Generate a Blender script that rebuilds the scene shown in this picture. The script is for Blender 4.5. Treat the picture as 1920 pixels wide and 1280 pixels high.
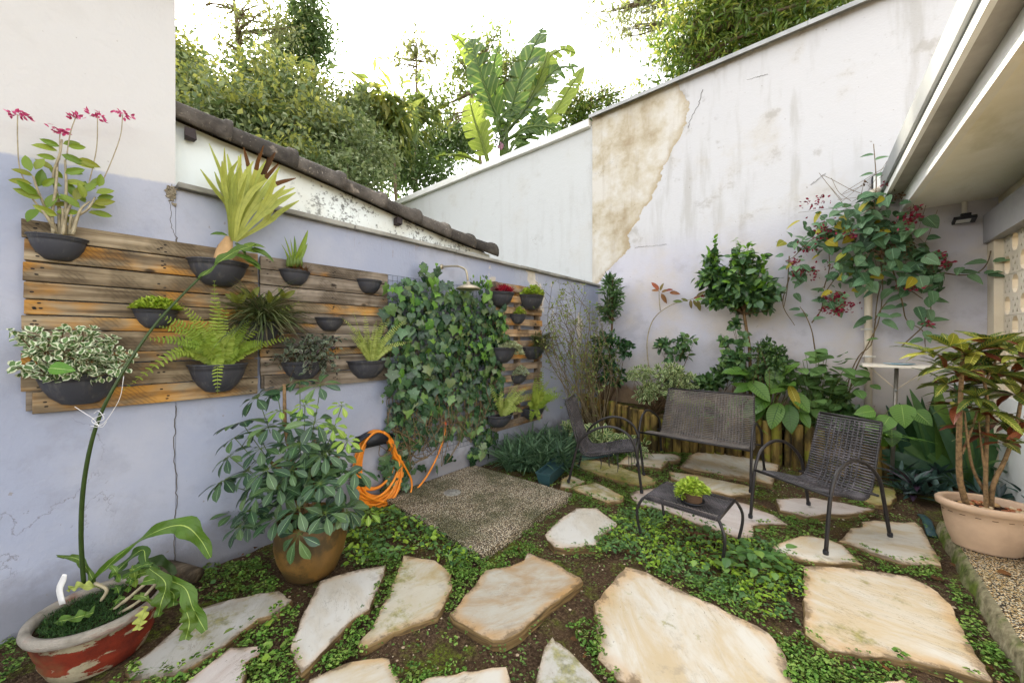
import bpy, bmesh, math, random
import numpy as np
from mathutils import Vector, Matrix

for _o in list(bpy.data.objects):
    bpy.data.objects.remove(_o, do_unlink=True)
SC = bpy.context.scene
COL = SC.collection
R = math.radians
random.seed(7)
RNG = np.random.default_rng(7)

# ------------------------------------------------------------------ camera, sky, sun, exposure
H, FPX, CX, CY = 1.5, 700.0, 960.0, 636.0
cam_d = bpy.data.cameras.new("camera")
cam_d.sensor_width = 36.0
cam_d.lens = 36.0 * FPX / 1920.0
cam_d.shift_y = -4.0 / 1920.0
cam_d.clip_start = 0.05
cam_d.clip_end = 500.0
cam = bpy.data.objects.new("camera", cam_d)
COL.objects.link(cam)
cam.location = (0, 0, H)
cam.rotation_euler = (R(90), 0, R(40))
SC.camera = cam

SUN_FROM = Vector((-0.788, 0.287, 0.60)).normalized()
w = bpy.data.worlds.new("World")
SC.world = w
w.use_nodes = True
nt = w.node_tree
nt.nodes.clear()
sky = nt.nodes.new("ShaderNodeTexSky")
sky.sky_type = 'NISHITA'
sky.sun_disc = False
sky.sun_elevation = math.asin(SUN_FROM.z)
sky.sun_rotation = math.atan2(SUN_FROM.x, SUN_FROM.y)
sky.air_density = 1.0
sky.dust_density = 2.0
sky.ozone_density = 1.0
hs = nt.nodes.new("ShaderNodeHueSaturation")
hs.inputs['Saturation'].default_value = 0.10
bg = nt.nodes.new("ShaderNodeBackground")
bg.inputs['Strength'].default_value = 0.15
wo = nt.nodes.new("ShaderNodeOutputWorld")
nt.links.new(sky.outputs[0], hs.inputs['Color'])
nt.links.new(hs.outputs[0], bg.inputs['Color'])
nt.links.new(bg.outputs[0], wo.inputs['Surface'])

sun_d = bpy.data.lights.new("sun", 'SUN')
sun_d.energy = 3.6
sun_d.angle = R(4)
sun_d.color = (1.0, 0.90, 0.74)
sun = bpy.data.objects.new("sun", sun_d)
COL.objects.link(sun)
sun.rotation_euler = SUN_FROM.to_track_quat('Z', 'Y').to_euler()
sun.location = (0, 0, 12)

SC.view_settings.view_transform = 'Standard'
SC.view_settings.look = 'None'
SC.view_settings.exposure = 2.33
SC.view_settings.gamma = 1.0
SC.view_settings.use_curve_mapping = False
SC.render.engine = 'CYCLES'
SC.cycles.max_bounces = 6
SC.cycles.diffuse_bounces = 3
SC.cycles.glossy_bounces = 2
SC.cycles.transmission_bounces = 3
SC.cycles.transparent_max_bounces = 4
SC.cycles.use_denoising = True
SC.cycles.sample_clamp_indirect = 6.0
SC.cycles.use_adaptive_sampling = True
SC.cycles.adaptive_threshold = 0.02
SC.cycles.caustics_reflective = False
SC.cycles.caustics_refractive = False

# ------------------------------------------------------------------ pixel -> place helpers (real planes of the yard)
XL, YB = -3.135, 6.15            # garden wall on the left, rear wall
C40, S40 = math.cos(R(40)), math.sin(R(40))


def ray(px, py):
    a = (px - CX) / FPX
    return Vector((a * C40 - S40, a * S40 + C40, (CY - py) / FPX))


def G(px, py, z=0.0):
    r = ray(px, py)
    return Vector((0, 0, H)) + r * ((z - H) / r.z)


def LW(px, py, o=0.0):
    r = ray(px, py)
    return Vector((0, 0, H)) + r * ((XL + o) / r.x)


def BW(px, py, o=0.0):
    r = ray(px, py)
    return Vector((0, 0, H)) + r * ((YB - o) / r.y)


def AT(px, py, d):
    return Vector((0, 0, H)) + ray(px, py) * d


def PIX(p):
    cx = p[0] * C40 + p[1] * S40
    cz = max(1e-3, -p[0] * S40 + p[1] * C40)
    return CX + FPX * cx / cz, CY - FPX * (p[2] - H) / cz


def V(*a):
    return np.array(a, dtype=float)


# ------------------------------------------------------------------ mesh collector
class MB:
    def __init__(s):
        s.v, s.f, s.uv, s.r, s.n = [], [], [], [], 0

    def add(s, v, f, uv=None, rnd=0.0):
        v = np.asarray(v, dtype=np.float32).reshape(-1, 3)
        s.v.append(v)
        fs = f if isinstance(f, list) and len(f) and isinstance(f[0], np.ndarray) else None
        if fs is None:
            by = {}
            for q in f:
                by.setdefault(len(q), []).append(q)
            fs = [np.array(x, dtype=np.int64) for x in by.values()]
        for q in fs:
            s.f.append(q + s.n)
        s.uv.append(np.zeros((len(v), 3), np.float32) if uv is None else np.asarray(uv, np.float32).reshape(-1, 3))
        s.r.append(np.full(len(v), rnd, np.float32) if np.isscalar(rnd) else np.asarray(rnd, np.float32))
        s.n += len(v)
        return s

    def mesh(s, name, smooth=True):
        me = bpy.data.meshes.new(name)
        v = np.concatenate(s.v)
        nl = sum(q.size for q in s.f)
        npoly = sum(len(q) for q in s.f)
        me.vertices.add(len(v))
        me.vertices.foreach_set('co', v.ravel())
        me.loops.add(nl)
        me.loops.foreach_set('vertex_index', np.concatenate([q.ravel() for q in s.f]).astype(np.int32))
        tot = np.concatenate([np.full(len(q), q.shape[1]) for q in s.f])
        st = np.concatenate([[0], np.cumsum(tot)[:-1]])
        me.polygons.add(npoly)
        me.polygons.foreach_set('loop_start', st.astype(np.int32))
        me.polygons.foreach_set('use_smooth', np.full(npoly, smooth, dtype=bool))
        a = me.attributes.new('rnd', 'FLOAT', 'POINT')
        a.data.foreach_set('value', np.concatenate(s.r))
        b = me.attributes.new('luv', 'FLOAT_VECTOR', 'POINT')
        b.data.foreach_set('vector', np.concatenate(s.uv).ravel())
        me.update(calc_edges=True)
        return me

    # ---- primitives
    def box(s, c, size, rot=None, jit=0.0, rnd=0.0):
        c = np.array(c, float)
        hx, hy, hz = [q / 2 for q in size]
        v = np.array([[x, y, z] for x in (-hx, hx) for y in (-hy, hy) for z in (-hz, hz)], float)
        if jit:
            v += RNG.normal(0, jit, v.shape)
        if rot is not None:
            v = v @ np.array(rot.to_3x3()).T
        f = [(0, 1, 3, 2), (4, 6, 7, 5), (0, 4, 5, 1), (2, 3, 7, 6), (0, 2, 6, 4), (1, 5, 7, 3)]
        return s.add(v + c, f, rnd=rnd)

    def tube(s, pts, rad, seg=8, cap=True, rnd=0.0, flat=None):
        P = np.array([tuple(p) for p in pts], float)
        n = len(P)
        rr = np.full(n, rad, float) if np.isscalar(rad) else np.interp(np.linspace(0, 1, n), np.linspace(0, 1, len(rad)), rad)
        T = np.gradient(P, axis=0)
        T /= np.linalg.norm(T, axis=1)[:, None] + 1e-12
        ref = V(0, 0, 1) if abs(T[0][2]) < 0.9 else V(1, 0, 0)
        u = np.cross(ref, T[0])
        u /= np.linalg.norm(u)
        a = np.linspace(0, 2 * np.pi, seg, endpoint=False)
        ca, sa = np.cos(a), np.sin(a)
        vs = []
        for i in range(n):
            u = u - T[i] * np.dot(u, T[i])
            u /= np.linalg.norm(u) + 1e-12
            b = np.cross(T[i], u)
            fl = 1.0 if flat is None else flat
            vs.append(P[i] + rr[i] * (np.outer(ca, u) + fl * np.outer(sa, b)))
        vs = np.concatenate(vs)
        i = np.arange(n - 1)[:, None] * seg
        j = np.arange(seg)[None, :]
        k = (j + 1) % seg
        q = np.stack([i + j, i + k, i + seg + k, i + seg + j], -1).reshape(-1, 4)
        uv = np.zeros((n * seg, 3))
        uv[:, 0] = np.repeat(np.linspace(0, 1, n), seg)
        uv[:, 1] = np.tile(np.linspace(-1, 1, seg), n)
        fs = [q]
        if cap:
            fs.append(np.array([list(range(seg))[::-1], [(n - 1) * seg + x for x in range(seg)]]))
        return s.add(vs, fs, uv, rnd)

    def lathe(s, prof, c=(0, 0, 0), seg=32, a0=0.0, a1=360.0, sx=1.0, sy=1.0, close_back=False, rnd=0.0):
        full = abs(a1 - a0) >= 359.9
        na = seg if full else seg + 1
        a = np.radians(np.linspace(a0, a1, seg, endpoint=False) if full else np.linspace(a0, a1, seg + 1))
        v = []
        for r, z in prof:
            v.append(np.stack([c[0] + sx * r * np.cos(a), c[1] + sy * r * np.sin(a), np.full(na, c[2] + z)], -1))
        v = np.concatenate(v)
        q = []
        m = len(prof)
        for i in range(m - 1):
            for j in range(na if full else na - 1):
                k = (j + 1) % na
                q.append((i * na + j, i * na + k, (i + 1) * na + k, (i + 1) * na + j))
        fs = [np.array(q)]
        s.add(v, fs, rnd=rnd)
        return s


def empty(name, loc=(0, 0, 0), rz=0.0):
    o = bpy.data.objects.new(name, None)
    o.empty_display_size = 0.1
    COL.objects.link(o)
    o.location = loc
    o.rotation_euler = (0, 0, rz)
    return o


def tag(o, label=None, cat=None, group=None, kind=None):
    if label: o['label'] = label
    if cat: o['category'] = cat
    if group: o['group'] = group
    if kind: o['kind'] = kind
    return o


def thing(name, label, cat, loc=(0, 0, 0), rz=0.0, group=None):
    return tag(empty(name, loc, rz), label, cat, group)


def adopt(o, parent, world=True):
    """parent without moving; parents are only translated/rotated empties"""
    o.parent = parent
    if world:
        m = Matrix.Translation(parent.location) @ parent.rotation_euler.to_matrix().to_4x4()
        o.matrix_parent_inverse = m.inverted()
        if parent.parent:
            o.matrix_parent_inverse = m.inverted()
    return o


def obj(name, mb, mats, parent=None, smooth=True, world=True, kind=None, label=None):
    me = mb.mesh(name, smooth) if isinstance(mb, MB) else mb
    if not len(me.materials):
        for m in (mats if isinstance(mats, (list, tuple)) else [mats]):
            me.materials.append(m)
    o = bpy.data.objects.new(name, me)
    COL.objects.link(o)
    if parent is not None:
        adopt(o, parent, world)
    if kind: o['kind'] = kind
    if label: o['label'] = label
    return o


def bevel(o, wd=0.004, seg=2, ang=40):
    m = o.modifiers.new('bevel', 'BEVEL')
    m.width = wd
    m.segments = seg
    m.limit_method = 'ANGLE'
    m.angle_limit = R(ang)
    return o


def smoothpts(pts, n=24):
    """Catmull-Rom through the points"""
    P = np.array([tuple(p) for p in pts], float)
    if len(P) < 3:
        t = np.linspace(0, 1, n)[:, None]
        return P[0] * (1 - t) + P[-1] * t
    Q = np.vstack([2 * P[0] - P[1], P, 2 * P[-1] - P[-2]])
    out = []
    m = len(P) - 1
    for t in np.linspace(0, m - 1e-9, n):
        i = int(t)
        u = t - i
        a, b, c_, d = Q[i], Q[i + 1], Q[i + 2], Q[i + 3]
        out.append(0.5 * ((2 * b) + (c_ - a) * u + (2 * a - 5 * b + 4 * c_ - d) * u * u + (3 * b - a - 3 * c_ + d) * u ** 3))
    return np.array(out)


# ------------------------------------------------------------------ node helpers
def lin(h):
    h = h.lstrip('#')
    o = []
    for i in (0, 2, 4):
        c_ = int(h[i:i + 2], 16) / 255
        o.append(c_ / 12.92 if c_ <= 0.04045 else ((c_ + 0.055) / 1.055) ** 2.4)
    return (*o, 1.0)


class MT:
    def __init__(s, name):
        s.m = bpy.data.materials.new(name)
        s.m.use_nodes = True
        s.t = s.m.node_tree
        s.t.nodes.clear()
        s.out = s.t.nodes.new('ShaderNodeOutputMaterial')

    def put(s, sock, val):
        if hasattr(val, 'is_linked') or hasattr(val, 'links'):
            s.t.links.new(val, sock)
        elif isinstance(val, str):
            sock.default_value = lin(val)
        else:
            sock.default_value = val

    def n(s, typ, ins=None, **props):
        nd = s.t.nodes.new('ShaderNode' + typ)
        for k, v_ in props.items():
            setattr(nd, k, v_)
        for k, v_ in (ins or {}).items():
            s.put(nd.inputs[k], v_)
        return nd

    def math(s, op, a, b=0.0, c_=0.0, clamp=False):
        nd = s.n('Math', {0: a, 1: b, 2: c_}, operation=op, use_clamp=clamp)
        return nd.outputs[0]

    def pos(s):
        return s.n('NewGeometry').outputs['Position']

    def oco(s):
        return s.n('TexCoord').outputs['Object']

    def sep(s, v_):
        nd = s.n('SeparateXYZ', {0: v_})
        return nd.outputs[0], nd.outputs[1], nd.outputs[2]

    def comb(s, x, y, z):
        return s.n('CombineXYZ', {0: x, 1: y, 2: z}).outputs[0]

    def vadd(s, a, b):
        return s.n('VectorMath', {0: a, 1: b}, operation='ADD').outputs[0]

    def vscale(s, a, xyz):
        return s.n('VectorMath', {0: a, 1: xyz}, operation='MULTIPLY').outputs[0]

    def noise(s, vec, scale, detail=4.0, rough=0.55, dist=0.0, color=False):
        nd = s.n('TexNoise', {'Vector': vec, 'Scale': scale, 'Detail': detail, 'Roughness': rough, 'Distortion': dist})
        return nd.outputs['Color' if color else 'Fac']

    def voro(s, vec, scale, feature='F1', out='Distance', rand=1.0):
        nd = s.n('TexVoronoi', {'Vector': vec, 'Scale': scale, 'Randomness': rand}, feature=feature)
        return nd.outputs[out]

    def ramp(s, fac, stops, interp='LINEAR'):
        nd = s.n('ValToRGB', {0: fac})
        cr = nd.color_ramp
        cr.interpolation = interp
        while len(cr.elements) < len(stops):
            cr.elements.new(0.5)
        for e, (p, c_) in zip(cr.elements, stops):
            e.position = p
            e.color = lin(c_) if isinstance(c_, str) else ((c_, c_, c_, 1) if np.isscalar(c_) else c_)
        return nd.outputs[0]

    def step(s, fac, a, b):
        """0 below a, 1 above b"""
        nd = s.n('MapRange', {'Value': fac, 'From Min': a, 'From Max': b, 'To Min': 0.0, 'To Max': 1.0})
        nd.clamp = True
        nd.interpolation_type = 'SMOOTHSTEP'
        return nd.outputs[0]

    def mix(s, fac, a, b, mode='MIX'):
        nd = s.n('Mix', data_type='RGBA', blend_type=mode)
        s.put(nd.inputs[0], fac)
        s.put(nd.inputs[6], a)
        s.put(nd.inputs[7], b)
        return nd.outputs[2]

    def bump(s, h, strength=0.3, dist=0.01, normal=None):
        ins = {'Height': h, 'Strength': strength, 'Distance': dist}
        if normal is not None:
            ins['Normal'] = normal
        return s.n('Bump', ins).outputs[0]

    def attr(s, name):
        return s.n('Attribute', attribute_name=name)

    def orand(s):
        return s.n('ObjectInfo').outputs['Random']

    def ooff(s, k=13.0):
        r = s.orand()
        return s.comb(s.math('MULTIPLY', r, k), s.math('MULTIPLY', r, -k * 1.7), s.math('MULTIPLY', r, k * 0.6))

    def pbr(s, col, rough=0.7, normal=None, metal=0.0, spec=0.4, **kw):
        ins = {'Base Color': col, 'Roughness': rough, 'Metallic': metal, 'Specular IOR Level': spec}
        if normal is not None:
            ins['Normal'] = normal
        ins.update(kw)
        nd = s.n('BsdfPrincipled', ins)
        s.t.links.new(nd.outputs[0], s.out.inputs[0])
        return nd


def plain(name, c, rough=0.6, metal=0.0, spec=0.4, var=0.12, scale=12.0, bmp=0.1):
    m = MT(name)
    p = m.oco()
    nz = m.noise(p, scale, 5)
    d = m.mix(m.step(nz, 0.35, 0.7), c, m.mix(var, c, '000000'))
    m.pbr(d, m.math('ADD', m.math('MULTIPLY', nz, 0.15), rough - 0.07), m.bump(m.noise(p, scale * 6, 3), bmp, 0.003), metal, spec)
    return m.m


def leafmat(name, cols, vein=None, edge=None, rough=0.42, trans=0.3, spec=0.35, lateral=0.0, blotch=None):
    """cols: list of leaf colours picked per leaf; vein=(colour, halfwidth, lateral strength); edge=(colour, start)"""
    m = MT(name)
    r = m.math('FRACT', m.math('ADD', m.attr('rnd').outputs['Fac'], m.orand()))
    n_ = len(cols)
    c = m.ramp(r, [(i / max(1, n_ - 1), q) for i, q in enumerate(cols)]) if n_ > 1 else m.n('RGB').outputs[0]
    if n_ == 1:
        c.node.outputs[0].default_value = lin(cols[0])
    x, y, z = m.sep(m.attr('luv').outputs['Vector'])
    ay = m.math('ABSOLUTE', y)
    nz = m.noise(m.oco(), 30.0, 3)
    c = m.mix(m.math('MULTIPLY', m.step(nz, 0.4, 0.75), 0.35), c, m.mix(0.5, c, '202808'))
    h = m.math('MULTIPLY', ay, 0.5)
    if edge:
        e = m.step(m.math('ADD', ay, m.math('MULTIPLY', nz, 0.5)), edge[1] + 0.2, edge[1] + 0.34)
        c = m.mix(e, c, edge[0])
    if vein:
        mid = m.math('SUBTRACT', 1.0, m.step(ay, vein[1] * 0.5, vein[1] * 1.4))
        v_ = mid
        k = m.math('FRACT', m.math('MULTIPLY', m.math('SUBTRACT', x, m.math('MULTIPLY', ay, 0.16)), 11.0))
        lt = m.math('SUBTRACT', 1.0, m.step(m.math('ABSOLUTE', m.math('SUBTRACT', k, 0.5)), 0.04, 0.2))
        if vein[2] > 0:
            v_ = m.math('MAXIMUM', mid, m.math('MULTIPLY', lt, vein[2]))
        c = m.mix(v_, c, vein[0])
        h = m.math('ADD', h, m.math('MULTIPLY', lt, -0.35))
    if blotch:
        b = m.step(m.noise(m.vadd(m.oco(), m.ooff()), blotch[1], 3), blotch[2], blotch[2] + 0.06)
        c = m.mix(b, c, blotch[0])
    bs = m.n('BsdfPrincipled', {'Base Color': c, 'Roughness': rough, 'Specular IOR Level': spec, 'Normal': m.bump(h, 0.35, 0.01)})
    tr = m.n('BsdfTranslucent', {'Color': m.mix(0.35, c, m.mix(1.0, c, 'e6e04a', 'MULTIPLY'))})
    mx = m.n('MixShader', {0: trans})
    m.t.links.new(bs.outputs[0], mx.inputs[1])
    m.t.links.new(tr.outputs[0], mx.inputs[2])
    m.t.links.new(mx.outputs[0], m.out.inputs[0])
    return m.m


# ------------------------------------------------------------------ leaf templates: (verts, faces, uv); length 1 along +X, normal +Z
def tm_strip(prof, fold=0.15, droop=0.0, wave=0.0, twist=0.0):
    v, uv, f = [], [], []
    for i, (u, hw) in enumerate(prof):
        zz = -droop * u * u
        xx = u * (1 - 0.25 * abs(droop) * u)
        wv = wave * math.sin(u * 17.0)
        for sgn in (-1, 0, 1):
            v.append((xx, sgn * hw, zz + abs(sgn) * hw * fold + (wv * sgn if sgn else 0)))
            uv.append((u, sgn, 0))
    for i in range(len(prof) - 1):
        a = i * 3
        f += [(a, a + 3, a + 4, a + 1), (a + 1, a + 4, a + 5, a + 2)]
    return np.array(v), f, np.array(uv)


def tm_fan(pts, c=(0.45, 0), cup=0.1, droop=0.0):
    v = [(c[0], c[1], 0.0)]
    uv = [(c[0], 0, 0)]
    for x, y in pts:
        rr = math.hypot(x - c[0], y - c[1])
        v.append((x, y, cup * rr * rr * 2 - droop * max(0, x) ** 2))
        uv.append((x, 1 if abs(y) > 0.02 else 0.3, 0))
    n_ = len(pts)
    f = [(0, i + 1, (i + 1) % n_ + 1) for i in range(n_)]
    return np.array(v), f, np.array(uv)


def mirror(half):
    return half + [(x, -y) for x, y in half[::-1] if abs(y) > 1e-6]


def prof(kind, n=6):
    o = []
    for i in range(n + 1):
        u = i / n
        if kind == 'lance': hw = 0.13 * (math.sin(math.pi * u ** 0.8)) ** 0.8
        elif kind == 'oval': hw = 0.27 * (math.sin(math.pi * u ** 0.85)) ** 0.7
        elif kind == 'round': hw = 0.40 * (math.sin(math.pi * u ** 0.9)) ** 0.6
        elif kind == 'obov': hw = 0.21 * (math.sin(math.pi * u ** 1.5)) ** 0.7
        elif kind == 'strap': hw = 0.035 * (1 - u ** 3) + 0.004
        elif kind == 'sword': hw = 0.06 * (math.sin(math.pi * (0.12 + 0.88 * u) ** 0.8)) ** 0.7
        elif kind == 'needle': hw = 0.05 * (1 - u)
        elif kind == 'heart': hw = 0.42 * (math.sin(math.pi * min(1, 0.12 + 0.88 * u) ** 0.7)) ** 0.9
        elif kind == 'banana': hw = 0.15 * (math.sin(math.pi * min(1, 0.04 + 0.96 * u) ** 0.9)) ** 0.5
        o.append((u, max(hw, 0.003)))
    return o


T = {
    'pinna': tm_strip([(0, .10), (.3, .17), (.75, .15), (1, .02)], 0.2, 0.15),
    'lance': tm_strip(prof('lance', 4), 0.3, 0.15),
    'lance2': tm_strip(prof('lance', 3), 0.3, 0.3),
    'oval': tm_strip(prof('oval', 5), 0.25, 0.2),
    'ovals': tm_strip(prof('oval', 3), 0.3, 0.2),
    'round': tm_strip(prof('round', 5), 0.15, 0.2),
    'rounds': tm_strip(prof('round', 3), 0.2, 0.15),
    'obov': tm_strip(prof('obov', 6), 0.22, 0.22),
    'strap': tm_strip(prof('strap', 7), 0.4, 0.55),
    'strapup': tm_strip(prof('strap', 6), 0.5, 0.2),
    'sword': tm_strip(prof('sword', 7), 0.3, 0.12),
    'swordb': tm_strip(prof('sword', 8), 0.3, 0.6),
    'needle': tm_strip(prof('needle', 2), 0.3, 0.1),
    'heart': tm_strip([(0, 0.16)] + prof('heart', 7)[1:], 0.15, 0.18),
    'big': tm_strip(prof('oval', 9), 0.22, 0.3, 0.012),
    'croton': tm_strip(prof('lance', 6), 0.25, 0.3, 0.01),
    'quad': tm_strip([(0, 0.02), (0.45, 0.24), (1, 0.01)], 0.3, 0.2),
    'quadl': tm_strip([(0, 0.02), (0.4, 0.13), (1, 0.01)], 0.3, 0.25),
    'ivy': tm_fan(mirror([(0.0, 0.0), (-0.12, 0.20), (-0.05, 0.42), (0.22, 0.36), (0.33, 0.58), (0.55, 0.36), (0.66, 0.2), (1.0, 0.0)]), (0.3, 0), -0.12, 0.12),
    'ivy2': tm_fan(mirror([(0.0, 0.0), (-0.13, 0.25), (0.05, 0.46), (0.32, 0.42), (0.6, 0.26), (0.97, 0.0)]), (0.3, 0), -0.1, 0.2),
}
_h = [(0.0, 0.0), (0.5, 0.42), (0.85, 0.40), (1.0, 0.2), (0.88, 0.0)]


def _clover():
    vs, fs, us = [], [], []
    k = 0
    for i in range(3):
        a = math.radians(120 * i)
        pts = mirror(_h)
        v, f, u = tm_fan(pts[1:], (0.06, 0), 0.0)
        v = v.copy()
        v[:, 2] += 0.25 * v[:, 0] - 0.2 * v[:, 0] ** 2 - 0.12 * np.abs(v[:, 1])
        c_, s_ = math.cos(a), math.sin(a)
        vv = v.copy()
        vv[:, 0] = v[:, 0] * c_ - v[:, 1] * s_
        vv[:, 1] = v[:, 0] * s_ + v[:, 1] * c_
        vs.append(vv)
        fs += [tuple(x + k for x in q) for q in f]
        us.append(u)
        k += len(v)
    return np.concatenate(vs), fs, np.concatenate(us)


T['clover'] = _clover()


def _unit(a):
    return a / (np.linalg.norm(a, axis=-1, keepdims=True) + 1e-9)


def place(mb, tm, P, D, N_, S, rnd=None, wid=None):
    """stamp a leaf template at N places, vectorised"""
    tv, tf, tu = tm if not isinstance(tm, str) else T[tm]
    P = np.atleast_2d(np.asarray(P, float)); D = _unit(np.atleast_2d(np.asarray(D, float)))
    n = len(P)
    N_ = np.broadcast_to(np.asarray(N_, float), (n, 3))
    Z = _unit(N_ - D * np.sum(N_ * D, 1, keepdims=True) + 1e-6)
    Y = np.cross(Z, D)
    S = np.broadcast_to(np.asarray(S, float), (n,))
    W = S if wid is None else S * np.broadcast_to(np.asarray(wid, float), (n,))
    if rnd is None:
        rnd = RNG.random(n)
    v = (P[:, None, :] + S[:, None, None] * tv[None, :, 0, None] * D[:, None, :]
         + W[:, None, None] * tv[None, :, 1, None] * Y[:, None, :]
         + S[:, None, None] * tv[None, :, 2, None] * Z[:, None, :]).reshape(-1, 3)
    m = len(tv)
    off = (np.arange(n) * m)[:, None, None]
    by = {}
    for q in tf:
        by.setdefault(len(q), []).append(q)
    fs = [(np.array(x)[None] + off).reshape(-1, k) for k, x in by.items()]
    mb.add(v, fs, np.tile(tu, (n, 1)), np.repeat(np.broadcast_to(rnd, (n,)), m))
    return mb


_TM = {}


def tmesh(key, mat):
    k = (key, mat.name)
    if k not in _TM:
        tv, tf, tu = T[key]
        b = MB().add(tv, tf, tu)
        me = b.mesh('leaf', True)
        me.materials.append(mat)
        _TM[k] = me
    return _TM[k]


def leafobj(key, mat, parent, P, D, N_, S, wid=1.0, name='leaf'):
    """one leaf as an object of its own sharing mesh data"""
    o = bpy.data.objects.new(name, tmesh(key, mat))
    COL.objects.link(o)
    D = Vector(tuple(D)).normalized(); N_ = Vector(tuple(N_))
    Z = (N_ - D * N_.dot(D))
    if Z.length < 1e-4:
        Z = D.orthogonal()
    Z.normalize()
    Y = Z.cross(D)
    M = Matrix((D, Y, Z)).transposed().to_4x4() @ Matrix.Diagonal((S, S * wid, S, 1))
    M.translation = Vector(tuple(P))
    o.parent = parent
    o.matrix_parent_inverse = (Matrix.Translation(parent.location) @ parent.rotation_euler.to_matrix().to_4x4()).inverted()
    o.matrix_basis = M
    return o


def rdir(n, up=0.0):
    d = RNG.normal(0, 1, (n, 3))
    d = _unit(d)
    d[:, 2] += up
    return _unit(d)

# ================================================================== SURFACE MATERIALS
def wall_paint(name, low, high, zline, tan=None, peel=0.0, damp=0.5, slope=0.0, band=None, runs=1.0, mott=0.0, soft=.01):
    """plaster wall: painted 'low' under zline and 'high' above, patchy wear"""
    m = MT(name)
    p = m.pos()
    x, y, z = m.sep(p)
    nA = m.noise(p, 1.3, 5, 0.6)
    nB = m.noise(p, 7.0, 5, 0.6)
    nC = m.noise(m.vscale(p, (5.0, 5.0, 0.7)), 1.0, 4, 0.6)     # runs of water
    lo = m.mix(m.math('MULTIPLY', m.step(nA, 0.4, 0.65), 0.6), low, m.mix(0.3, low, 'd8d2cc'))
    lo = m.mix(m.math('MULTIPLY', m.step(m.noise(p, 2.7, 7, .68), .52, .66), .22), lo, '7f7f88')
    if mott:
        lo = m.mix(m.math('MULTIPLY', m.step(m.noise(p, 0.8, 5, .6), .42, .6), mott), lo, 'c8beb4')
        lo = m.mix(m.math('MULTIPLY', m.step(m.noise(p, 1.9, 6, .65), .5, .68), mott * .6), lo, 'a8a2a6')
    hi = m.mix(m.math('MULTIPLY', m.step(nC, 0.5, 0.72), 0.42 * runs), high, 'a39f97')
    hi = m.mix(m.math('MULTIPLY', m.step(nA, 0.52, 0.68), 0.35 * runs), hi, 'bdb4a4')
    hi = m.mix(m.math('MULTIPLY', m.step(m.noise(p, 2.6, 7, 0.7), 0.56, 0.66), 0.3 * runs), hi, '8d8881')
    zz = m.math('ADD', z, m.math('MULTIPLY', m.math('SUBTRACT', nB, 0.5), 0.05))
    zz = m.math('ADD', zz, m.math('MULTIPLY', y, slope))
    c = m.mix(m.step(zz, zline - soft, zline + soft), lo, hi)
    if tan:
        # bare render patch: x (or y) limit as a function of z
        nd = m.n('FloatCurve')
        cur = nd.mapping.curves[0]
        z0, z1 = tan['z']
        x0, x1 = tan['x']
        pts = [((q[1] - z0) / (z1 - z0), (q[0] - x0) / (x1 - x0)) for q in tan['pts']]
        pts.sort()
        cur.points[0].location = pts[0]
        cur.points[1].location = pts[-1]
        for q in pts[1:-1]:
            cur.points.new(*q)
        for q in cur.points:
            q.handle_type = 'VECTOR'
        nd.mapping.update()
        tz = m.math('DIVIDE', m.math('SUBTRACT', z, z0), z1 - z0, clamp=True)
        m.put(nd.inputs['Value'], tz)
        lim = m.math('ADD', m.math('MULTIPLY', nd.outputs[0], x1 - x0), x0)
        wob = m.math('MULTIPLY', m.math('SUBTRACT', m.noise(p, 5.0, 6, 0.65), 0.5), 0.28)
        dlt = m.math('SUBTRACT', m.math('ADD', x, wob), lim)
        mask = m.math('SUBTRACT', 1.0, m.step(dlt, -0.006, 0.006))
        rim = m.math('SUBTRACT', 1.0, m.step(m.math('ABSOLUTE', dlt), 0.0, 0.13))
        tc = m.ramp(m.noise(p, 2.2, 6, 0.65), [(0.32, 'a8987e'), (0.46, 'c2b8a4'), (0.6, 'cfcac1')])
        tc = m.mix(m.math('MULTIPLY', m.step(nC, 0.5, 0.7), 0.35), tc, '9a8668')
        tc = m.mix(m.math('MULTIPLY', rim, 0.5), tc, 'a08a64')
        c = m.mix(mask, c, tc)
        pitm = m.math('MULTIPLY', mask, -2.2)
    if peel > 0:
        pm = m.step(m.noise(m.vscale(p, (1, 1, 0.6)), 2.1, 7, 0.62), 0.665 - peel * 0.1, 0.668 - peel * 0.1)
        pm = m.math('MULTIPLY', pm, m.math('MULTIPLY', m.step(y, 2.7, 3.5), m.step(z, 1.0, 1.6)))
        c = m.mix(pm, c, m.ramp(nB, [(0.3, 'b9b0a2'), (0.7, 'd6d0c4')]))
    if peel > 0:
        dr_ = m.math('MULTIPLY', m.step(m.noise(m.vscale(p, (1, 26, 1.2)), 1.0, 5, .7), .60, .66), m.step(m.math('SUBTRACT', z, m.math('MULTIPLY', nA, .9)), 1.72, 2.0))
        dr_ = m.math('MULTIPLY', m.math('MULTIPLY', dr_, m.step(y, 1.2, 2.0)), m.step(nB, .4, .6))
        c = m.mix(m.math('MULTIPLY', dr_, .7), c, '8a7560')
    # small chips and specks
    sp = m.step(m.noise(p, 24.0, 3, 0.5), 0.735, 0.75)
    c = m.mix(m.math('MULTIPLY', sp, 0.6), c, '8d8378')
    # hairline cracks: contour lines of a noise, kept only in places
    ln = m.math('ABSOLUTE', m.math('SUBTRACT', m.noise(p, 1.1, 8, 0.62, 0.3), 0.52))
    ck = m.math('MULTIPLY', m.math('SUBTRACT', 1.0, m.step(ln, 0.0008, 0.0028)), m.step(m.noise(p, 0.9, 2), 0.62, 0.68))
    c = m.mix(m.math('MULTIPLY', ck, 0.5), c, '6d655c')
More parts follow.
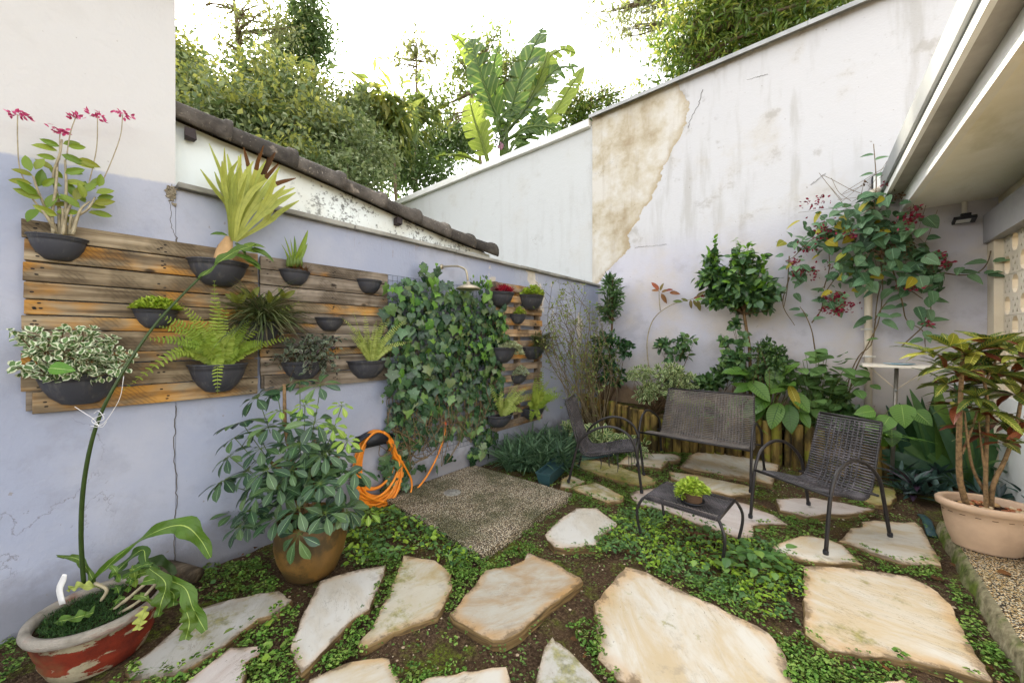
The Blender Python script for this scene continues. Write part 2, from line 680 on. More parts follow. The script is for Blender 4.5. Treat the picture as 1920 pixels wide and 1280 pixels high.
    # damp splash marks low on the wall
    dm = m.math('MULTIPLY', m.math('SUBTRACT', 1.0, m.step(m.math('SUBTRACT', z, m.math('MULTIPLY', nB, 0.35)), -0.05, 0.22)), damp)
    c = m.mix(dm, c, '5d5343')
    if band:
        bn = m.math('SUBTRACT', z, m.math('MULTIPLY', m.noise(m.vscale(p, (1, 1, .5)), 2.3, 6, .65), 0.75))
        bm_ = m.math('MULTIPLY', m.math('SUBTRACT', 1.0, m.step(bn, band[0], band[1])), .85)
        c = m.mix(bm_, c, m.ramp(nB, [(.3, '6a4a26'), (.6, '9a7a4c')]))
    hgt = m.math('ADD', m.math('MULTIPLY', m.noise(p, 45.0, 4, 0.6), 0.5), m.math('MULTIPLY', m.noise(p, 9.0, 4), 0.9))
    hgt = m.math('ADD', hgt, m.math('MULTIPLY', ck, -0.6))
    if tan:
        hgt = m.math('ADD', hgt, pitm)
    m.pbr(c, 0.85, m.bump(hgt, 0.38, 0.012), spec=0.25)
    return m.m


M = {}
M['wall_left'] = wall_paint('lavender_plaster', '9da3b6', 'd0d0ce', 2.455, peel=0.9, damp=0.55)
M['wall_tall'] = wall_paint('lavender_white_plaster', '9da3b6', 'c8c6c4', 2.44, damp=0.5, slope=-0.06, runs=.15)
tanp = [BW(1315, 180), BW(1290, 230), BW(1240, 322), BW(1222, 370), BW(1192, 420), BW(1178, 440), BW(1180, 466), BW(1172, 478), BW(1150, 494), BW(1128, 520)]
tanp = [(q.x, q.z) for q in tanp]
tanp = [(-1.86, 5.7)] + tanp + [(-3.3, 2.3), (-3.4, 0.0)]
M['wall_back'] = wall_paint('weathered_white_plaster', 'c4c2cc', 'c9c8c9', 3.0, tan={'z': (0.0, 5.7), 'x': (-3.6, -1.6), 'pts': tanp}, damp=0.3, band=(.22, .42), mott=.8, runs=1.15, soft=.35)
M['wall_far'] = wall_paint('white_plaster', 'c8c9c8', 'c8c9c8', -5, damp=0.0, runs=.4)


def damp_bed():
    """rear wall behind the raised bed: brown damp band just over the soil"""
    pass


def m_soil():
    m = MT('dark_soil')
    p = m.pos()
    a = m.noise(p, 2.0, 6, 0.6)
    b = m.noise(p, 60.0, 5, 0.7)
    c = m.ramp(b, [(0.3, '2b2018'), (0.5, '4c3b2c'), (0.68, '75614a')])
    c = m.mix(m.math('MULTIPLY', m.step(a, 0.45, 0.62), 0.55), c, '5a4631')
    mo = m.step(m.noise(p, 3.1, 6, 0.7), 0.5, 0.62)
    c = m.mix(m.math('MULTIPLY', mo, m.step(b, 0.35, 0.6)), c, m.ramp(b, [(0.35, '3c4a14'), (0.7, '6f7d26')]))
    g = m.step(m.voro(p, 130.0), 0.16, 0.1)
    gr = m.math('MULTIPLY', m.math('SUBTRACT', 1.0, m.step(m.voro(p, 95.0), 0.12, 0.2)), m.step(m.noise(p, 4.0, 3), 0.45, 0.6))
    c = m.mix(m.math('MULTIPLY', gr, 0.75), c, 'a8977f')
    m.pbr(c, 0.95, m.bump(m.math('ADD', b, m.math('MULTIPLY', m.noise(p, 14.0, 4), 0.8)), 0.9, 0.02), spec=0.15)
    return m.m


def m_aggregate(name, stones, moss, mossy=0.5):
    m = MT(name)
    p = m.pos()
    v_ = m.n('TexVoronoi', {'Vector': p, 'Scale': 130.0}, feature='F1')
    col = m.n('SeparateColor', {0: v_.outputs['Color']}).outputs[0]
    st = m.ramp(col, [(i / (len(stones) - 1), q) for i, q in enumerate(stones)], 'CONSTANT')
    gap = m.step(v_.outputs['Distance'], 0.42, 0.62)
    c = m.mix(gap, st, '352c22')
    a = m.noise(p, 2.0, 6, 0.65)
    c = m.mix(m.math('MULTIPLY', m.step(a, 0.42, 0.62), mossy), c, m.mix(gap, moss, '1d2010'))
    h = m.math('SUBTRACT', 1.0, v_.outputs['Distance'])
    m.pbr(c, 0.8, m.bump(h, 0.8, 0.008), spec=0.3)
    return m.m


def m_kerb():
    m = MT('mossy_concrete')
    p = m.pos()
    b = m.noise(p, 22.0, 6, 0.65)
    c = m.ramp(b, [(0.3, '4b4632'), (0.5, '7d755c'), (0.7, '9c9478')])
    c = m.mix(m.step(m.noise(p, 5.0, 5), 0.42, 0.6), c, m.ramp(b, [(0.3, '34401a'), (0.7, '66742c')]))
    m.pbr(c, 0.92, m.bump(b, 0.6, 0.01), spec=0.2)
    return m.m


def m_concrete(name, c1, c2, stain='8a8570', damp=0.4):
    m = MT(name)
    p = m.pos()
    a = m.noise(p, 1.6, 6, 0.65)
    b = m.noise(m.vscale(p, (1.0, 0.35, 1.0)), 3.0, 5, 0.6)
    c = m.mix(m.step(a, 0.35, 0.7), c1, c2)
    c = m.mix(m.math('MULTIPLY', m.step(b, 0.52, 0.72), damp), c, stain)
    m.pbr(c, 0.8, m.bump(m.noise(p, 40.0, 4), 0.2, 0.004), spec=0.25)
    return m.m


def m_stone(name, base, warm, vein, moss=0.0, ochre=0.6):
    """quartzite flag: pale cleft face, ochre towards its broken edges"""
    m = MT(name)
    p = m.vadd(m.oco(), m.ooff(9.0))
    ed = m.attr('rnd').outputs['Fac']
    x, y, z = m.sep(m.attr('luv').outputs['Vector'])
    pr = m.n('VectorRotate', {'Vector': p, 'Axis': (0, 0, 1), 'Angle': m.math('MULTIPLY', m.orand(), 3.0)}, rotation_type='AXIS_ANGLE').outputs[0]
    s1 = m.noise(m.vscale(pr, (1.2, 2.8, 1.0)), 1.7, 8, 0.66, 0.5)
    s2 = m.noise(m.vscale(pr, (1.0, 4.5, 1.0)), 3.4, 8, 0.7, 0.7)
    c = m.mix(m.step(s1, 0.38, 0.66), base, warm)
    c = m.mix(m.math('MULTIPLY', m.step(s2, 0.56, 0.72), 0.5), c, vein)
    n3 = m.noise(p, 3.2, 6, 0.65)
    c = m.mix(m.math('MULTIPLY', m.step(m.noise(p, 7.0, 7, .72), .56, .7), .45), c, '8f8578')
    c = m.mix(m.math('MULTIPLY', m.step(m.noise(p, 1.3, 5, .6), .5, .7), .35), c, warm)
    e2 = m.step(m.math('ADD', ed, m.math('MULTIPLY', m.math('SUBTRACT', n3, 0.5), 1.3)), 0.42, 0.95)
    c = m.mix(m.math('MULTIPLY', e2, ochre), c, 'b98a45')
    dirt = m.step(m.math('ADD', m.math('MULTIPLY', ed, .55), m.noise(p, 9.0, 7, .75)), .94, 1.08)
    c = m.mix(m.math('MULTIPLY', dirt, .7), c, '5c4c38')
    thin = m.math('SUBTRACT', 1.0, m.step(m.math('ABSOLUTE', m.math('SUBTRACT', s2, 0.5)), 0.0, 0.012))
    thin = m.math('MULTIPLY', thin, m.step(m.noise(p, 2.4, 3), 0.5, 0.62))
    c = m.mix(m.math('MULTIPLY', thin, 0.6), c, '6f6350')
    pit = m.step(m.noise(m.vscale(pr, (1.0, 2.2, 1.0)), 34.0, 3), 0.70, 0.74)
    c = m.mix(m.math('MULTIPLY', pit, 0.6), c, '5e5644')
    if moss > 0:
        mm = m.step(m.noise(p, 3.6, 7, 0.72), 0.60 - moss * 0.22, 0.72 - moss * 0.2)
        c = m.mix(m.math('MULTIPLY', mm, 0.75), c, m.ramp(m.noise(p, 40.0, 3), [(0.3, '5a5a22'), (0.7, '9a9440')]))
    side = m.ramp(m.noise(m.vscale(p, (2.0, 2.0, 30.0)), 2.5, 5), [(0.3, '3c3222'), (0.5, '6e5838'), (0.7, '8f7850')])
    c = m.mix(x, c, side)          # luv.x marks the broken side faces
    h = m.math('ADD', m.math('MULTIPLY', s1, 0.9), m.math('MULTIPLY', s2, 0.5))
    h = m.math('ADD', h, m.math('MULTIPLY', m.noise(p, 60.0, 3), 0.12))
    m.pbr(c, 0.72, m.bump(h, 0.5, 0.012), spec=0.3)
    return m.m


def m_wood(name, cols, orange=0.4, axis=1, scale=1.0):
    m = MT(name)
    p = m.vadd(m.oco(), m.ooff(7.0))
    sc = [26.0, 26.0, 26.0]
    sc[axis] = 1.3
    g = m.noise(m.vscale(p, tuple(sc)), 1.0 * scale, 6, 0.6, 0.4)
    a = m.noise(p, 3.2, 4, 0.6)
    c = m.ramp(g, [(0.25, cols[0]), (0.45, cols[1]), (0.62, cols[2]), (0.8, cols[3])])
    c = m.mix(m.math('MULTIPLY', m.step(a, 0.40, 0.62), 0.8), c, m.mix(1.0, c, 'a8a49c', 'MULTIPLY'))
    sl = [3.0, 3.0, 3.0]
    sl[axis] = 1.4
    o = m.step(m.noise(m.vscale(p, tuple(sl)), 1.6, 4, 0.55), 0.60 - orange * 0.2, 0.74 - orange * 0.12)
    c = m.mix(m.math('MULTIPLY', o, 0.8), c, m.ramp(g, [(0.3, '8a5a1c'), (0.55, 'b9822f'), (0.8, 'd2a355')]))
    # saw marks, slanting
    q = m.n('TexWave', {'Vector': p, 'Scale': 26.0, 'Distortion': 3.0, 'Detail': 2.0}, bands_direction='DIAGONAL').outputs['Fac']
    c = m.mix(m.math('MULTIPLY', m.math('MULTIPLY', m.step(q, 0.6, 0.95), m.step(a, 0.5, 0.56)), 0.35), c, '3a3028')
    kn = m.math('SUBTRACT', 1.0, m.step(m.voro(m.vscale(p, tuple(1.0 if i != axis else 0.55 for i in range(3))), 6.5), 0.06, 0.12))
    c = m.mix(m.math('MULTIPLY', kn, 0.85), c, '231a12')
    m.pbr(c, 0.78, m.bump(m.math('ADD', g, m.math('MULTIPLY', kn, -0.3)), 0.5, 0.006), spec=0.25)
    return m.m


M['soil'] = m_soil()
M['pad'] = m_aggregate('exposed_aggregate_grey', ['8b7a62', 'd6c6a8', 'b09c80', 'efe4cc', '6b5f50', 'c9b596'], '47501f', 0.7)
M['path'] = m_aggregate('exposed_aggregate_gold', ['dcb878', 'f6e6c0', 'e8cc98', 'faf0d4', 'c09a60', 'f0dab0'], '9a9050', 0.25)
M['kerb'] = m_kerb()
M['soffit'] = m_concrete('painted_soffit', 'f6f3ea', 'ece8da', 'b8b28e', 0.4)
M['fascia'] = m_concrete('white_fascia', 'f2f1ee', 'e8e6e0', 'c9c3b4', 0.3)
M['under'] = m_concrete('grey_eave_underside', 'b4aca2', '9c9489', '7d756a', 0.5)
M['beam'] = m_concrete('grey_beam', 'aaa6a6', '9c9898', '8a8684', 0.4)
M['pier'] = m_concrete('cream_pier', 'e8dcc6', 'dccdb2', 'bfae92', 0.4)
M['block'] = m_concrete('cream_block', 'e2d6c2', 'd4c6ae', 'b0a084', 0.4)
M['coping'] = m_concrete('weathered_coping', 'a8a69e', '716e66', '3d3a34', 0.8)
def m_gable():
    m = MT('mouldy_gable'); p = m.pos(); x, y, z = m.sep(p)
    c = m.mix(m.step(m.noise(p, 1.5, 5), .4, .65), 'e4eae8', 'd8dad2')
    sp = m.step(m.math('ADD', m.noise(p, 26.0, 5, .75), m.math('MULTIPLY', m.noise(p, 2.2, 4), .55)), .80, .90)
    c = m.mix(m.math('MULTIPLY', m.math('MULTIPLY', sp, m.step(y, .9, 1.5)), .8), c, '4c4a44')
    m.pbr(c, .85, m.bump(m.noise(p, 40, 4), .3, .005), spec=.2)
    return m.m


M['gable'] = m_gable()
M['gutter'] = plain('grey_metal_gutter', '8e908e', 0.45, 0.3, 0.5, 0.15, 3.0, 0.05)
M['flash'] = plain('galvanised_flashing', 'a9a9a6', 0.5, 0.5, 0.5, 0.2, 4.0, 0.05)
M['sunwash_wall'] = plain('plaster_painted_warm_light', 'f0d8a0', 0.8, 0, 0.2, 0.1, 3.0, 0.1)  # yellow stands in for warm light behind the breeze blocks


def m_tile():
    m = MT('weathered_clay_tile')
    p = m.vadd(m.oco(), m.ooff(5.0))
    a = m.noise(p, 9.0, 6, 0.65)
    c = m.ramp(m.noise(p, 4.0, 6, 0.65), [(0.3, '42403e'), (0.5, '63605c'), (0.7, '827e78')])
    c = m.mix(m.step(a, 0.58, 0.68), c, 'a39c92')
    c = m.mix(m.math('MULTIPLY', m.step(m.noise(p, 60.0, 3), 0.62, 0.7), 0.6), c, 'b0aca2')
    c = m.mix(m.math('MULTIPLY', m.step(m.noise(p, 3.0, 5), 0.55, 0.68), 0.6), c, '2e2a26')
    c = m.mix(1.0, c, m.ramp(m.orand(), [(0, '8c8884'), (.5, 'd0c8c0'), (1, 'f4ece4')]), 'MULTIPLY')
    m.pbr(c, 0.9, m.bump(a, 0.8, 0.015), spec=0.2)
    return m.m


M['tile'] = m_tile()
M['plank'] = m_wood('pallet_plank', ['3e342a', '786852', 'a29278', 'c0b098'], 0.6)
M['plank2'] = m_wood('pallet_plank_grey', ['3e362e', '766a5c', '988c7e', 'b6aa9c'], 0.2)
M['slat'] = m_wood('slat_orange', ['6b5038', 'a4886a', 'c2a684', 'd4bc9a'], 0.65)
M['slat2'] = m_wood('slat_brown', ['54463a', '8a7866', 'a6947e', 'b8a690'], 0.15)
M['nail'] = plain('rusty_nail', '2a2522', 0.6, 0.6)
def m_pot():
    m = MT('matte_charcoal_plastic'); p = m.vadd(m.pos(), m.ooff(3.0))
    st = m.noise(m.vscale(p, (30, 30, 2.5)), 1.0, 5, .65)
    c = m.mix(m.math('MULTIPLY', m.step(st, .5, .72), .5), '3c3d44', '6c6a66')
    c = m.mix(m.math('MULTIPLY', m.step(m.noise(p, 14, 6, .7), .55, .7), .4), c, '5a5348')
    m.pbr(c, m.math('ADD', .45, m.math('MULTIPLY', st, .25)), m.bump(st, .08, .003), spec=.4)
    return m.m


M['potblack'] = m_pot()
M['white'] = plain('white_pvc', 'e9e4da', 0.5, 0, 0.4, 0.1)
M['pipe'] = plain('cream_pvc_pipe', 'e6d8c2', 0.45, 0, 0.4, 0.15, 6)
M['black'] = plain('black_plastic', '23242a', 0.5, 0, 0.4, 0.1)
M['potsoil'] = plain('potting_soil', '3a2a1e', 0.95, 0, 0.1, 0.6, 60, 0.9)

# ================================================================== THE SETTING
gr = MB()
gx, gy = np.meshgrid(np.linspace(-3.3, 2.6, 150), np.linspace(-2.6, 6.3, 220), indexing='ij')
from mathutils import noise as _mn
gz = np.array([[0.018 * _mn.noise((a * 2.2, b * 2.2, 0)) + 0.012 * _mn.noise((a * 9, b * 9, 3.0)) for a, b in zip(ra, rb)] for ra, rb in zip(gx, gy)])
idx = np.arange(150 * 220).reshape(150, 220)
gr.add(np.stack([gx, gy, gz - 0.012], -1).reshape(-1, 3),
       [np.stack([idx[:-1, :-1], idx[1:, :-1], idx[1:, 1:], idx[:-1, 1:]], -1).reshape(-1, 4)])
tag(obj('ground', gr, M['soil']), kind='structure')
far = MB().add([(-90, -90, -0.06), (90, -90, -0.06), (90, 90, -0.06), (-90, 90, -0.06)], [(0, 1, 2, 3)])
tag(obj('terrain', far, M['soil']), kind='structure')

# raised aggregate path on the right, with its mossy edge
pth = empty('path', (0.68, 2.0, 0)); tag(pth, kind='structure')
PX0 = 0.69
b = MB().box(((PX0 + 6.0) / 2 + 0.004, 0.7, 0.05), (6.0 - PX0 - 0.008, 7.3, 0.1))  # unseen width to the right added to bounce light up at the soffit
obj('paving', b, M['path'], pth)
kv, kf = [], []
for k in range(400):
    y = -2.95 + 7.3 * k / 399
    e_ = .012 * _mn.noise((y * 6, 0, 1)) + .006 * _mn.noise((y * 25, 0, 2))
    kv += [(PX0 - .035 + e_ * 1.5, y, -.03), (PX0 - .022 + e_, y, .06 + .01 * _mn.noise((y * 18, 3, 0))), (PX0 - .008 + e_, y, .09 + .012 * _mn.noise((y * 30, 5, 0))), (PX0 + .008 + e_ * .5, y, .1015)]
for k in range(399):
    for j in range(3): kf.append((k * 4 + j, k * 4 + j + 1, k * 4 + 5 + j, k * 4 + 4 + j))
kv += [(PX0 - .035, 4.352, -.03), (3.2, 4.352, -.03), (3.2, 4.352, .1), (PX0, 4.352, .1)]
kf.append((1600, 1601, 1602, 1603))
obj('kerb', MB().add(kv, kf), M['kerb'], pth)

# concrete shower pad
pc = [G(765, 955, .05), G(902, 1040, .05), G(1073, 924, .05), G(890, 872, .05)]
pc = [Vector((max(q.x, XL + 0.012), q.y, 0.05)) for q in pc]
pc[0].x = XL + 0.012; pc[3].x = XL + 0.012
ring = []
for i in range(4):
    a, c_ = pc[i], pc[(i + 1) % 4]
    for k in range(8):
        q = a.lerp(c_, k / 8)
        ring.append((q.x + random.uniform(-.008, .008) * (q.x > XL + .05), q.y + random.uniform(-.008, .008), 0.05))
nr = len(ring)
b = MB().add(ring + [(x, y, -0.05) for x, y, z in ring], [tuple(range(nr))] + [(i, i + nr, (i + 1) % nr + nr, (i + 1) % nr) for i in range(nr)])
pad = obj('shower_pad', b, M['pad'], smooth=False)
tag(pad, 'speckled pebble-dash concrete pad on the ground under the shower', 'pad')
dl = G(848, 922, .055)
dr = MB().lathe([(0.0, .0085), (.03, .0085), (.033, .006), (.05, .006), (.075, .003), (.085, -.002)], (dl.x, dl.y, .05), 28)
for k in range(6):
    a = k * math.pi / 3
    dr.box((dl.x + .02 * math.cos(a), dl.y + .02 * math.sin(a), .0595), (.012, .004, .002), Matrix.Rotation(a, 4, 'Z'))
tag(obj('floor_drain', dr, plain('pitted_steel', 'b9b6ae', 0.45, 0.5, 0.5, 0.5, 60)), 'small round metal drain cover set in the pebble pad', 'drain')

# ------------------------------------------------------------------ left garden wall
lw = thing('garden_wall', 'low lavender plastered garden wall with grey coping behind the ivy', 'wall', (XL, 3.3, 0))


def wall_grid(mb, p0, du, dv, nu, nv, nrm, amp=0.004):
    """a slightly uneven rendered face"""
    us, vs = np.linspace(0, 1, nu), np.linspace(0, 1, nv)
    A, B = np.meshgrid(us, vs, indexing='ij')
    P = np.array(p0)[None, None] + A[..., None] * np.array(du) + B[..., None] * np.array(dv)
    nz = np.array([_mn.noise(tuple(q * 1.7)) for q in P.reshape(-1, 3)]).reshape(nu, nv)
    P = P + amp * nz[..., None] * np.array(nrm)
    ii = np.arange(nu * nv).reshape(nu, nv)
    mb.add(P.reshape(-1, 3), [np.stack([ii[:-1, :-1], ii[1:, :-1], ii[1:, 1:], ii[:-1, 1:]], -1).reshape(-1, 4)])


b = MB(); wall_grid(b, (XL, 0.44, -0.1), (0, YB - 0.44 + 0.05, 0), (0, 0, 2.55), 60, 30, (1, 0, 0))
b.box((XL - 0.10, 3.3, 1.17), (0.18, 5.72, 2.52))
obj('wall_face', b, M['wall_left'], lw)
cz0 = 2.44
for k in range(5):
    y0 = 0.445 + k * 1.143
    b = MB().box((XL - 0.06, y0 + 0.57, cz0 + 0.024), (0.23, 1.139, 0.036), jit=0.002)
    bevel(obj('coping_slab', b, M['coping'], lw, smooth=False), 0.006, 2)

tw = thing('house_wall', 'tall white and lavender house wall at the left edge of the yard', 'wall', (XL, -1, 0))
b = MB(); wall_grid(b, (XL + 0.003, -3.0, -0.1), (0, 3.438, 0), (0, 0, 3.85), 40, 30, (1, 0, 0))
b.box((XL - 0.16, -1.281, 1.82), (0.30, 3.438, 3.83))
obj('wall_face', b, M['wall_tall'], tw)
b = MB().box((XL - 0.05, -1.30, 3.80), (0.6, 3.52, 0.06))
obj('eave_board', b, M['pier'], tw)
# crumbling joint where the two walls meet, and the cracks that run down from it
ckm = plain('dark_crack', '5c564e', 0.9)
b = MB()
pts = [LW(322, 345, .004), LW(319, 380, .004), LW(321, 420, .004), LW(331, 445, .004), LW(333, 470, .004)]
for i in range(len(pts) - 1):
    pass
jit = lambda q: (q[0], q[1] + random.uniform(-.006, .006), q[2])
b.tube([jit(q) for q in smoothpts(pts, 26)], 0.003, 4, flat=.5)
b.tube([jit(q) for q in smoothpts([LW(329, 760, .004), LW(327, 840, .004), LW(331, 920, .004), LW(328, 1000, .004), LW(331, 1080, .004)], 50)], 0.0022, 4, flat=.5)
obj('crack', b, ckm, tw, smooth=False)
b = MB()
for k in range(60):
    q = LW(322 + random.gauss(0, 4), 350 + abs(random.gauss(0, 13)), 0.006)
    b.box(q, (.012, .012, .012), Matrix.Rotation(random.random() * 3, 4, 'X'), jit=.004)
obj('crumbled_render', b, plain('crumbled_render', '8d8370', 0.95), tw, smooth=False)

# ------------------------------------------------------------------ rear walls
bw = thing('rear_wall', 'high weathered white rear wall with bare tan patch and lavender base', 'wall', (0, YB, 0))
b = MB(); wall_grid(b, (-3.25, YB, -0.1), (6.2, 0, 0), (0, 0, 5.62), 70, 60, (0, -1, 0), 0.006)
b.box((-0.15, YB + 0.11, 2.7), (6.18, 0.20, 5.58))
obj('wall_face', b, M['wall_back'], bw)
for k in range(4):
    b = MB().box((-3.27 + 1.55 * (k + 0.5), YB + 0.06, 5.535), (1.546, 0.32, 0.022))
    b.box((-3.27 + 1.55 * (k + 0.5), YB - 0.105, 5.508), (1.546, 0.006, 0.05))
    obj('flashing', b, M['flash'], bw, smooth=False)
b = MB()
ps = [BW(1318, 168, -.0), BW(1312, 190), BW(1304, 208), BW(1296, 222), BW(1290, 240)]
b.tube([(q[0] + random.uniform(-.012, .012), YB - .004, q[2]) for q in smoothpts(ps, 24)], 0.006, 4, flat=.4)
for pl in ([(1190, 464), (1220, 461), (1250, 458)], [(1548, 326), (1538, 332), (1530, 340), (1520, 346)], [(1400, 150), (1440, 140)]):
    b.tube([(q[0], YB - .003, q[2] + random.uniform(-.01, .01)) for q in smoothpts([BW(*t) for t in pl], 40)], 0.0035, 4, flat=.4)
obj('crack', b, ckm, bw, smooth=False)

fw = thing('boundary_wall', 'white boundary wall with pale coping beyond the tiled roof', 'wall', (-7, YB, 0))
b = MB(); wall_grid(b, (-13.0, YB + 0.02, -0.1), (9.74, 0, 0), (0, 0, 5.5), 30, 30, (0, -1, 0), 0.008)
b.box((-8.13, YB + 0.14, 2.6), (9.7, 0.2, 5.4))
obj('wall_face', b, M['wall_far'], fw)
for k in range(9):
    b = MB().box((-13 + 1.08 * (k + 0.5), YB + 0.10, 5.43), (1.074, 0.34, 0.14), jit=0.003)
    bevel(obj('coping_slab', b, M['coping'] if k > 20 else M['fascia'], fw, smooth=False), 0.008, 2)

# ------------------------------------------------------------------ neighbour's gable and tiled verge over the garden wall
nb = thing('tiled_roof', 'dark weathered clay roof verge over a mouldy white gable', 'roof', (XL - 0.12, 2, 2.5))
VY = [-0.2, 0.443, 0.70, 1.12, 1.5, 1.89, 2.28, 2.66, 3.04, 3.43]
VZ = [3.04, 2.96, 2.925, 2.885, 2.835, 2.775, 2.72, 2.67, 2.63, 2.60]
gp = [(XL - 0.11, y, z - 0.035) for y, z in zip(VY[1:], VZ[1:])]
b = MB()
bot = [(x, y, 2.49) for x, y, z in gp]
n_ = len(gp)
b.add(gp + bot, [(i, i + 1, n_ + i + 1, n_ + i) for i in range(n_ - 1)])
gp2 = [(x - 0.15, y, z) for x, y, z in gp]
b.add(gp + gp2, [(i, n_ + i, n_ + i + 1, i + 1) for i in range(n_ - 1)])
b.add([gp[-1], bot[-1], (XL - .26, gp[-1][1], 2.49), gp2[-1]], [(0, 1, 2, 3)])
obj('gable_wall', b, M['gable'], nb, smooth=False)
for i in range(1, len(VY) - 1):
    a = V(XL - 0.125, VY[i] - 0.035, VZ[i] - 0.012); c_ = V(XL - 0.125, VY[i + 1] + 0.03, VZ[i + 1] - 0.022)
    b = MB()
    d = (c_ - a) / np.linalg.norm(c_ - a)
    up = np.cross(V(1, 0, 0), d); up = up if up[2] > 0 else -up
    rows = []
    NS = 14
    for t, r_ in ((0, .090), (.06, .091), (.5, .102), (.88, .113), (.91, .130), (1, .132)):
        for rr in (r_,):
            ang = np.linspace(-0.35, math.pi + 0.35, NS)
            ctr = a + (c_ - a) * t
            rows.append(ctr + np.outer(np.cos(ang) * rr, V(1, 0, 0)) + np.outer(np.sin(ang) * rr, up))
    inner = [r_ - 0 for r_ in rows]
    vv = np.concatenate(rows)
    q = [(k * NS + j, k * NS + j + 1, (k + 1) * NS + j + 1, (k + 1) * NS + j) for k in range(5) for j in range(NS - 1)]
    b.add(vv, q)
    o = obj('roof_tile', b, M['tile'], nb)
    sm = o.modifiers.new('solid', 'SOLIDIFY'); sm.thickness = 0.016; sm.offset = -1
# roof field behind the verge: rows of pan tiles
b = MB()
for j in range(8):
    for i in range(1, len(VY) - 1):
        x = XL - 0.30 - j * 0.2
        ang = np.linspace(0, math.pi, 7)
        A_ = V(x, VY[i] - 0.03, VZ[i] - 0.03); B_ = V(x, VY[i + 1] + 0.02, VZ[i + 1] - 0.035)
        vv = np.concatenate([c0 + np.outer(np.cos(ang) * 0.1, V(1, 0, 0)) + np.outer(np.sin(ang) * 0.09, V(0, 0, 1)) for c0 in (A_, B_)])
        b.add(vv, [(k, k + 1, 8 + k, 7 + k) for k in range(6)])
obj('tile_field', b, M['tile'], nb, kind='stuff')
for yy in (0.52, 2.08):
    b = MB().box((XL - 0.065, yy, np.interp(yy, VY, VZ) - 0.10), (0.07, 0.055, 0.06), jit=.004)
    obj('rafter_end', b, plain('dark_timber', '3c3434', 0.85), nb, smooth=False)

# ------------------------------------------------------------------ house eave on the right
hs_ = thing('house_eave', 'white overhanging roof eave with grey gutter at upper right', 'roof', (0.8, 3.0, 3.0))
ex, ey = -0.0257, 0.9997


def eave(xp, zr, y):        # point of the eave frame: perpendicular offset xp, height zr above eye, run y
    return (xp * ey + ex * y, y * ey - 0 * xp, H + zr)


def eave_prism(name, prof_, mat, y0=2.2, y1=6.16, seg=1, close=True):
    b = MB()
    n = len(prof_)
    rows = []
    for k in range(seg + 1):
        y = y0 + (y1 - y0) * k / seg
        rows += [eave(xp, zr, y) for xp, zr in prof_]
    f = []
    for k in range(seg):
        for j in range(n if close else n - 1):
            jj = (j + 1) % n
            f.append((k * n + j, k * n + jj, (k + 1) * n + jj, (k + 1) * n + j))
    b.add(rows, f)
    if close:
        b.add([rows[j] for j in range(n)], [tuple(range(n))]); b.add([rows[seg * n + j] for j in range(n)], [tuple(range(n))])
    return obj(name, b, mat, hs_, smooth=False)


eave_prism('gutter', [(.640, 1.870), (.645, 1.875), (.651, 1.870), (.651, 1.704), (.785, 1.704), (.785, 1.69), (.640, 1.69)], M['gutter'], y1=6.0)
eave_prism('fascia', [(.668, 1.688), (.700, 1.688), (.700, 1.604), (.668, 1.604)], M['fascia'])
eave_prism('eave_underside', [(.7005, 1.612), (.815, 1.612), (.815, 1.66), (.7005, 1.66)], M['under'])
eave_prism('beam_face', [(.8155, 1.655), (.8155, 1.452), (.87, 1.452), (.87, 1.655)], M['fascia'])
eave_prism('soffit', [(.8705, 1.46), (1.78, 1.46), (1.78, 1.56), (.8705, 1.56)], M['soffit'])
eave_prism('roof_slab', [(.70, 1.6605), (1.8, 1.6605), (1.8, 1.78), (.70, 1.78)], M['under'])

hw = thing('screen_wall', 'cream breeze block screen wall under the eave at right', 'wall', (1.33, 5.5, 0))
WX = 1.33
b = MB().box((WX + 0.07, YB - 0.10, 1.23), (0.22, 0.2, 2.56)); obj('pier', b, M['pier'], hw, smooth=False)
b = MB().box((WX + 0.05, 4.55, 2.64), (0.24, 3.18, 0.29)); obj('beam', b, M['beam'], hw, smooth=False)
b = MB().box((WX + 0.09, 4.55, 2.87), (0.12, 3.18, 0.17)); obj('wall_strip', b, M['pier'], hw, smooth=False)
b = MB().box((WX + 0.07, 4.5, 0.47), (0.16, 2.9, 0.96)); obj('low_wall', b, M['fascia'], hw, smooth=False)
# one breeze block: a slab with two large eight-sided holes and small triangles
bm = bmesh.new()
BS = 0.39


def loop2(pts):
    vs = [bm.verts.new((0, y, z)) for y, z in pts]
    return [bm.edges.new((vs[i], vs[(i + 1) % len(vs)])) for i in range(len(vs))]


es = loop2([(-BS / 2 + .002, -BS / 2 + .002), (BS / 2 - .002, -BS / 2 + .002), (BS / 2 - .002, BS / 2 - .002), (-BS / 2 + .002, BS / 2 - .002)])
for cy_, cz_ in ((-.0975, .0975), (.0975, -.0975)):
    es += loop2([(cy_ + .072 * sx_, cz_ + .085 * sz_) for sx_, sz_ in ((-.5, -1), (.5, -1), (1, -.5), (1, .5), (.5, 1), (-.5, 1), (-1, .5), (-1, -.5))])
for cy_, cz_ in ((.0975, .0975), (-.0975, -.0975)):
    for dy_, dz_ in ((-.05, .055), (.05, .055), (0, 0), (-.05, -.055), (.05, -.055)):
        es += loop2([(cy_ + dy_ - .02, cz_ + dz_ - .018), (cy_ + dy_ + .02, cz_ + dz_ - .018), (cy_ + dy_, cz_ + dz_ + .022)])
bmesh.ops.triangle_fill(bm, edges=es, use_beauty=True)
r_ = bmesh.ops.extrude_face_region(bm, geom=list(bm.faces))
bmesh.ops.translate(bm, verts=[q for q in r_['geom'] if isinstance(q, bmesh.types.BMVert)], vec=(0.07, 0, 0))
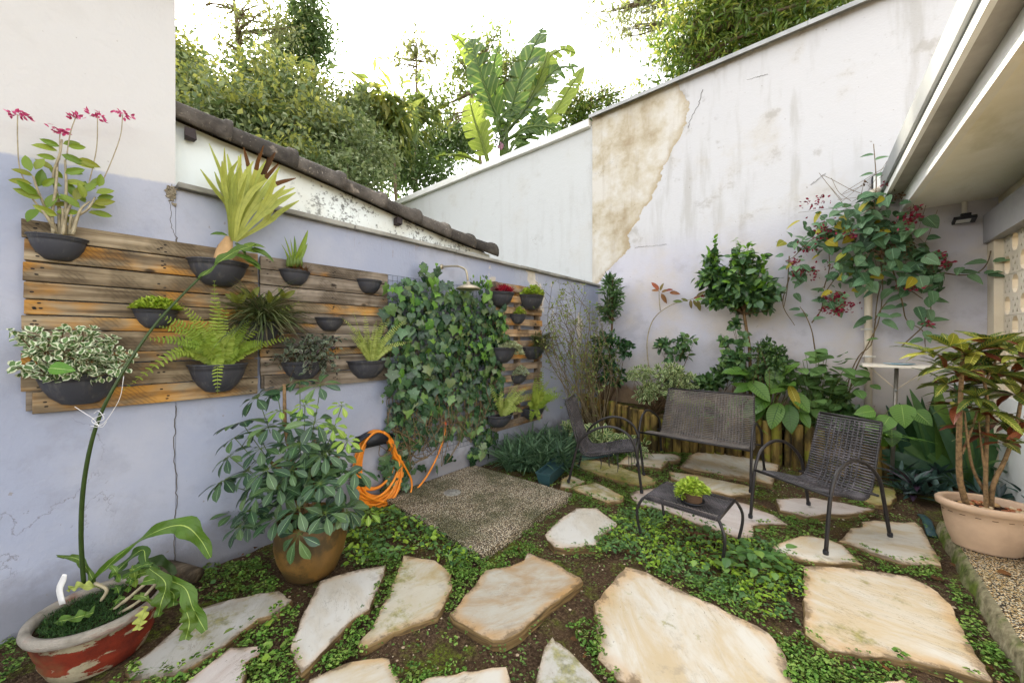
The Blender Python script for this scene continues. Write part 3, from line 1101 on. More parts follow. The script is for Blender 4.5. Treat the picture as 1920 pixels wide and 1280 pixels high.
bmesh.ops.recalc_face_normals(bm, faces=bm.faces)
bme = bpy.data.meshes.new('breeze_block'); bm.to_mesh(bme); bm.free(); bme.materials.append(M['block'])
for iy in range(4):
    for iz in range(4):
        o = bpy.data.objects.new('breeze_block', bme); COL.objects.link(o)
        o.parent = hw; o.matrix_parent_inverse = Matrix.Translation(-hw.location)
        o.location = (WX + 0.02, YB - 0.2 - BS * (iy + 0.5), 0.95 + BS * (iz + 0.5))
sw = obj('passage_wall', MB().box((WX + 1.5, 4.6, 1.4), (0.12, 5.0, 3.0)), M['sunwash_wall'], smooth=False)
tag(sw, 'wall seen through the breeze block holes, warm light painted into its yellow colour', 'wall')

# ================================================================== FLAGSTONES
ST = {
 'white': m_stone('flag_white', 'c8c5be', 'bdb5a6', '9a9690', 0.1, 0.3),
 'cream': m_stone('flag_cream', 'c8c3b8', 'bba98a', 'a09484', 0.12, 0.42),
 'orange': m_stone('flag_orange', 'b2aea2', 'a08664', '8a6c4c', 0.0, 0.45),
 'pink': m_stone('flag_pink', 'c0b8b2', 'aea098', 'b4aca2', 0.0, 0.25),
 'grey': m_stone('flag_grey', 'b8b6b0', 'a8a294', '7d7a72', 0.4, 0.2),
 'moss': m_stone('flag_moss', 'aea480', '978c5c', '787545', 0.75, 0.4),
 'yellow': m_stone('flag_yellow', 'beb8a8', 'a9966c', '968058', 0.35, 0.4),
}
FLAGS = [
 ('grey', [(236,1250),(266,1231),(306,1199),(353,1155),(379,1139),(426,1124),(473,1115),(524,1106),(546,1124),(521,1148),(484,1159),(433,1199),(404,1221),(357,1250),(328,1264),(250,1275)]),
 ('pink', [(346,1280),(433,1213),(490,1210),(488,1224),(462,1242),(455,1285),(400,1310),(320,1310)]),
 ('white', [(601,1088),(652,1071),(724,1058),(716,1089),(692,1140),(659,1162),(601,1224),(565,1261),(545,1217),(554,1184),(575,1137)]),
 ('yellow', [(758,1040),(816,1049),(847,1077),(847,1100),(827,1144),(820,1155),(798,1162),(740,1184),(703,1202),(678,1213),(670,1206),(692,1184),(725,1119),(747,1067)]),
 ('cream', [(579,1272),(601,1261),(656,1239),(718,1231),(729,1235),(751,1282),(760,1330),(560,1330)]),
 ('orange', [(990,1035),(1026,1049),(1088,1082),(1092,1089),(1033,1133),(982,1177),(946,1199),(924,1200),(902,1188),(877,1173),(844,1155),(842,1148),(858,1133),(895,1089),(909,1067),(960,1060),(982,1049)]),
 ('white', [(1020,1002),(1051,971),(1081,952),(1120,952),(1132,963),(1157,980),(1154,988),(1128,1005),(1115,1024),(1051,1027),(1039,1025)]),
 ('cream', [(1115,1131),(1157,1078),(1172,1062),(1212,1071),(1237,1086),(1281,1108),(1347,1137),(1420,1173),(1442,1188),(1467,1217),(1487,1280),(1490,1340),(1230,1340),(1179,1280),(1157,1272),(1128,1239),(1121,1232),(1121,1177)]),
 ('grey', [(1033,1191),(1070,1221),(1099,1250),(1128,1280),(1160,1320),(996,1330),(1004,1280),(1010,1250),(1022,1213)]),
 ('cream', [(800,1270),(949,1247),(960,1280),(965,1330),(760,1330),(788,1276)]),
 ('cream', [(1506,1061),(1560,1061),(1622,1068),(1701,1079),(1733,1094),(1760,1110),(1782,1132),(1793,1153),(1820,1205),(1844,1245),(1863,1274),(1858,1277),(1833,1270),(1779,1254),(1706,1237),(1628,1228),(1552,1218),(1510,1187),(1508,1148),(1507,1102)]),
 ('cream', [(1446,1025),(1458,1018),(1484,1008),(1515,1002),(1530,1006),(1557,1012),(1579,1021),(1617,1058),(1573,1056),(1522,1053),(1489,1045),(1451,1035)]),
 ('cream', [(1572,1013),(1584,1004),(1596,990),(1616,987),(1615,978),(1641,975),(1692,978),(1716,978),(1730,990),(1744,1018),(1757,1039),(1766,1061),(1716,1059),(1692,1057),(1654,1045),(1620,1032),(1596,1021)]),
 ('pink', [(1455,935),(1524,932),(1579,942),(1640,954),(1613,961),(1579,965),(1548,963),(1513,969),(1482,961),(1462,956)]),
 ('moss', [(1620,939),(1640,911),(1678,915),(1680,932),(1668,946),(1647,946)]),
 ('pink', [(1179,924),(1214,916),(1258,910),(1290,918),(1364,936),(1401,944),(1423,955),(1451,966),(1479,983),(1442,982),(1414,985),(1411,1011),(1379,1008),(1345,996),(1301,980),(1258,961),(1214,949),(1195,946)]),
 ('yellow', [(1254,883),(1301,889),(1364,902),(1417,913),(1414,927),(1370,928),(1336,921),(1301,910),(1258,897)]),
 ('cream', [(1292,852),(1314,846),(1364,849),(1411,858),(1461,871),(1458,883),(1448,907),(1395,896),(1358,890),(1317,883),(1276,875)]),
 ('cream', [(1173,855),(1204,849),(1258,850),(1278,855),(1275,864),(1254,864),(1240,878),(1208,874),(1158,869)]),
 ('moss', [(1075,867),(1098,862),(1123,863),(1154,871),(1176,880),(1214,891),(1231,900),(1229,908),(1208,911),(1170,903),(1129,892),(1089,877)]),
 ('yellow', [(1053,897),(1067,889),(1098,902),(1095,905),(1070,914),(1051,913)]),
 ('yellow', [(1070,914),(1117,903),(1170,930),(1167,939),(1139,941),(1098,927)]),
 ('cream', [(1652,1278),(1692,1272),(1701,1279),(1715,1310),(1640,1310)]),
]
pv = empty('stepping_stone_paving', (-0.8, 2.5, 0)); tag(pv, kind='structure')
FPOLY = []


def inset(poly, d):
    n = len(poly)
    out = []
    for i in range(n):
        a, b_, c_ = poly[i - 1], poly[i], poly[(i + 1) % n]
        e1 = (b_ - a); e2 = (c_ - b_)
        n1 = V(-e1[1], e1[0]) / (np.linalg.norm(e1) + 1e-9); n2 = V(-e2[1], e2[0]) / (np.linalg.norm(e2) + 1e-9)
        q = n1 + n2
        q /= max(0.6, np.linalg.norm(q))
        out.append(b_ + q * d)
    return np.array(out)


for k, (kind, pts) in enumerate(FLAGS):
    topz = 0.024 + 0.004 * ((k * 7) % 4)
    P = np.array([tuple(G(x, y, topz))[:2] for x, y in pts])
    ar = 0.5 * np.sum(P[:, 0] * np.roll(P[:, 1], -1) - np.roll(P[:, 0], -1) * P[:, 1])
    if ar < 0: P = P[::-1]
    FPOLY.append(P.copy())
    # finer, chipped outline
    fine = []
    for i in range(len(P)):
        a, c_ = P[i], P[(i + 1) % len(P)]
        L_ = np.linalg.norm(c_ - a)
        m_ = max(1, int(L_ / 0.03))
        for j in range(m_):
            q = a + (c_ - a) * j / m_
            nrm = V(-(c_ - a)[1], (c_ - a)[0]) / (L_ + 1e-9)
            w_ = 0.010 * _mn.noise((q[0] * 12, q[1] * 12, k)) + 0.007 * _mn.noise((q[0] * 45, q[1] * 45, k)) - 0.012 * max(0, _mn.noise((q[0] * 20, q[1] * 20, k + 7)) - .35)
            fine.append(q + nrm * w_)
    fine = np.array(fine)
    n = len(fine)
    c0 = fine.mean(0)
    size = math.sqrt(abs(ar))
    r1 = inset(fine, 0.0035)
    rings = [(inset(fine, -0.004), -0.05, 1.0, 1.0), (inset(fine, -0.003), topz - 0.02, 1.0, 1.0), (fine, topz - 0.004, 1.0, 1.0), (r1, topz, 1.0, 0.0)]
    for t in (0.14, 0.3, 0.5, 0.75):
        rings.append((r1 + (c0 - r1) * t, topz, max(0.0, 1.0 - t * 2.6), 0.0))
    vs, rn, uv = [], [], []
    for rg, z, e, sd in rings:
        for q in rg:
            dz = 0.004 * _mn.noise((q[0] * 4, q[1] * 4, k * 3.1)) if sd == 0 else 0.006 * _mn.noise((q[0] * 30, q[1] * 30, z * 60))
            vs.append((q[0], q[1], z + dz)); rn.append(e); uv.append((sd, 0, 0))
    vs.append((c0[0], c0[1], topz)); rn.append(0); uv.append((0, 0, 0))
    f = []
    for j in range(len(rings) - 1):
        for i in range(n):
            f.append((j * n + i, j * n + (i + 1) % n, (j + 1) * n + (i + 1) % n, (j + 1) * n + i))
    lst = (len(rings) - 1) * n
    f += [(lst + i, lst + (i + 1) % n, lst + n) for i in range(n)]
    b = MB().add(np.array(vs) - V(c0[0], c0[1], 0), f, uv, np.array(rn))
    o = obj('flagstone', b, ST[kind], None, smooth=False)
    o.parent = pv; o.matrix_parent_inverse = Matrix.Translation(-pv.location); o.location = (c0[0], c0[1], 0)


def inpoly(x, y, P):
    ins = np.zeros(len(x), bool)
    j = len(P) - 1
    for i in range(len(P)):
        xi, yi = P[i][:2]; xj, yj = P[j][:2]
        ins ^= ((yi > y) != (yj > y)) & (x < (xj - xi) * (y - yi) / (yj - yi + 1e-12) + xi)
        j = i
    return ins


# ================================================================== PALLET PANELS
nailmesh = None
ROWS = [0, 115, 245, 365, 465, 560, 650, 780, 855, 1010, 1145]


def nails(b, y0, y1, z0, z1, x):
    for yy in (y0 + 0.035, y0 + 0.05, (y0 + y1) / 2, (y0 + y1) / 2 + 0.02, y1 - 0.04):
        for k in range(random.choice((1, 2))):
            zz = random.uniform(z0 + 0.02, z1 - 0.02)
            b.lathe([(0, .0), (.0045, .0)], (0, 0, 0), 6)
            v = b.v[-1]
            b.v[-1] = np.stack([np.full(len(v), x + 0.0012), v[:, 0] * (1.8) + yy + random.uniform(-.01, .01), v[:, 1] + zz], -1).astype(np.float32)


def panel(name, label, y0, y1, mats, ztop, zbot, seed, ragged):
    random.seed(seed)
    t = thing(name, label, 'pallet panel', (XL + 0.02, (y0 + y1) / 2, zbot))
    for yy in (y0 + 0.05, (y0 + y1) / 2, y1 - 0.05):
        obj('batten', MB().box((XL + 0.014, yy, (ztop + zbot) / 2), (0.024, 0.07, ztop - zbot - 0.04)), M['plank2'], t, smooth=False)
    for i in range(10):
        za = ztop - (ztop - zbot) * ROWS[i] / 1145
        zb = ztop - (ztop - zbot) * ROWS[i + 1] / 1145
        a = y0 + random.uniform(0, ragged); c_ = y1 - random.uniform(0, 0.004)
        if i == 9: a += 0.025
        th = 0.022 + random.uniform(-.002, .003)
        gap = random.choice((0.004, 0.005, 0.008))
        b = MB().box((XL + 0.027 + th / 2, (a + c_) / 2, (za + zb) / 2), (th, c_ - a, za - zb - gap), Matrix.Rotation(random.uniform(-.003, .003), 4, 'X'), jit=.0012)
        # recentre so that object coordinates run along the plank
        o = obj('plank', b, mats[i % len(mats)], t, smooth=False); bevel(o, 0.003, 2)
        nb_ = MB(); nails(nb_, a, c_, zb, za, XL + 0.027 + th)
        obj('nail_heads', nb_, M['nail'], t, smooth=False, kind='stuff')
    return t


panel('pallet_panel', 'weathered brown plank panel with the large fern and orchid pots', -0.15, 0.872, [M['plank']], 2.11, 1.115, 3, 0.012)
panel('pallet_panel', 'greyer plank panel between the staghorn pot and the ivy', 0.884, 1.90, [M['plank2'], M['plank2'], M['plank2'], M['plank']], 2.10, 1.125, 5, 0.004)

# slatted pallet
random.seed(11)
sp_ = thing('slatted_pallet', 'upright open slatted pallet with small pots right of the ivy', 'pallet', (XL, 3.78, 0.39))
SY0, SY1, SZ0, SZ1 = 3.31, 4.26, 0.39, 2.20
for yy in (SY0 + 0.03, (SY0 + SY1) / 2, SY1 - 0.03):
    obj('stringer', MB().box((XL + 0.045, yy, (SZ0 + SZ1) / 2), (0.085, 0.042, SZ1 - SZ0)), M['slat2'], sp_, smooth=False)
ns = 13
for i in range(ns):
    z = SZ1 - 0.05 - i * (SZ1 - SZ0 - 0.1) / (ns - 1)
    b = MB().box((XL + 0.099, (SY0 + SY1) / 2, z), (0.02, SY1 - SY0 + random.uniform(-.01, .02), 0.088 + random.uniform(-.006, .006)), Matrix.Rotation(random.uniform(-.008, .008), 4, 'X'), jit=.002)
    bevel(obj('slat', b, M['slat'] if i in (1, 2, 3, 4, 6) else M['slat2'], sp_, smooth=False), 0.003, 2)

# ================================================================== POTS ON THE WALL
def halfpot(parent, c, w_, h_, d_, mat=None, soil_z=0.9):
    """half-bowl planter, flat back towards -X; c = middle of the back at rim height"""
    mat = mat or M['potblack']
    r0 = w_ / 2
    sx_ = d_ / r0
    pr = [(0.001, -h_), (0.28 * r0, -h_), (0.42 * r0, -0.97 * h_), (0.66 * r0, -0.74 * h_), (0.82 * r0, -0.48 * h_), (0.90 * r0, -0.26 * h_), (0.915 * r0, -0.17 * h_), (0.935 * r0, -0.165 * h_), (0.95 * r0, -0.07 * h_), (0.955 * r0, -0.055 * h_), (1.0 * r0, -0.05 * h_), (1.005 * r0, 0), (0.93 * r0, 0.0), (0.915 * r0, -0.03 * h_), (0.88 * r0, -0.3 * h_)]
    b = MB().lathe(pr, c, 28, -90, 90, sx_, 1.0)
    # flat back
    n = len(pr)
    back = [(c[0] + 0.001, c[1] - r, c[2] + z) for r, z in pr[:12]] + [(c[0] + 0.001, c[1] + r, c[2] + z) for r, z in pr[:12]][::-1]
    b.add(back, [tuple(range(len(back)))])
    obj('pot', b, mat, parent)
    s = MB().lathe([(0.0, 0.012), (0.5 * r0, 0.008), (0.9 * r0, 0.0)], (c[0], c[1], c[2] - h_ * (1 - soil_z) * 2.0), 20, -90, 90, sx_, 1.0)
    obj('soil', s, M['potsoil'], parent)


def wallpot(name, label, x0, x1, ytop, ybot, off=0.052, group=None, mat=None):
    """pot from its picture extents; returns (thing, centre of opening, width)"""
    ym = (ytop + ybot) / 2
    a = LW(x0, ytop, off + 0.05); c_ = LW(x1, ytop, off + 0.05)
    w_ = abs(c_.y - a.y)
    d_ = w_ * 0.42
    a = LW(x0, ytop, off + d_ * 0.35); c_ = LW(x1, ytop, off + d_ * 0.35)
    w_ = abs(c_.y - a.y)
    h_ = abs(LW((x0 + x1) / 2, ytop, off + d_ * .5).z - LW((x0 + x1) / 2, ybot, off + d_ * .5).z)
    z = LW((x0 + x1) / 2, ytop, off + d_ * .6).z
    c = (XL + off, (a.y + c_.y) / 2, z)
    t = thing(name, label, 'potted plant' if 'empty' not in label else 'pot', (c[0], c[1], z - h_), 0, group)
    halfpot(t, c, w_, h_, d_, mat)
    return t, np.array([c[0] + d_ * 0.45, c[1], z]), w_, d_


# ================================================================== GARDEN FURNITURE: steel tube and woven strands
M['tube'] = plain('brown_black_painted_tube', '2b2727', 0.42, 0.2, 0.5, 0.25, 20, 0.15)


def m_wicker():
    m = MT('woven_strand')
    p = m.oco()
    nz = m.noise(p, 8.0, 4)
    c = m.ramp(m.noise(p, 90.0, 2), [(0.3, '2b2829'), (0.7, '454143')])
    c = m.mix(m.math('MULTIPLY', m.step(nz, 0.45, 0.65), 0.5), c, '6c6568')
    m.pbr(c, 0.5, spec=0.4)
    return m.m


M['wicker'] = m_wicker()


def m_wicker2():
    m = MT('sun_bleached_strand')
    p = m.oco()
    nz = m.noise(p, 6.0, 4)
    c = m.ramp(m.noise(p, 90.0, 2), [(0.3, '4a4542'), (0.7, '6c655f')])
    c = m.mix(m.math('MULTIPLY', m.step(nz, 0.4, 0.65), 0.5), c, '857b70')
    m.pbr(c, 0.55, spec=0.35)
    return m.m


M['wicker2'] = m_wicker2()


def seat(name, label, loc, rz, W, wick, arm_w, hang=False, deep=0.30, group=None, frontz=0.385, bands=None, topw=None):
    """local frame: x across, +y the way it faces, z up"""
    t = thing(name, label, 'chair' if W < 0.8 else 'bench', loc, rz, group)
    hw_ = W / 2
    fy, ry = deep, -deep - 0.02
    for sg in (-1, 1):
        xo = sg * arm_w / 2
        arch = [(xo, fy + 0.03, 0.0), (xo, fy - 0.005, 0.30), (xo, fy - 0.035, 0.44), (xo, fy - 0.10, 0.545), (xo, fy - 0.24, 0.60), (xo, fy - 0.40, 0.565), (xo, ry + 0.09, 0.44), (xo, ry + 0.035, 0.28), (xo * 1.02, ry - 0.03, 0.0)]
        leg = obj('leg', MB().tube(smoothpts(arch, 40), 0.0125, 10), M['tube'], t, world=False)
        for fp in (arch[0], arch[-1]):
            obj('foot_cap', MB().lathe([(0, 0), (.016, 0), (.017, .02), (.014, .03)], fp, 12), M['black'], leg, world=False)
    # L-shaped seat frame
    top = (-0.40 - (0.02 if W > 0.8 else 0), 0.82)
    prof_ = [(top[0], top[1]), (-0.335, 0.60), (-0.275, 0.40), (-0.235, 0.315), (-0.17, 0.285), (-0.06, 0.305), (0.12, 0.355), (fy - 0.02, frontz)]
    pp = smoothpts([(0, y, z) for y, z in prof_], 40)
    tw_ = (topw or W) / 2
    side = lambda sg: [(sg * (hw_ + (tw_ - hw_) * max(0, (q[2] - .35) / .47)), q[1], q[2]) for q in pp]
    L_, R_ = np.array(side(-1)), np.array(side(1))
    for s_ in (L_, R_):
        obj('side_rail', MB().tube(s_, 0.010, 8), M['tube'], t, world=False)
    obj('top_rail', MB().tube([L_[0], R_[0]], 0.011, 8), M['tube'], t, world=False)
    ob = MB().tube([(-arm_w / 2, fy - 0.015, frontz), (arm_w / 2, fy - 0.015, frontz)], 0.0115, 8)
    obj('front_rail', ob, M['tube'], t, world=False)
    ob = MB().tube([(-arm_w / 2, -0.235, 0.315), (arm_w / 2, -0.235, 0.315)], 0.010, 8)
    obj('rear_rail', ob, M['tube'], t, world=False)
    # woven strands: cross strands side to side, then weavers over and under them
    acc = np.concatenate([[0], np.cumsum(np.linalg.norm(np.diff(L_, axis=0), axis=1))])
    tot = acc[-1]
    nst = int(tot / 0.0205)
    bb = MB()
    ctr = []
    for i in range(1, nst):
        s_ = tot * i / nst
        l = np.array([np.interp(s_, acc, L_[:, k]) for k in range(3)]); r = np.array([np.interp(s_, acc, R_[:, k]) for k in range(3)])
        j = int(np.searchsorted(acc, s_)); tn = L_[min(j, 39)] - L_[max(j - 1, 0)]; tn /= np.linalg.norm(tn)
        nn = np.cross(V(1, 0, 0), tn)
        if nn[2] < 0: nn = -nn
        sag = 0.010 if s_ > tot * 0.5 else 0.004
        if hang and s_ > tot * 0.70 and random.random() < 0.6:
            sag += random.uniform(0.0, 0.03)
        pts = []
        for u in np.linspace(0, 1, 9):
            pts.append(l + (r - l) * u + nn * (0.008 - sag * 4 * u * (1 - u)) + tn * random.uniform(-.001, .001))
        bb.tube(pts, 0.0074, 6, cap=False)
        for e_, q in ((l, 1), (r, -1)):          # wrap round the side rail
            a = np.linspace(0.4, 5.6, 8)
            bb.tube([e_ + 0.0125 * (np.cos(x) * V(q, 0, 0) + np.sin(x) * nn) for x in a], 0.0036, 4, cap=False)
        ctr.append((l, r, nn, sag))
    for b0, b1 in (bands or [(0.2, 0.8)]):
        nw = max(3, int((b1 - b0) * W / 0.030))
        for k in range(nw):
            u = b0 + (b1 - b0) * (k + 0.5) / nw
            pts = []
            for i, (l, r, nn, sag) in enumerate(ctr):
                ph = 1 if (i + k) % 2 else -1
                pts.append(l + (r - l) * u + nn * (0.008 - sag * 4 * u * (1 - u) + 0.0052 * ph))
            bb.tube(pts, 0.0072, 5, cap=False)
    obj('woven_seat', bb, wick, t, world=False, kind='stuff')
    if hang:
        hb = MB()
        for k in range(16):
            x = random.uniform(-hw_ * .7, hw_ * .8); y = random.uniform(-.1, fy - 0.03); z = np.interp(y, [-.17, fy], [.28, frontz])
            L2 = random.uniform(.06, .24)
            hb.tube(smoothpts([(x, y, z), (x + random.uniform(-.01, .01), y + random.uniform(-.01, .01), z - L2 / 2), (x + random.uniform(-.02, .02), y + random.uniform(-.02, .02), z - L2)], 8), 0.0032, 4)
        obj('loose_strands', hb, wick, t, world=False, kind='stuff')
    return t


random.seed(21)
# right-hand chair: front feet (-.47,3.71) and (-.01,3.39); rear feet (-.10,4.31), (.34,4.0)
seat('armchair', 'dark woven armchair facing the small table, at right by the croton', (-0.058, 3.725, 0.05), math.atan2(-0.605, -0.36) - math.pi / 2, 0.44, M['wicker'], 0.545, hang=False, deep=0.31, bands=[(0.2, 0.8)], topw=0.42)
seat('armchair', 'dark woven armchair with strands hanging under its seat, beside the strap plants', (-1.73, 3.617, 0.05), math.atan2(0.23, 0.69) - math.pi / 2, 0.44, M['wicker'], 0.50, hang=True, deep=0.31, bands=[(0.12, 0.88)], topw=0.42)
seat('garden_bench', 'two-seat woven bench with bleached backrest in front of the log edging', (-1.085, 4.56, 0.05), math.pi - R(1), 0.98, M['wicker2'], 1.10, deep=0.36, bands=[(0.1, 0.42), (0.52, 0.92)], topw=0.92)

# small table
ta = thing('side_table', 'small low woven table with bowed legs among the ground cover', 'table', (-0.775, 2.97, 0), R(-4))
TW, TD, TZ = 0.50, 0.40, 0.315
corn = [(-TW / 2, -TD / 2), (TW / 2, -TD / 2), (TW / 2, TD / 2), (-TW / 2, TD / 2)]
for i in range(4):
    x, y = corn[i]
    sx_, sy_ = (1 if x > 0 else -1), (1 if y > 0 else -1)
    pts = [(x, y, TZ), (x + .018 * sx_, y + .014 * sy_, TZ - .02), (x + .045 * sx_, y + .03 * sy_, TZ - .09), (x + .042 * sx_, y + .028 * sy_, TZ - .18), (x + .02 * sx_, y + .012 * sy_, TZ - .30), (x + .022 * sx_, y + .012 * sy_, 0.0)]
    obj('leg', MB().tube(smoothpts(pts, 22), 0.0105, 8), M['tube'], ta, world=False)
fr = MB()
for i in range(4):
    a, c_ = corn[i], corn[(i + 1) % 4]
    fr.tube([(a[0], a[1], TZ), (c_[0], c_[1], TZ)], 0.011, 8)
obj('frame', fr, M['tube'], ta, world=False)
ww = MB()
n = int(TW / 0.0115)
for i in range(1, n):
    x = -TW / 2 + TW * i / n
    ww.tube([(x, -TD / 2, TZ + .008), (x, -TD / 4, TZ + .009), (x, TD / 4, TZ + .009), (x, TD / 2, TZ + .008)], 0.0038, 5, cap=False)
    for sy_ in (-1, 1):
        ww.tube([(x, sy_ * TD / 2 + 0.0135 * math.cos(q), TZ + 0.0135 * math.sin(q)) for q in np.linspace(1.2, 5.0, 6)], 0.0038, 4, cap=False)
for k in range(16):
    y = -TD / 2 + TD * (k + 3) / 22
    ww.tube([(-TW / 2 + TW * i / n, y, TZ + .009 + (.0045 if (i + k) % 2 else -.0045)) for i in range(n + 1)], 0.0042, 4, cap=False)
obj('woven_top', ww, M['wicker'], ta, world=False, kind='stuff')

# ================================================================== LOG EDGING AND RAISED BED
def m_log():
    m = MT('mossy_log')
    p = m.vadd(m.oco(), m.ooff(5.0))
    x, y, z = m.sep(m.oco())
    g = m.noise(m.vscale(p, (18, 18, 2.0)), 1.0, 5, 0.6)
    c = m.ramp(g, [(0.3, '33291a'), (0.48, '6c582e'), (0.64, '8f7a42'), (0.8, 'a89256')])
    c = m.mix(m.math('MULTIPLY', m.step(m.noise(m.vscale(p, (1, 1, .5)), 5.0, 5), 0.46, 0.6), 0.8), c, '2a2418')
    c = m.mix(m.math('MULTIPLY', m.step(m.noise(p, 6.0, 5), 0.54, 0.66), 0.6), c, '7c8426')
    m.pbr(c, 0.9, m.bump(g, 0.6, 0.01), spec=0.2)
    return m.m


M['log'] = m_log()
EDGE = smoothpts([(-3.10, 5.52), (-2.55, 5.36), (-1.85, 5.13), (-1.60, 5.16), (-1.1, 5.36), (-0.70, 5.46), (-0.2, 5.50), (0.25, 5.58), (0.50, 5.75), (0.56, 6.05)], 300)
EDGE = np.array([(q[0], q[1]) for q in [(p_[0], p_[1]) for p_ in EDGE]])
random.seed(5)
le = thing('log_edging', 'row of upright mossy half logs edging the raised bed behind the bench', 'edging', (-1.2, 5.4, 0))
acc = np.concatenate([[0], np.cumsum(np.linalg.norm(np.diff(EDGE, axis=0), axis=1))])
s_ = 0.05
while s_ < acc[-1]:
    r_ = random.uniform(0.042, 0.056)
    x = np.interp(s_, acc, EDGE[:, 0]); y = np.interp(s_, acc, EDGE[:, 1])
    hh = np.interp(x, [-3.1, -1.8, -1.5, -0.6, 0.5], [0.60, 0.50, 0.46, 0.52, 0.46]) + random.uniform(-.015, .015)
    b = MB()
    sg = 12
    ang = np.linspace(0, 2 * math.pi, sg, endpoint=False)
    prf = [(1.0, -0.05), (1.02, hh * .3), (1.0, hh * .7), (0.97, hh - .02), (0.86, hh), (0.0, hh + 0.004)]
    vs = []
    for rr, z in prf:
        for a in ang:
            rad = r_ * rr * (1 + 0.05 * _mn.noise((math.cos(a) * 2, math.sin(a) * 2, s_ * 9 + z)))
            vs.append((rad * math.cos(a), rad * math.sin(a), z))
    b.add(vs, [(i * sg + j, i * sg + (j + 1) % sg, (i + 1) * sg + (j + 1) % sg, (i + 1) * sg + j) for i in range(5) for j in range(sg)])
    o = obj('log', b, M['log'], None)
    o.parent = le; o.matrix_parent_inverse = Matrix.Translation(-le.location); o.location = (x, y, 0); o.rotation_euler = (random.gauss(0, .015), random.gauss(0, .015), random.random() * 6)
    s_ += 2 * r_ + 0.001
bed = [(q[0], q[1], 0.40) for q in EDGE[::12]] + [(0.62, YB - .01, .40), (-3.12, YB - .01, .42)]
tag(obj('raised_bed_soil', MB().add(bed, [tuple(range(len(bed)))]), M['soil'], smooth=False), kind='structure')

# ================================================================== PLANTS ON THE LEFT WALL
LM = {}
LM['ivy'] = leafmat('ivy_leaf', ['1c3624', '28482c', '3a5c38', '223d28', '587c50', '305236', '6c8e46', '26442c', '7a8c58'], ('7d9a78', 0.05, 0.0), None, 0.26, 0.15, 0.6)
LM['ivyl'] = leafmat('ivy_leaf_young', ['4d8030', '6c9c3a', '86b044', '5f9040'], ('b4cc80', 0.05, 0.0), None, 0.36, 0.3, 0.45)
LM['fern'] = leafmat('fern_pinna', ['7c9832', '96ae42', 'a8ba50', '88a238'], None, None, 0.5, 0.35)
LM['fernp'] = leafmat('fern_pinna_pale', ['98a850', 'b0bc64', '8a9c44', 'bec874'], None, None, 0.5, 0.35)
LM['orchid'] = leafmat('orchid_leaf', ['6d8a2c', '84982c', '5c7a28', '93a03a', '7a7c22'], None, None, 0.38, 0.25)
LM['stag'] = leafmat('staghorn_frond', ['c0c460', 'b4bc62', 'ccce70', 'a8b45c'], ('8a9850', 0.04, 0.0), None, 0.55, 0.35)
LM['brown'] = leafmat('dried_frond', ['5c3a1a', '764c22', '442c16', '6a4420'], None, None, 0.7, 0.15)
LM['sedum'] = leafmat('sedum', ['9cb83c', 'b4c84a', '86a632', 'c4d25c'], None, None, 0.45, 0.25)
LM['till'] = leafmat('tillandsia_blade', ['4c5c34', '6a7648', '39482c', '7d8456', '5a4c3c'], None, None, 0.5, 0.2)
LM['brom'] = leafmat('bromeliad_leaf', ['a0a83c', 'b8ae50', '8c9a34', 'c0a060'], ('6a7028', 0.0, 0.6), None, 0.45, 0.25)
LM['wander'] = leafmat('inch_plant_leaf', ['3c4a34', '5a6850', '45323a', '6c7660', '2e3a2a', '58404a'], None, ('8d9a82', 0.75), 0.45, 0.2)
LM['varieg'] = leafmat('cream_edged_leaf', ['5c7a48', '6c8a50', '4f7040', '7a9458'], None, ('dfe4c6', 0.52), 0.5, 0.25)
LM['red'] = leafmat('red_bromeliad', ['9c1c34', 'c02a44', '7c1428', 'b83a50'], None, None, 0.4, 0.2)
LM['pale'] = leafmat('pale_succulent', ['b8c09a', 'cad0aa', 'a4b084', 'd4d8b8'], None, None, 0.5, 0.25)
LM['rosemary'] = leafmat('rosemary_needle', ['46582c', '5c7038', '3a4a26', '6c7c44'], None, None, 0.5, 0.15)
LM['scheff'] = leafmat('schefflera_leaflet', ['223c26', '2f4d30', '3c5c38', '274330', '52703e', '2c4a32', '6a844c', '365438'], ('8aa878', 0.05, 0.0), None, 0.28, 0.15, 0.55)
LM['scheffy'] = leafmat('schefflera_young', ['7ca03a', '94b444', '6c9234', 'a8c050'], ('c4d080', 0.06, 0.0), None, 0.3, 0.3, 0.5)
LM['cactus'] = leafmat('fern_strap_frond', ['4a6a24', '5c7c2c', '406020', '6c8430', '38561e'], ('a8bc60', 0.05, 0.0), None, 0.4, 0.3)
LM['moss'] = leafmat('spike_moss', ['24421c', '30541f', '3f642a', '1e3a16', '55743a'], None, None, 0.6, 0.25)
LM['pinkf'] = leafmat('pink_petal', ['d04880', 'c03070', 'e070a0', 'b82c68'], None, None, 0.5, 0.3)
M['stem'] = plain('green_stem', '5c7030', 0.55, 0, 0.3, 0.3, 20)
M['stemd'] = plain('dark_green_stem', '35481c', 0.45, 0, 0.4, 0.3, 20)
M['cane'] = plain('pale_cane', 'a89c80', 0.7, 0, 0.3, 0.35, 30, 0.3)
M['bark'] = plain('brown_bark', '6a553c', 0.9, 0, 0.2, 0.5, 25, 0.7)
M['vinestem'] = plain('ivy_stem', '7c6a4e', 0.85, 0, 0.2, 0.4, 30, 0.4)
M['barkpale'] = plain('speckled_pale_bark', '866c4c', 0.85, 0, 0.2, 0.55, 60, 0.6)


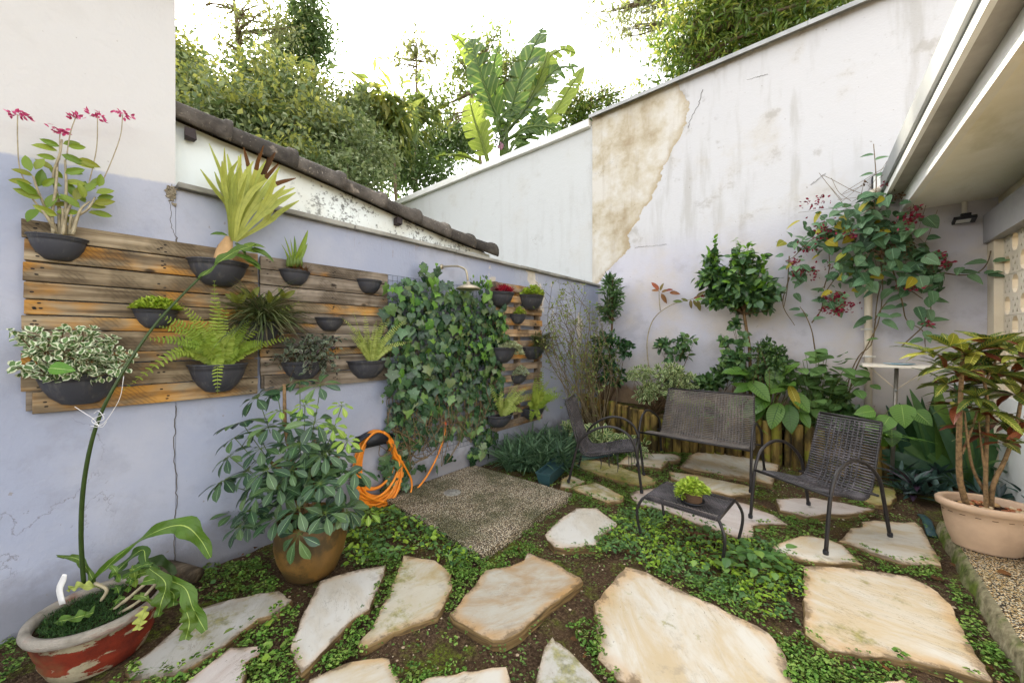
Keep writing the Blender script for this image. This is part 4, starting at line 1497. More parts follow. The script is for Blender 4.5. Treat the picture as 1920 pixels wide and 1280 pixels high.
def frond(path, width, npair, mat, parent, pin='pinna', stem='stem', droop=0.1, rnd=None, face=None):
    """a fern frond: rachis and paired pinnae along a 3-D path"""
    P = smoothpts(path, npair + 2)
    Tn = _unit(np.gradient(P, axis=0))
    up = V(.85 + random.gauss(0, .25), -.35 + random.gauss(0, .3), .55) if face is None else face
    b = MB()
    b.tube(P, [0.0024, 0.0008], 4, cap=False, rnd=0.3)
    pos, dr, nr, sc = [], [], [], []
    for i in range(1, len(P)):
        u = i / len(P)
        ww = width * (math.sin(math.pi * min(1, 0.16 + 0.84 * u)) ** 0.55) * (1.0 if u < 0.9 else 0.7)
        t = Tn[i]
        s_ = np.cross(t, up); s_ /= np.linalg.norm(s_) + 1e-9
        n_ = np.cross(s_, t)
        for sg in (-1, 1):
            pos.append(P[i]); dr.append(sg * s_ + 0.25 * t + RNG.normal(0, 0.07, 3)); nr.append(n_ + RNG.normal(0, .2, 3)); sc.append(ww * random.uniform(.88, 1.1))
    place(b, pin, pos, dr, nr, sc, np.full(len(pos), random.random() if rnd is None else rnd) + RNG.random(len(pos)) * 0.15)
    return obj('frond', b, mat, parent)


def fern(t, c, targets, width, mat, npair=26, sp=0.03):
    for tg, bow in targets:
        a = c + V(random.uniform(-sp, sp) * .5, random.uniform(-sp, sp), -0.01)
        e = np.array(tuple(tg))
        mid = (a + e) / 2 + V(0, 0, bow)
        frond([a, a * .6 + mid * .4 + V(0, 0, bow * .3), mid, e], width, npair, mat, t)


def strip3(pts, wid, face, mat, parent, name):
    pts = np.array(pts); n = len(pts)
    Tn = _unit(np.gradient(pts, axis=0))
    vs, uv = [], []
    for i, p_ in enumerate(pts):
        u = i / (n - 1)
        hw_ = .5 * np.interp(u, np.linspace(0, 1, len(wid)), wid)
        s_ = np.cross(Tn[i], face); s_ /= np.linalg.norm(s_) + 1e-9
        for k in (-1, 0, 1):
            vs.append(p_ + s_ * k * hw_ - np.array(face) * (.3 * hw_ * (1 - abs(k)))); uv.append((u, k, 0))
    q = [(i * 3 + k, i * 3 + 3 + k, i * 3 + 4 + k, i * 3 + 1 + k) for i in range(n - 1) for k in (0, 1)]
    return obj(name, MB().add(vs, q, uv, random.random()), mat, parent) if parent.parent is None else sub(name, MB().add(vs, q, uv, random.random()), mat, parent)


def sub(name, mb, mat, parent):
    """sub-part of a part whose own thing is only translated; geometry in world space"""
    o = obj(name, mb, mat)
    o.parent = parent
    o.matrix_parent_inverse = Matrix.Identity(4)
    return o


def stalks(t, name, specs, mat):
    b = MB()
    for pts, r_ in specs:
        b.tube(smoothpts(pts, 12), r_, 6)
    return obj(name, b, mat, t)


def cushion(t, name, c, rx, ry, hz, n, tm, size, mat, up=0.6, kind=None):
    """low leafy dome over a pot"""
    th = RNG.random(n) * 2 * np.pi; rr = np.sqrt(RNG.random(n))
    P = np.stack([c[0] + rx * rr * np.cos(th), c[1] + ry * rr * np.sin(th), c[2] + hz * (1 - rr ** 2) * RNG.random(n) ** 0.4], -1)
    D = rdir(n); D[:, 0] += 0.7 * np.cos(th) * rr; D[:, 1] += 0.7 * np.sin(th) * rr; D[:, 2] = np.abs(D[:, 2]) * 0.6 + up * 0.4
    b = MB()
    place(b, tm, P, D, V(0, 0, 1) + rdir(n) * 0.5, size * (0.7 + 0.6 * RNG.random(n)))
    return obj(name, b, mat, t, kind=kind)


random.seed(31)
# ---- orchid in the top left pot
t, c, w_, d_ = wallpot('orchid_pot', 'reed orchid with tall stems and pink flower heads in a wall pot', 45, 168, 441, 486)
off = 0.13
canes = [[(110, 440), (88, 395), (72, 360), (62, 330)], [(112, 440), (110, 380), (100, 330), (112, 290), (116, 262)], [(118, 440), (125, 400), (150, 360), (180, 352)], [(100, 440), (98, 400), (105, 350), (108, 300)], [(108, 440), (90, 410), (75, 390), (60, 372)], [(130, 440), (140, 410), (165, 392), (178, 370)], [(122, 440), (124, 350), (122, 300)], [(136, 440), (150, 395), (168, 378)], [(116, 440), (118, 410), (117, 390)], [(128, 440), (132, 415), (134, 402)]]
b = MB()
for q in canes:
    b.tube(smoothpts([LW(x, y, off + random.uniform(-.02, .03)) for x, y in q], 16), [0.0075, 0.004], 6)
obj('canes', b, M['cane'], t)
b = MB()
flw = [[(52, 350), (37, 315), (33, 260), (33, 215)], [(112, 300), (112, 265), (113, 245)], [(124, 300), (132, 250), (142, 220)], [(160, 370), (175, 310), (182, 270), (183, 217)], [(190, 345), (208, 305), (226, 255), (230, 215)]]
for q in flw:
    b.tube(smoothpts([LW(x, y, off) for x, y in q], 14), [0.0028, 0.0022], 5)
obj('flower_stems', b, M['cane'], t)
for q in flw:
    e = np.array(tuple(LW(q[-1][0], q[-1][1], off)))
    n = 26
    P = e + RNG.normal(0, 1, (n, 3)) * V(.010, .013, .006)
    b = MB(); place(b, 'ovals', P, rdir(n, .2) + (P - e) * 40, rdir(n), 0.024)
    obj('flower_head', b, LM['pinkf'], t)
lf = [(62, 330, -1, .3), (60, 345, -1, 0), (72, 350, .2, 1), (70, 365, -.6, .4), (78, 372, -1, .2), (88, 390, .3, .9), (70, 392, -.4, -.8), (80, 350, .6, .8), (58, 322, -.3, 1), (66, 318, .4, 1),
      (112, 275, -1, .15), (108, 283, -1, .0), (105, 298, -1, -.1), (118, 270, 1, .5), (128, 275, 1, .4), (115, 290, .9, -.2), (135, 300, 1, -.25), (120, 318, 1, -.1), (122, 325, 1, .6), (118, 335, -.8, .7), (122, 342, 1, .3), (117, 350, -1, .2), (145, 298, 1, -.3), (100, 318, -.8, .5),
      (140, 370, -.3, 1), (150, 362, .3, 1), (160, 360, .5, 1), (172, 352, .4, 1), (185, 350, .2, 1), (180, 362, 1, .6), (182, 372, 1, .5), (175, 382, 1, .4), (165, 386, 1, .2), (160, 380, -.5, .8), (150, 390, -.7, .6), (165, 398, 1, .1), (172, 398, 1, .0), (98, 385, 1, .5), (105, 398, 1, .3), (108, 405, -1, .4), (108, 412, 1, .2), (135, 380, -.9, .3), (142, 376, .2, 1), (158, 372, -.2, 1)]
for x, y, dx, dz in lf:
    leafobj('oval', LM['orchid'], t, LW(x, y, off + random.uniform(-.03, .03)), (random.uniform(-.1, .5), dx, dz), (1, random.uniform(-.6, .6), random.uniform(-.2, .5)), random.uniform(.065, .095), .8)

# ---- staghorn fern
t, c, w_, d_ = wallpot('staghorn_pot', 'large staghorn fern with upright brown tipped fronds in a wall pot', 351, 470, 487, 534)
b = MB()      # shield frond wrapped round the base
n = 14
sh = np.array([tuple(LW(x, y, 0.15)) for x, y in ((398, 487), (405, 470), (417, 447), (428, 440), (438, 455), (440, 487))])
b.tube(smoothpts([LW(418, 490, .13), LW(422, 468, .13), LW(430, 445, .13)], 8), [.052, .045, .02], 14)
obj('shield_frond', b, plain('tan_shield_frond', 'c4a074', .8, 0, .2, .3, 12, .3), t)
sg_ = [  # (base) -> tip, width, brown tip?
    ((432, 450), (425, 380), (388, 335), .16, 0, -.02), ((434, 450), (428, 370), (416, 280), .10, 0, .02), ((436, 450), (430, 380), (430, 296), .11, 0, .05), ((438, 450), (445, 370), (447, 300), .10, 0, .0),
    ((438, 450), (455, 380), (470, 300), .12, 0, .06), ((440, 450), (470, 370), (503, 296), .13, 1, .08), ((440, 450), (478, 375), (526, 306), .12, 1, .04), ((441, 450), (480, 385), (545, 335), .10, 0, .1),
    ((441, 452), (490, 400), (535, 345), .15, 0, .12), ((442, 452), (500, 415), (532, 368), .15, 0, .02), ((440, 452), (452, 385), (478, 325), .12, 0, .1), ((436, 452), (440, 390), (455, 330), .13, 0, .12), ((437, 450), (470, 365), (484, 290), .08, 1, -.03)]
for a, m_, e, wd, br, o2 in sg_:
    A_, B_, C_ = [np.array(tuple(LW(x, y, .14 + o2 * k))) for (x, y), k in ((a, .2), (m_, 1), (e, 1.5))]
    face = V(1, random.uniform(-.9, .9), .1)
    pts = smoothpts([A_, B_, C_], 14)
    Tn = _unit(np.gradient(pts, axis=0))
    fr_ = strip3(pts[:9], [.022, .024, .03, .045, .055 + wd * .15], face, LM['stag'], t, 'frond')
    s_ = np.cross(Tn[8], face); s_ /= np.linalg.norm(s_)
    L2 = np.linalg.norm(C_ - A_) * .42
    for k in random.choice(((-1, 1), (-1, 0, 1), (-1, 1))):
        q0 = pts[7] + s_ * k * .014
        q1 = pts[8] + Tn[8] * L2 * .35 + s_ * k * L2 * .16
        q2 = pts[8] + Tn[8] * L2 * random.uniform(.75, 1.05) + s_ * k * L2 * random.uniform(.2, .5) + V(random.uniform(-.02, .06), 0, 0)
        lp = smoothpts([q0, q1, q2], 10)
        if br and random.random() < .8:
            strip3(lp[:6], [.03, .034, .03], face, LM['stag'], fr_, 'frond_lobe'); strip3(lp[5:], [.03, .024, .006], face, LM['brown'], fr_, 'dry_tip')
        else:
            strip3(lp, [.03, .036, .03, .006], face, LM['stag'], fr_, 'frond_lobe')
for x, y, dx, dz, s_ in ((428, 442, -1, .1, .10), (440, 455, .6, -.5, .10), (450, 470, 1, .2, .16), (445, 478, 1, -.4, .16), (455, 462, 1, .4, .14), (470, 465, 1, -.3, .16), (440, 478, 1, -.15, .16)):
    leafobj('big', LM['cactus'], t, LW(x, y, .2), (random.uniform(.1, .5), dx, dz), (.6, 0, .8), s_, .8)

# ---- small orchid
t, c, w_, d_ = wallpot('orchid_pot', 'small leafy orchid in the little wall pot right of the staghorn', 525, 584, 506, 533)
for a, e, wd in (((551, 500), (583, 428), .8), ((549, 500), (537, 440), .45), ((548, 498), (530, 455), .5), ((552, 498), (556, 440), .7), ((552, 500), (580, 455), 1), ((545, 498), (536, 468), .9), ((550, 500), (548, 445), .4), ((555, 500), (570, 470), .9)):
    A_, E_ = LW(*a, .11), LW(*e, .13)
    leafobj('sword', LM['orchid'], t, A_, E_ - A_, (1, .2, .3), (E_ - A_).length, 1.35 * wd)
b = MB()
for k in range(5):
    q = LW(540 + k * 6, 492, .11); b.tube([q + Vector((0, 0, -.03)), q, q + Vector((0, .004, .05))], [.012, .014, .006], 8)
obj('pseudobulbs', b, M['stem'], t)
cushion(t, 'root_tangle', c + V(0, .01, -.01), .05, .07, .05, 110, 'needle', .06, LM['brown'])

wallpot('wall_pot', 'empty black half-bowl pot beside the ivy at the panel corner', 672, 718, 524, 549)
wallpot('wall_pot', 'empty black half-bowl pot hanging just under the spiky air plant', 593, 648, 595, 620)

# ---- sedum
t, c, w_, d_ = wallpot('sedum_pot', 'bright yellow green sedum filling a wall pot left of the fern', 247, 337, 580, 615)
cushion(t, 'foliage', c, .075, w_ * .5, .075, 900, 'ovals', .026, LM['sedum'], kind='stuff')

# ---- tillandsia / bromeliad
t, c, w_, d_ = wallpot('air_plant_pot', 'spiky grass-like air plants with two yellow bromeliads in a dark wall pot', 447, 530, 602, 648)
n = 420
th = RNG.random(n) * 2 * np.pi; el = RNG.random(n) * 1.25
D = np.stack([np.cos(th) * np.cos(el) * .8 + .35, np.sin(th) * np.cos(el), np.sin(el)], -1)
b = MB(); place(b, 'strap', c + RNG.normal(0, .03, (n, 3)) + V(0, 0, .02), D, V(0, 0, 1), .16 + .20 * RNG.random(n), None, .45)
obj('foliage', b, LM['till'], t, kind='stuff')
for x0, y0 in ((470, 560), (505, 568), (530, 560), (447, 570)):
    q = LW(x0, y0, .17)
    for k in range(4):
        a = k * 1.6 + x0
        leafobj('oval', LM['brom'], t, q, (math.cos(a) * .6 + .3, math.sin(a) * .7 + (.3 if x0 > 500 else -.2), .8), (1, 0, .3), random.uniform(.07, .11), .7)

# ---- big boston fern
t, c, w_, d_ = wallpot('fern_pot', 'bushy sword fern with one frond hanging over a large wall pot', 352, 468, 683, 736)
tg = [((402, 527), .0), ((410, 560), .0), ((340, 570), .05), ((300, 590), .06), ((275, 635), .07), ((330, 640), .05), ((355, 590), .03), ((560, 566), .05), ((545, 632), .04), ((470, 600), .03), ((440, 610), .02), ((425, 570), .0), ((318, 660), .04), ((232, 730), .14), ((408, 738), .12), ((390, 615), .02), ((450, 655), .02), ((375, 640), .01), ((300, 612), .08), ((500, 640), .05)]
fern(t, c, [(LW(x, y, .16 + random.uniform(-.03, .10)), bw_) for (x, y), bw_ in tg], .044, LM['fern'], 30)

# ---- inch plant
t, c, w_, d_ = wallpot('trailing_plant_pot', 'dark trailing inch plant in the wall pot above the schefflera', 529, 612, 678, 712)
b = MB(); lb = MB()
P, D = [], []
for k in range(60):
    a = c + V(random.uniform(-.04, .05), random.uniform(-.13, .15), 0)
    e = a + V(random.uniform(-.02, .10), random.uniform(-.14, .16), random.uniform(-.12, .2))
    pts = smoothpts([a, (a + e) / 2 + V(.02, 0, .06), e], 8)
    b.tube(pts, .0018, 4, cap=False)
    for q in pts[2:]:
        P += [q, q]; D += [rdir(1)[0], rdir(1)[0]]
place(lb, 'ovals', P, D, V(.5, 0, .8) + rdir(len(P)) * .6, .034 + .02 * RNG.random(len(P)))
obj('stems', b, M['bark'], t); obj('foliage', lb, LM['wander'], t, kind='stuff')

# ---- right fern
t, c, w_, d_ = wallpot('fern_pot', 'upright pale sword fern in the wall pot touching the ivy', 655, 729, 676, 710)
fern(t, c, [(LW(x, y, .15 + random.uniform(-.03, .08)), bw_) for (x, y), bw_ in (((662, 582), .0), ((684, 585), .0), ((648, 600), .03), ((722, 580), .02), ((735, 590), .04), ((760, 600), .05), ((740, 625), .05), ((770, 640), .05), ((690, 610), .0), ((706, 600), .01), ((655, 625), .02), ((750, 655), .05), ((672, 640), .0), ((640, 595), .06))], .034, LM['fernp'], 30)

# ---- variegated plant in the biggest pot
t, c, w_, d_ = wallpot('variegated_plant_pot', 'cream edged leafy plant spilling from the largest wall pot at left', 60, 234, 702, 760)
tips = [(30, 622), (50, 628), (75, 622), (120, 615), (155, 618), (175, 620), (195, 640), (210, 635), (245, 668), (225, 660), (40, 690), (28, 686), (60, 660), (90, 640), (110, 650), (140, 640), (160, 650), (185, 665), (205, 675), (100, 675), (130, 675), (80, 690), (150, 685), (175, 690), (70, 650), (45, 640), (120, 690), (200, 655), (230, 690), (95, 660), (145, 665)]
b = MB(); lb = MB(); P, D, N_ = [], [], []
for x, y in tips:
    e = np.array(tuple(LW(x, y, .17 + random.uniform(-.05, .1))))
    a = c + V(random.uniform(-.03, .05), random.uniform(-.15, .15), -.01)
    pts = smoothpts([a, a * .5 + e * .5 + V(.02, 0, -.02), e], 10)
    b.tube(pts, .0026, 5, cap=False)
    for j, q in enumerate(pts[3:]):
        for m_ in range(7 if j > 4 else 2):
            P.append(q + RNG.normal(0, .009, 3)); d = rdir(1)[0]; D.append(d + (pts[-1] - pts[-2]) * 8); N_.append(V(.5, 0, .9) + rdir(1)[0] * .5)
place(lb, 'rounds', P, D, N_, .028 + .016 * RNG.random(len(P)))
obj('stems', b, M['bark'], t); obj('foliage', lb, LM['varieg'], t, kind='stuff')
leafobj('heart', LM['ivyl'], t, LW(92, 690, .28), (.3, 1, -.1), (.8, 0, .6), .09)

# ================================================================== SLATTED PALLET POTS
so = 0.11
t, c, w_, d_ = wallpot('red_bromeliad_pot', 'small red bromeliads in the top left pot of the slatted pallet', 921, 963, 547, 574, so)
for k in range(5):
    cc = c + V(.02, -.09 + .045 * k, 0)
    n = 26
    th = RNG.random(n) * 6.28; el = .3 + RNG.random(n) * 1.0
    b = MB(); place(b, 'lance', cc + RNG.normal(0, .008, (n, 3)), np.stack([np.cos(th) * np.cos(el), np.sin(th) * np.cos(el), np.sin(el)], -1), V(0, 0, 1), .08 + .05 * RNG.random(n), None, .7)
    obj('rosette', b, LM['red'], t)
t, c, w_, d_ = wallpot('herb_pot', 'light green mint-like herb in the top right pot of the slatted pallet', 981, 1018, 553, 580, so)
cushion(t, 'foliage', c + V(0, -.03, 0), .10, .2, .13, 260, 'rounds', .045, LM['sedum'])
t, c, w_, d_ = wallpot('succulent_pot', 'tiny yellow green succulent in the smallest pot on the slatted pallet', 961, 986, 589, 607, so)
cushion(t, 'foliage', c, .05, .09, .09, 200, 'ovals', .032, LM['sedum'])
t, c, w_, d_ = wallpot('succulent_pot', 'pale silvery succulent spilling over a slatted pallet pot', 925, 967, 651, 681, so)
cushion(t, 'foliage', c + V(.02, .05, -.01), .10, .18, .08, 420, 'ovals', .038, LM['pale'])
cushion(t, 'trailing_foliage', c + V(.05, .17, -.10), .05, .07, .12, 200, 'ovals', .038, LM['pale'])
cushion(t, 'green_shoots', c + V(.0, -.03, .05), .04, .09, .10, 40, 'oval', .05, LM['ivyl'])
t, c, w_, d_ = wallpot('rosemary_pot', 'bushy rosemary covering its pot on the right of the slatted pallet', 986, 1020, 650, 674, so)
b = MB(); lb = MB(); P, D = [], []
for k in range(70):
    a = c + RNG.normal(0, .02, 3)
    e = c + V(random.uniform(-.03, .22), random.uniform(-.16, .3), random.uniform(-.16, .2))
    pts = smoothpts([a, (a + e) / 2 + V(0, 0, .03), e], 10)
    b.tube(pts, .002, 4, cap=False)
    for q in pts[2:]:
        for m_ in range(7):
            P.append(q + RNG.normal(0, .004, 3)); D.append(rdir(1)[0] + (e - a) * 3)
place(lb, 'needle', P, D, V(0, 0, 1), .045)
obj('stems', b, M['bark'], t); obj('foliage', lb, LM['rosemary'], t, kind='stuff')
t, c, w_, d_ = wallpot('herb_pot', 'little dark pot with a small grey green plant, lower middle of slatted pallet', 962, 988, 704, 720, so)
cushion(t, 'foliage', c + V(0, 0, 0), .07, .14, .12, 260, 'ovals', .034, LM['varieg'])
t, c, w_, d_ = wallpot('fern_pot', 'sword fern in the lowest left pot of the slatted pallet', 920, 961, 779, 803, so)
fern(t, c, [(LW(x, y, .22 + random.uniform(-.05, .1)), bw_) for (x, y), bw_ in (((918, 720), .0), ((940, 725), .0), ((965, 705), .0), ((990, 725), .06), ((1000, 745), .08), ((968, 735), .02), ((935, 760), .0), ((980, 770), .06), ((1005, 735), .06), ((950, 750), .02), ((972, 720), .03))], .055, LM['fernp'], 24)
t, c, w_, d_ = wallpot('fern_pot', 'spreading sword fern in the lowest right pot of the slatted pallet', 985, 1020, 766, 788, so)
fern(t, c, [(LW(x, y, .25 + random.uniform(-.05, .15)), bw_) for (x, y), bw_ in (((1018, 690), .0), ((1030, 712), .03), ((1045, 725), .06), ((1055, 738), .06), ((1005, 705), .0), ((990, 760), .04), ((1040, 750), .06), ((1012, 790), .06), ((1000, 720), .02), ((1030, 770), .06), ((1020, 735), .04), ((995, 790), .05), ((1048, 745), .08))], .06, LM['fern'], 24)

# ================================================================== IVY ON ITS WIRE MESH
tr_ = thing('wire_trellis', 'dark wire mesh fixed to the wall behind the ivy', 'trellis', (XL, 2.6, 0.3))
b = MB()
for k in range(29):
    y = 1.92 + k * 0.05
    b.tube([(XL + .018, y, .30), (XL + .018, y, 2.1)], .0017, 4)
for k in range(37):
    z = .30 + k * .05
    b.tube([(XL + .021, 1.92, z), (XL + .021, 3.32, z)], .0017, 4)
obj('wire_mesh', b, plain('green_black_wire', '2c3430', .5, .3), tr_, kind='stuff')

iv = thing('ivy', 'dense dark green ivy climbing the wall between the two pallets', 'ivy', (XL, 2.6, 0))
random.seed(9)
b = MB()
stems_pts = []
for k in range(44):
    y0 = random.uniform(1.92, 3.28); z0 = random.uniform(.25, .6)
    pts = [V(XL + .03, y0, z0)]
    yy, zz = y0, z0
    while zz < random.uniform(1.2, 2.15):
        yy += random.gauss(0, .13); zz += random.uniform(.02, .2)
        yy = min(3.3, max(1.9, yy))
        pts.append(V(XL + random.uniform(.03, .10), yy, zz))
    if len(pts) > 2:
        q = smoothpts(pts, len(pts) * 4)
        b.tube(q, [random.uniform(.003, .007), .002], 5, cap=False)
        stems_pts += list(q)
for k in range(30):      # tangles that hang in loops low down
    y0 = random.uniform(1.95, 3.2); z0 = random.uniform(.6, 1.1)
    b.tube(smoothpts([(XL + .06, y0, z0), (XL + .12, y0 + random.uniform(-.1, .1), z0 - .2), (XL + .09, y0 + random.uniform(-.25, .25), z0 - random.uniform(.2, .5)), (XL + .05, y0 + random.uniform(-.2, .3), z0 - random.uniform(-.1, .3))], 18), .0035, 5, cap=False)
obj('stems', b, M['vinestem'], iv)


def ivydens(y, z):
    top = 2.13 + 0.10 * math.sin(y * 9) + .05 * math.sin(y * 23) - (0.16 if y > 3.1 else 0)
    if z > top or z < .12: return 0
    if y < 1.88 and z < 2.0: return 0.25 if z > 1.0 else 0.1
    if z > .80 + .10 * math.sin(y * 7): return 1
    if 2.15 < y < 2.95 and z < .45: return .03
    return .65 if (y < 2.25 or y > 2.9) else .42


cand = []
while len(cand) < 1750:
    y, z = random.uniform(1.80, 3.40), random.uniform(.12, 2.25)
    if random.random() < ivydens(y, z):
        thick = .22 * min(1, max(.25, (z - .3) / 1.1)) * (0.6 + .4 * math.sin(y * 5 + z * 4) ** 2)
        cand.append((XL + .04 + thick * random.random() ** .6, y, z))
cand.sort(key=lambda q: -q[0])
bs = MB(); P, D, N_, S_ = [], [], [], []
for k, q in enumerate(cand):
    young = (random.random() < (.42 if q[2] > 1.85 else .2))
    d = V(random.uniform(-.15, .55), random.gauss(0, .55), -.9)
    n_ = V(1, random.gauss(0, .6), random.uniform(-.2, 1.3))
    s_ = random.choice((.04, .055, .07, .08, .09, .115)) * (0.95 if young else 1)
    if k < 300:
        leafobj('ivy' if random.random() < .65 else 'ivy2', LM['ivyl'] if young else LM['ivy'], iv, q, d, n_, s_, random.uniform(.9, 1.1))
    else:
        P.append(q); D.append(d); N_.append(n_); S_.append(s_)
place(bs, 'ivy', P, D, np.array(N_), S_)
obj('inner_leaves', bs, LM['ivy'], iv, kind='stuff')

# ================================================================== SHOWER, HOSE
M['chrome'] = plain('worn_brass_chrome', 'b8ad96', .35, .6, .5, .3, 14, .1)
sh_ = thing('garden_shower', 'old metal shower head on a bent arm sticking out above the ivy', 'shower', (XL, 2.6, 2.1))
A_ = LW(828, 500, .0)
pts = [A_, LW(850, 499, .14), LW(862, 500, .24), LW(873, 506, .30), LW(876, 517, .315), LW(877, 526, .315)]
obj('arm', MB().tube(smoothpts(pts, 30), .0105, 10), M['chrome'], sh_)
obj('flange', MB().tube([A_ + Vector((0, 0, 0)), A_ + Vector((.012, 0, 0))], [.028, .024], 16), M['chrome'], sh_)
hc = LW(878, 534, .315)
hd = obj('head', MB().lathe([(.012, .035), (.018, .03), (.02, .012), (.04, .004), (.085, -.012), (.115, -.028), (.125, -.04), (.122, -.048), (.09, -.05), (0, -.048)], hc, 36), M['chrome'], sh_)
b = MB()
for r_ in (.03, .06, .09):
    for k in range(int(r_ * 300)):
        a = 6.283 * k / int(r_ * 300)
        b.lathe([(0, -.0515), (.0025, -.0515)], (hc[0] + r_ * math.cos(a), hc[1] + r_ * math.sin(a), hc[2]), 5)
obj('nozzles', b, M['black'], hd, kind='stuff')

hh = thing('hose_holder', 'black plastic hose holder on the wall with small pale lettering', 'hose holder', (XL, 1.8, .95))
hy0, hy1 = LW(675, 830, .06).y, LW(732, 830, .06).y
hz = LW(705, 822, .06).z
ym = (hy0 + hy1) / 2
b = MB()
ar = [(XL + .001, ym + (hy1 - hy0) * .62 * u, hz + .055 - .07 * u * u) for u in np.linspace(-1, 1, 15)]
outer = [(q[0] + .085, q[1], q[2]) for q in ar]
b.add(ar + outer, [(i, i + 1, 15 + i + 1, 15 + i) for i in range(14)])
obj('saddle', b, M['black'], hh).modifiers.new('s', 'SOLIDIFY').thickness = .012
obj('back_plate', bevel_b := MB().box((XL + .008, ym, hz - .02), (.014, (hy1 - hy0) * 1.1, .12)), M['black'], hh, smooth=False)
fp_ = [(XL + .088, ym + (hy1 - hy0) * .36 * u, hz + .055 - .06 * u * u) for u in np.linspace(-1, 1, 9)]
lowr = [(q[0], q[1], hz - .055 + .03 * abs(u) ** 3) for q, u in zip(fp_, np.linspace(-1, 1, 9))]
obj('front_plate', MB().add(fp_ + lowr, [(i, i + 1, 9 + i + 1, 9 + i) for i in range(8)]), M['black'], hh).modifiers.new('s', 'SOLIDIFY').thickness = .01
b = MB()      # the short pale word on the plate, too small to read: slanted strokes
yy = ym - .035
for k, (hgt, wd) in enumerate(((.015, .004), (.011, .003), (.006, .003), (.012, .003), (.006, .004), (.006, .003), (.013, .003), (.006, .004), (.013, .003))):
    b.box((XL + .0935, yy, hz + .022 + hgt / 2 - .004), (.001, wd, hgt), Matrix.Rotation(R(-16), 4, 'X')); yy += .0085
b.box((XL + .0935, ym - .002, hz + .0215), (.001, .06, .002))
obj('lettering', b, M['white'], hh, smooth=False)

M['hose'] = plain('orange_hose_rubber', 'f09028', .42, 0, .45, .2, 18, .06)
ho = thing('garden_hose', 'orange garden hose coiled on the black holder', 'hose', (XL, 1.8, .5))
random.seed(4)
pts = []
nl = 15
pr_ = [(random.uniform(.46, .70), random.uniform(.19, .27), random.uniform(-.02, .05)) for _ in range(nl + 1)]
for k in range(nl):
    for j in range(24):
        f_ = j / 24
        drop, wd, sk = [pr_[k][i] * (1 - f_) + pr_[k + 1][i] * f_ for i in range(3)]
        xo = XL + .024 + .062 * ((k + f_) / nl)
        a = math.pi / 2 + 2 * math.pi * f_
        ca, sa = math.cos(a), math.sin(a)
        z = hz + .066 - drop / 2 + sa * drop / 2 - (0.05 * ca * ca if sa > 0 else 0)
        pts.append((xo + .03 * max(0, -sa), ym + sk * (1 - sa) + wd * ca * (0.85 if sa > 0 else 1.0), z))
tail = [LW(770, 925, .10), LW(758, 948, .14), LW(735, 940, .2), LW(700, 938, .2)]
q = smoothpts(pts, 840)
obj('coil', MB().tube(q, .0112, 8), M['hose'], ho)
obj('loose_end', MB().tube(smoothpts([pts[-1], LW(762, 880, .1), LW(772, 905, .10), LW(768, 930, .13), LW(758, 950, .16)], 40), .0092, 8), M['hose'], ho)
run = [LW(835, 796, .05), LW(833, 815, .06), LW(820, 855, .06), LW(795, 900, .07), LW(765, 930, .08), LW(735, 942, .10), LW(700, 936, .12), LW(672, 920, .12)]
obj('feed', MB().tube(smoothpts(run, 60), .0092, 8), M['hose'], ho)
tp = thing('wall_tap', 'small pale tap fitting on the wall at the end of the hose', 'tap', tuple(LW(835, 790, 0)))
obj('spout', MB().tube([LW(835, 786, 0), LW(835, 787, .05), LW(835, 792, .055)], .011, 10), M['chrome'], tp)
obj('connector', MB().tube([LW(835, 790, .053), LW(835, 800, .053)], [.014, .014, .012], 12), plain('red_orange_plastic', 'd8541c', .45), tp)

# ================================================================== POTS ON THE GROUND
def m_glaze():
    m = MT('ochre_glazed_terracotta')
    p = m.oco()
    a = m.noise(p, 5.0, 6, .65)
    c = m.ramp(m.noise(m.vscale(p, (1, 1, .6)), 4.0, 5), [(0.3, '54401e'), (0.5, '705226'), (0.7, '846434')])
    c = m.mix(m.math('MULTIPLY', m.step(a, .46, .6), .8), c, '3a301a')
    c = m.mix(m.math('MULTIPLY', m.step(m.noise(p, 50, 3), .62, .7), .4), c, '6a5a30')
    m.pbr(c, .55, m.bump(a, .3, .006), spec=.4)
    return m.m


def m_redpot():
    m = MT('flaking_red_painted_cement')
    p = m.oco()
    x, y, z = m.sep(p)
    a = m.noise(p, 9.0, 7, .68)
    b = m.noise(m.vscale(p, (1, 1, 2.4)), 5.0, 6, .66)
    red = m.ramp(a, [(0.3, '4c1a10'), (0.6, '762a17')])
    cem = m.ramp(a, [(0.3, '6d644f'), (0.6, '9c9278'), (0.8, 'b4ab94')])
    fl = m.step(b, .53, .56)
    c = m.mix(fl, red, cem)
    rim = m.step(z, .205, .212)
    c = m.mix(rim, c, m.ramp(b, [(0.35, '6a645a'), (0.55, '979085'), (0.7, '7a5448')]))
    c = m.mix(m.math('MULTIPLY', m.step(m.noise(p, 3.0, 4), .55, .7), .5), c, '6a6440')
    m.pbr(c, .85, m.bump(m.math('ADD', a, m.math('MULTIPLY', fl, .5)), .6, .006), spec=.25)
    return m.m


random.seed(77)
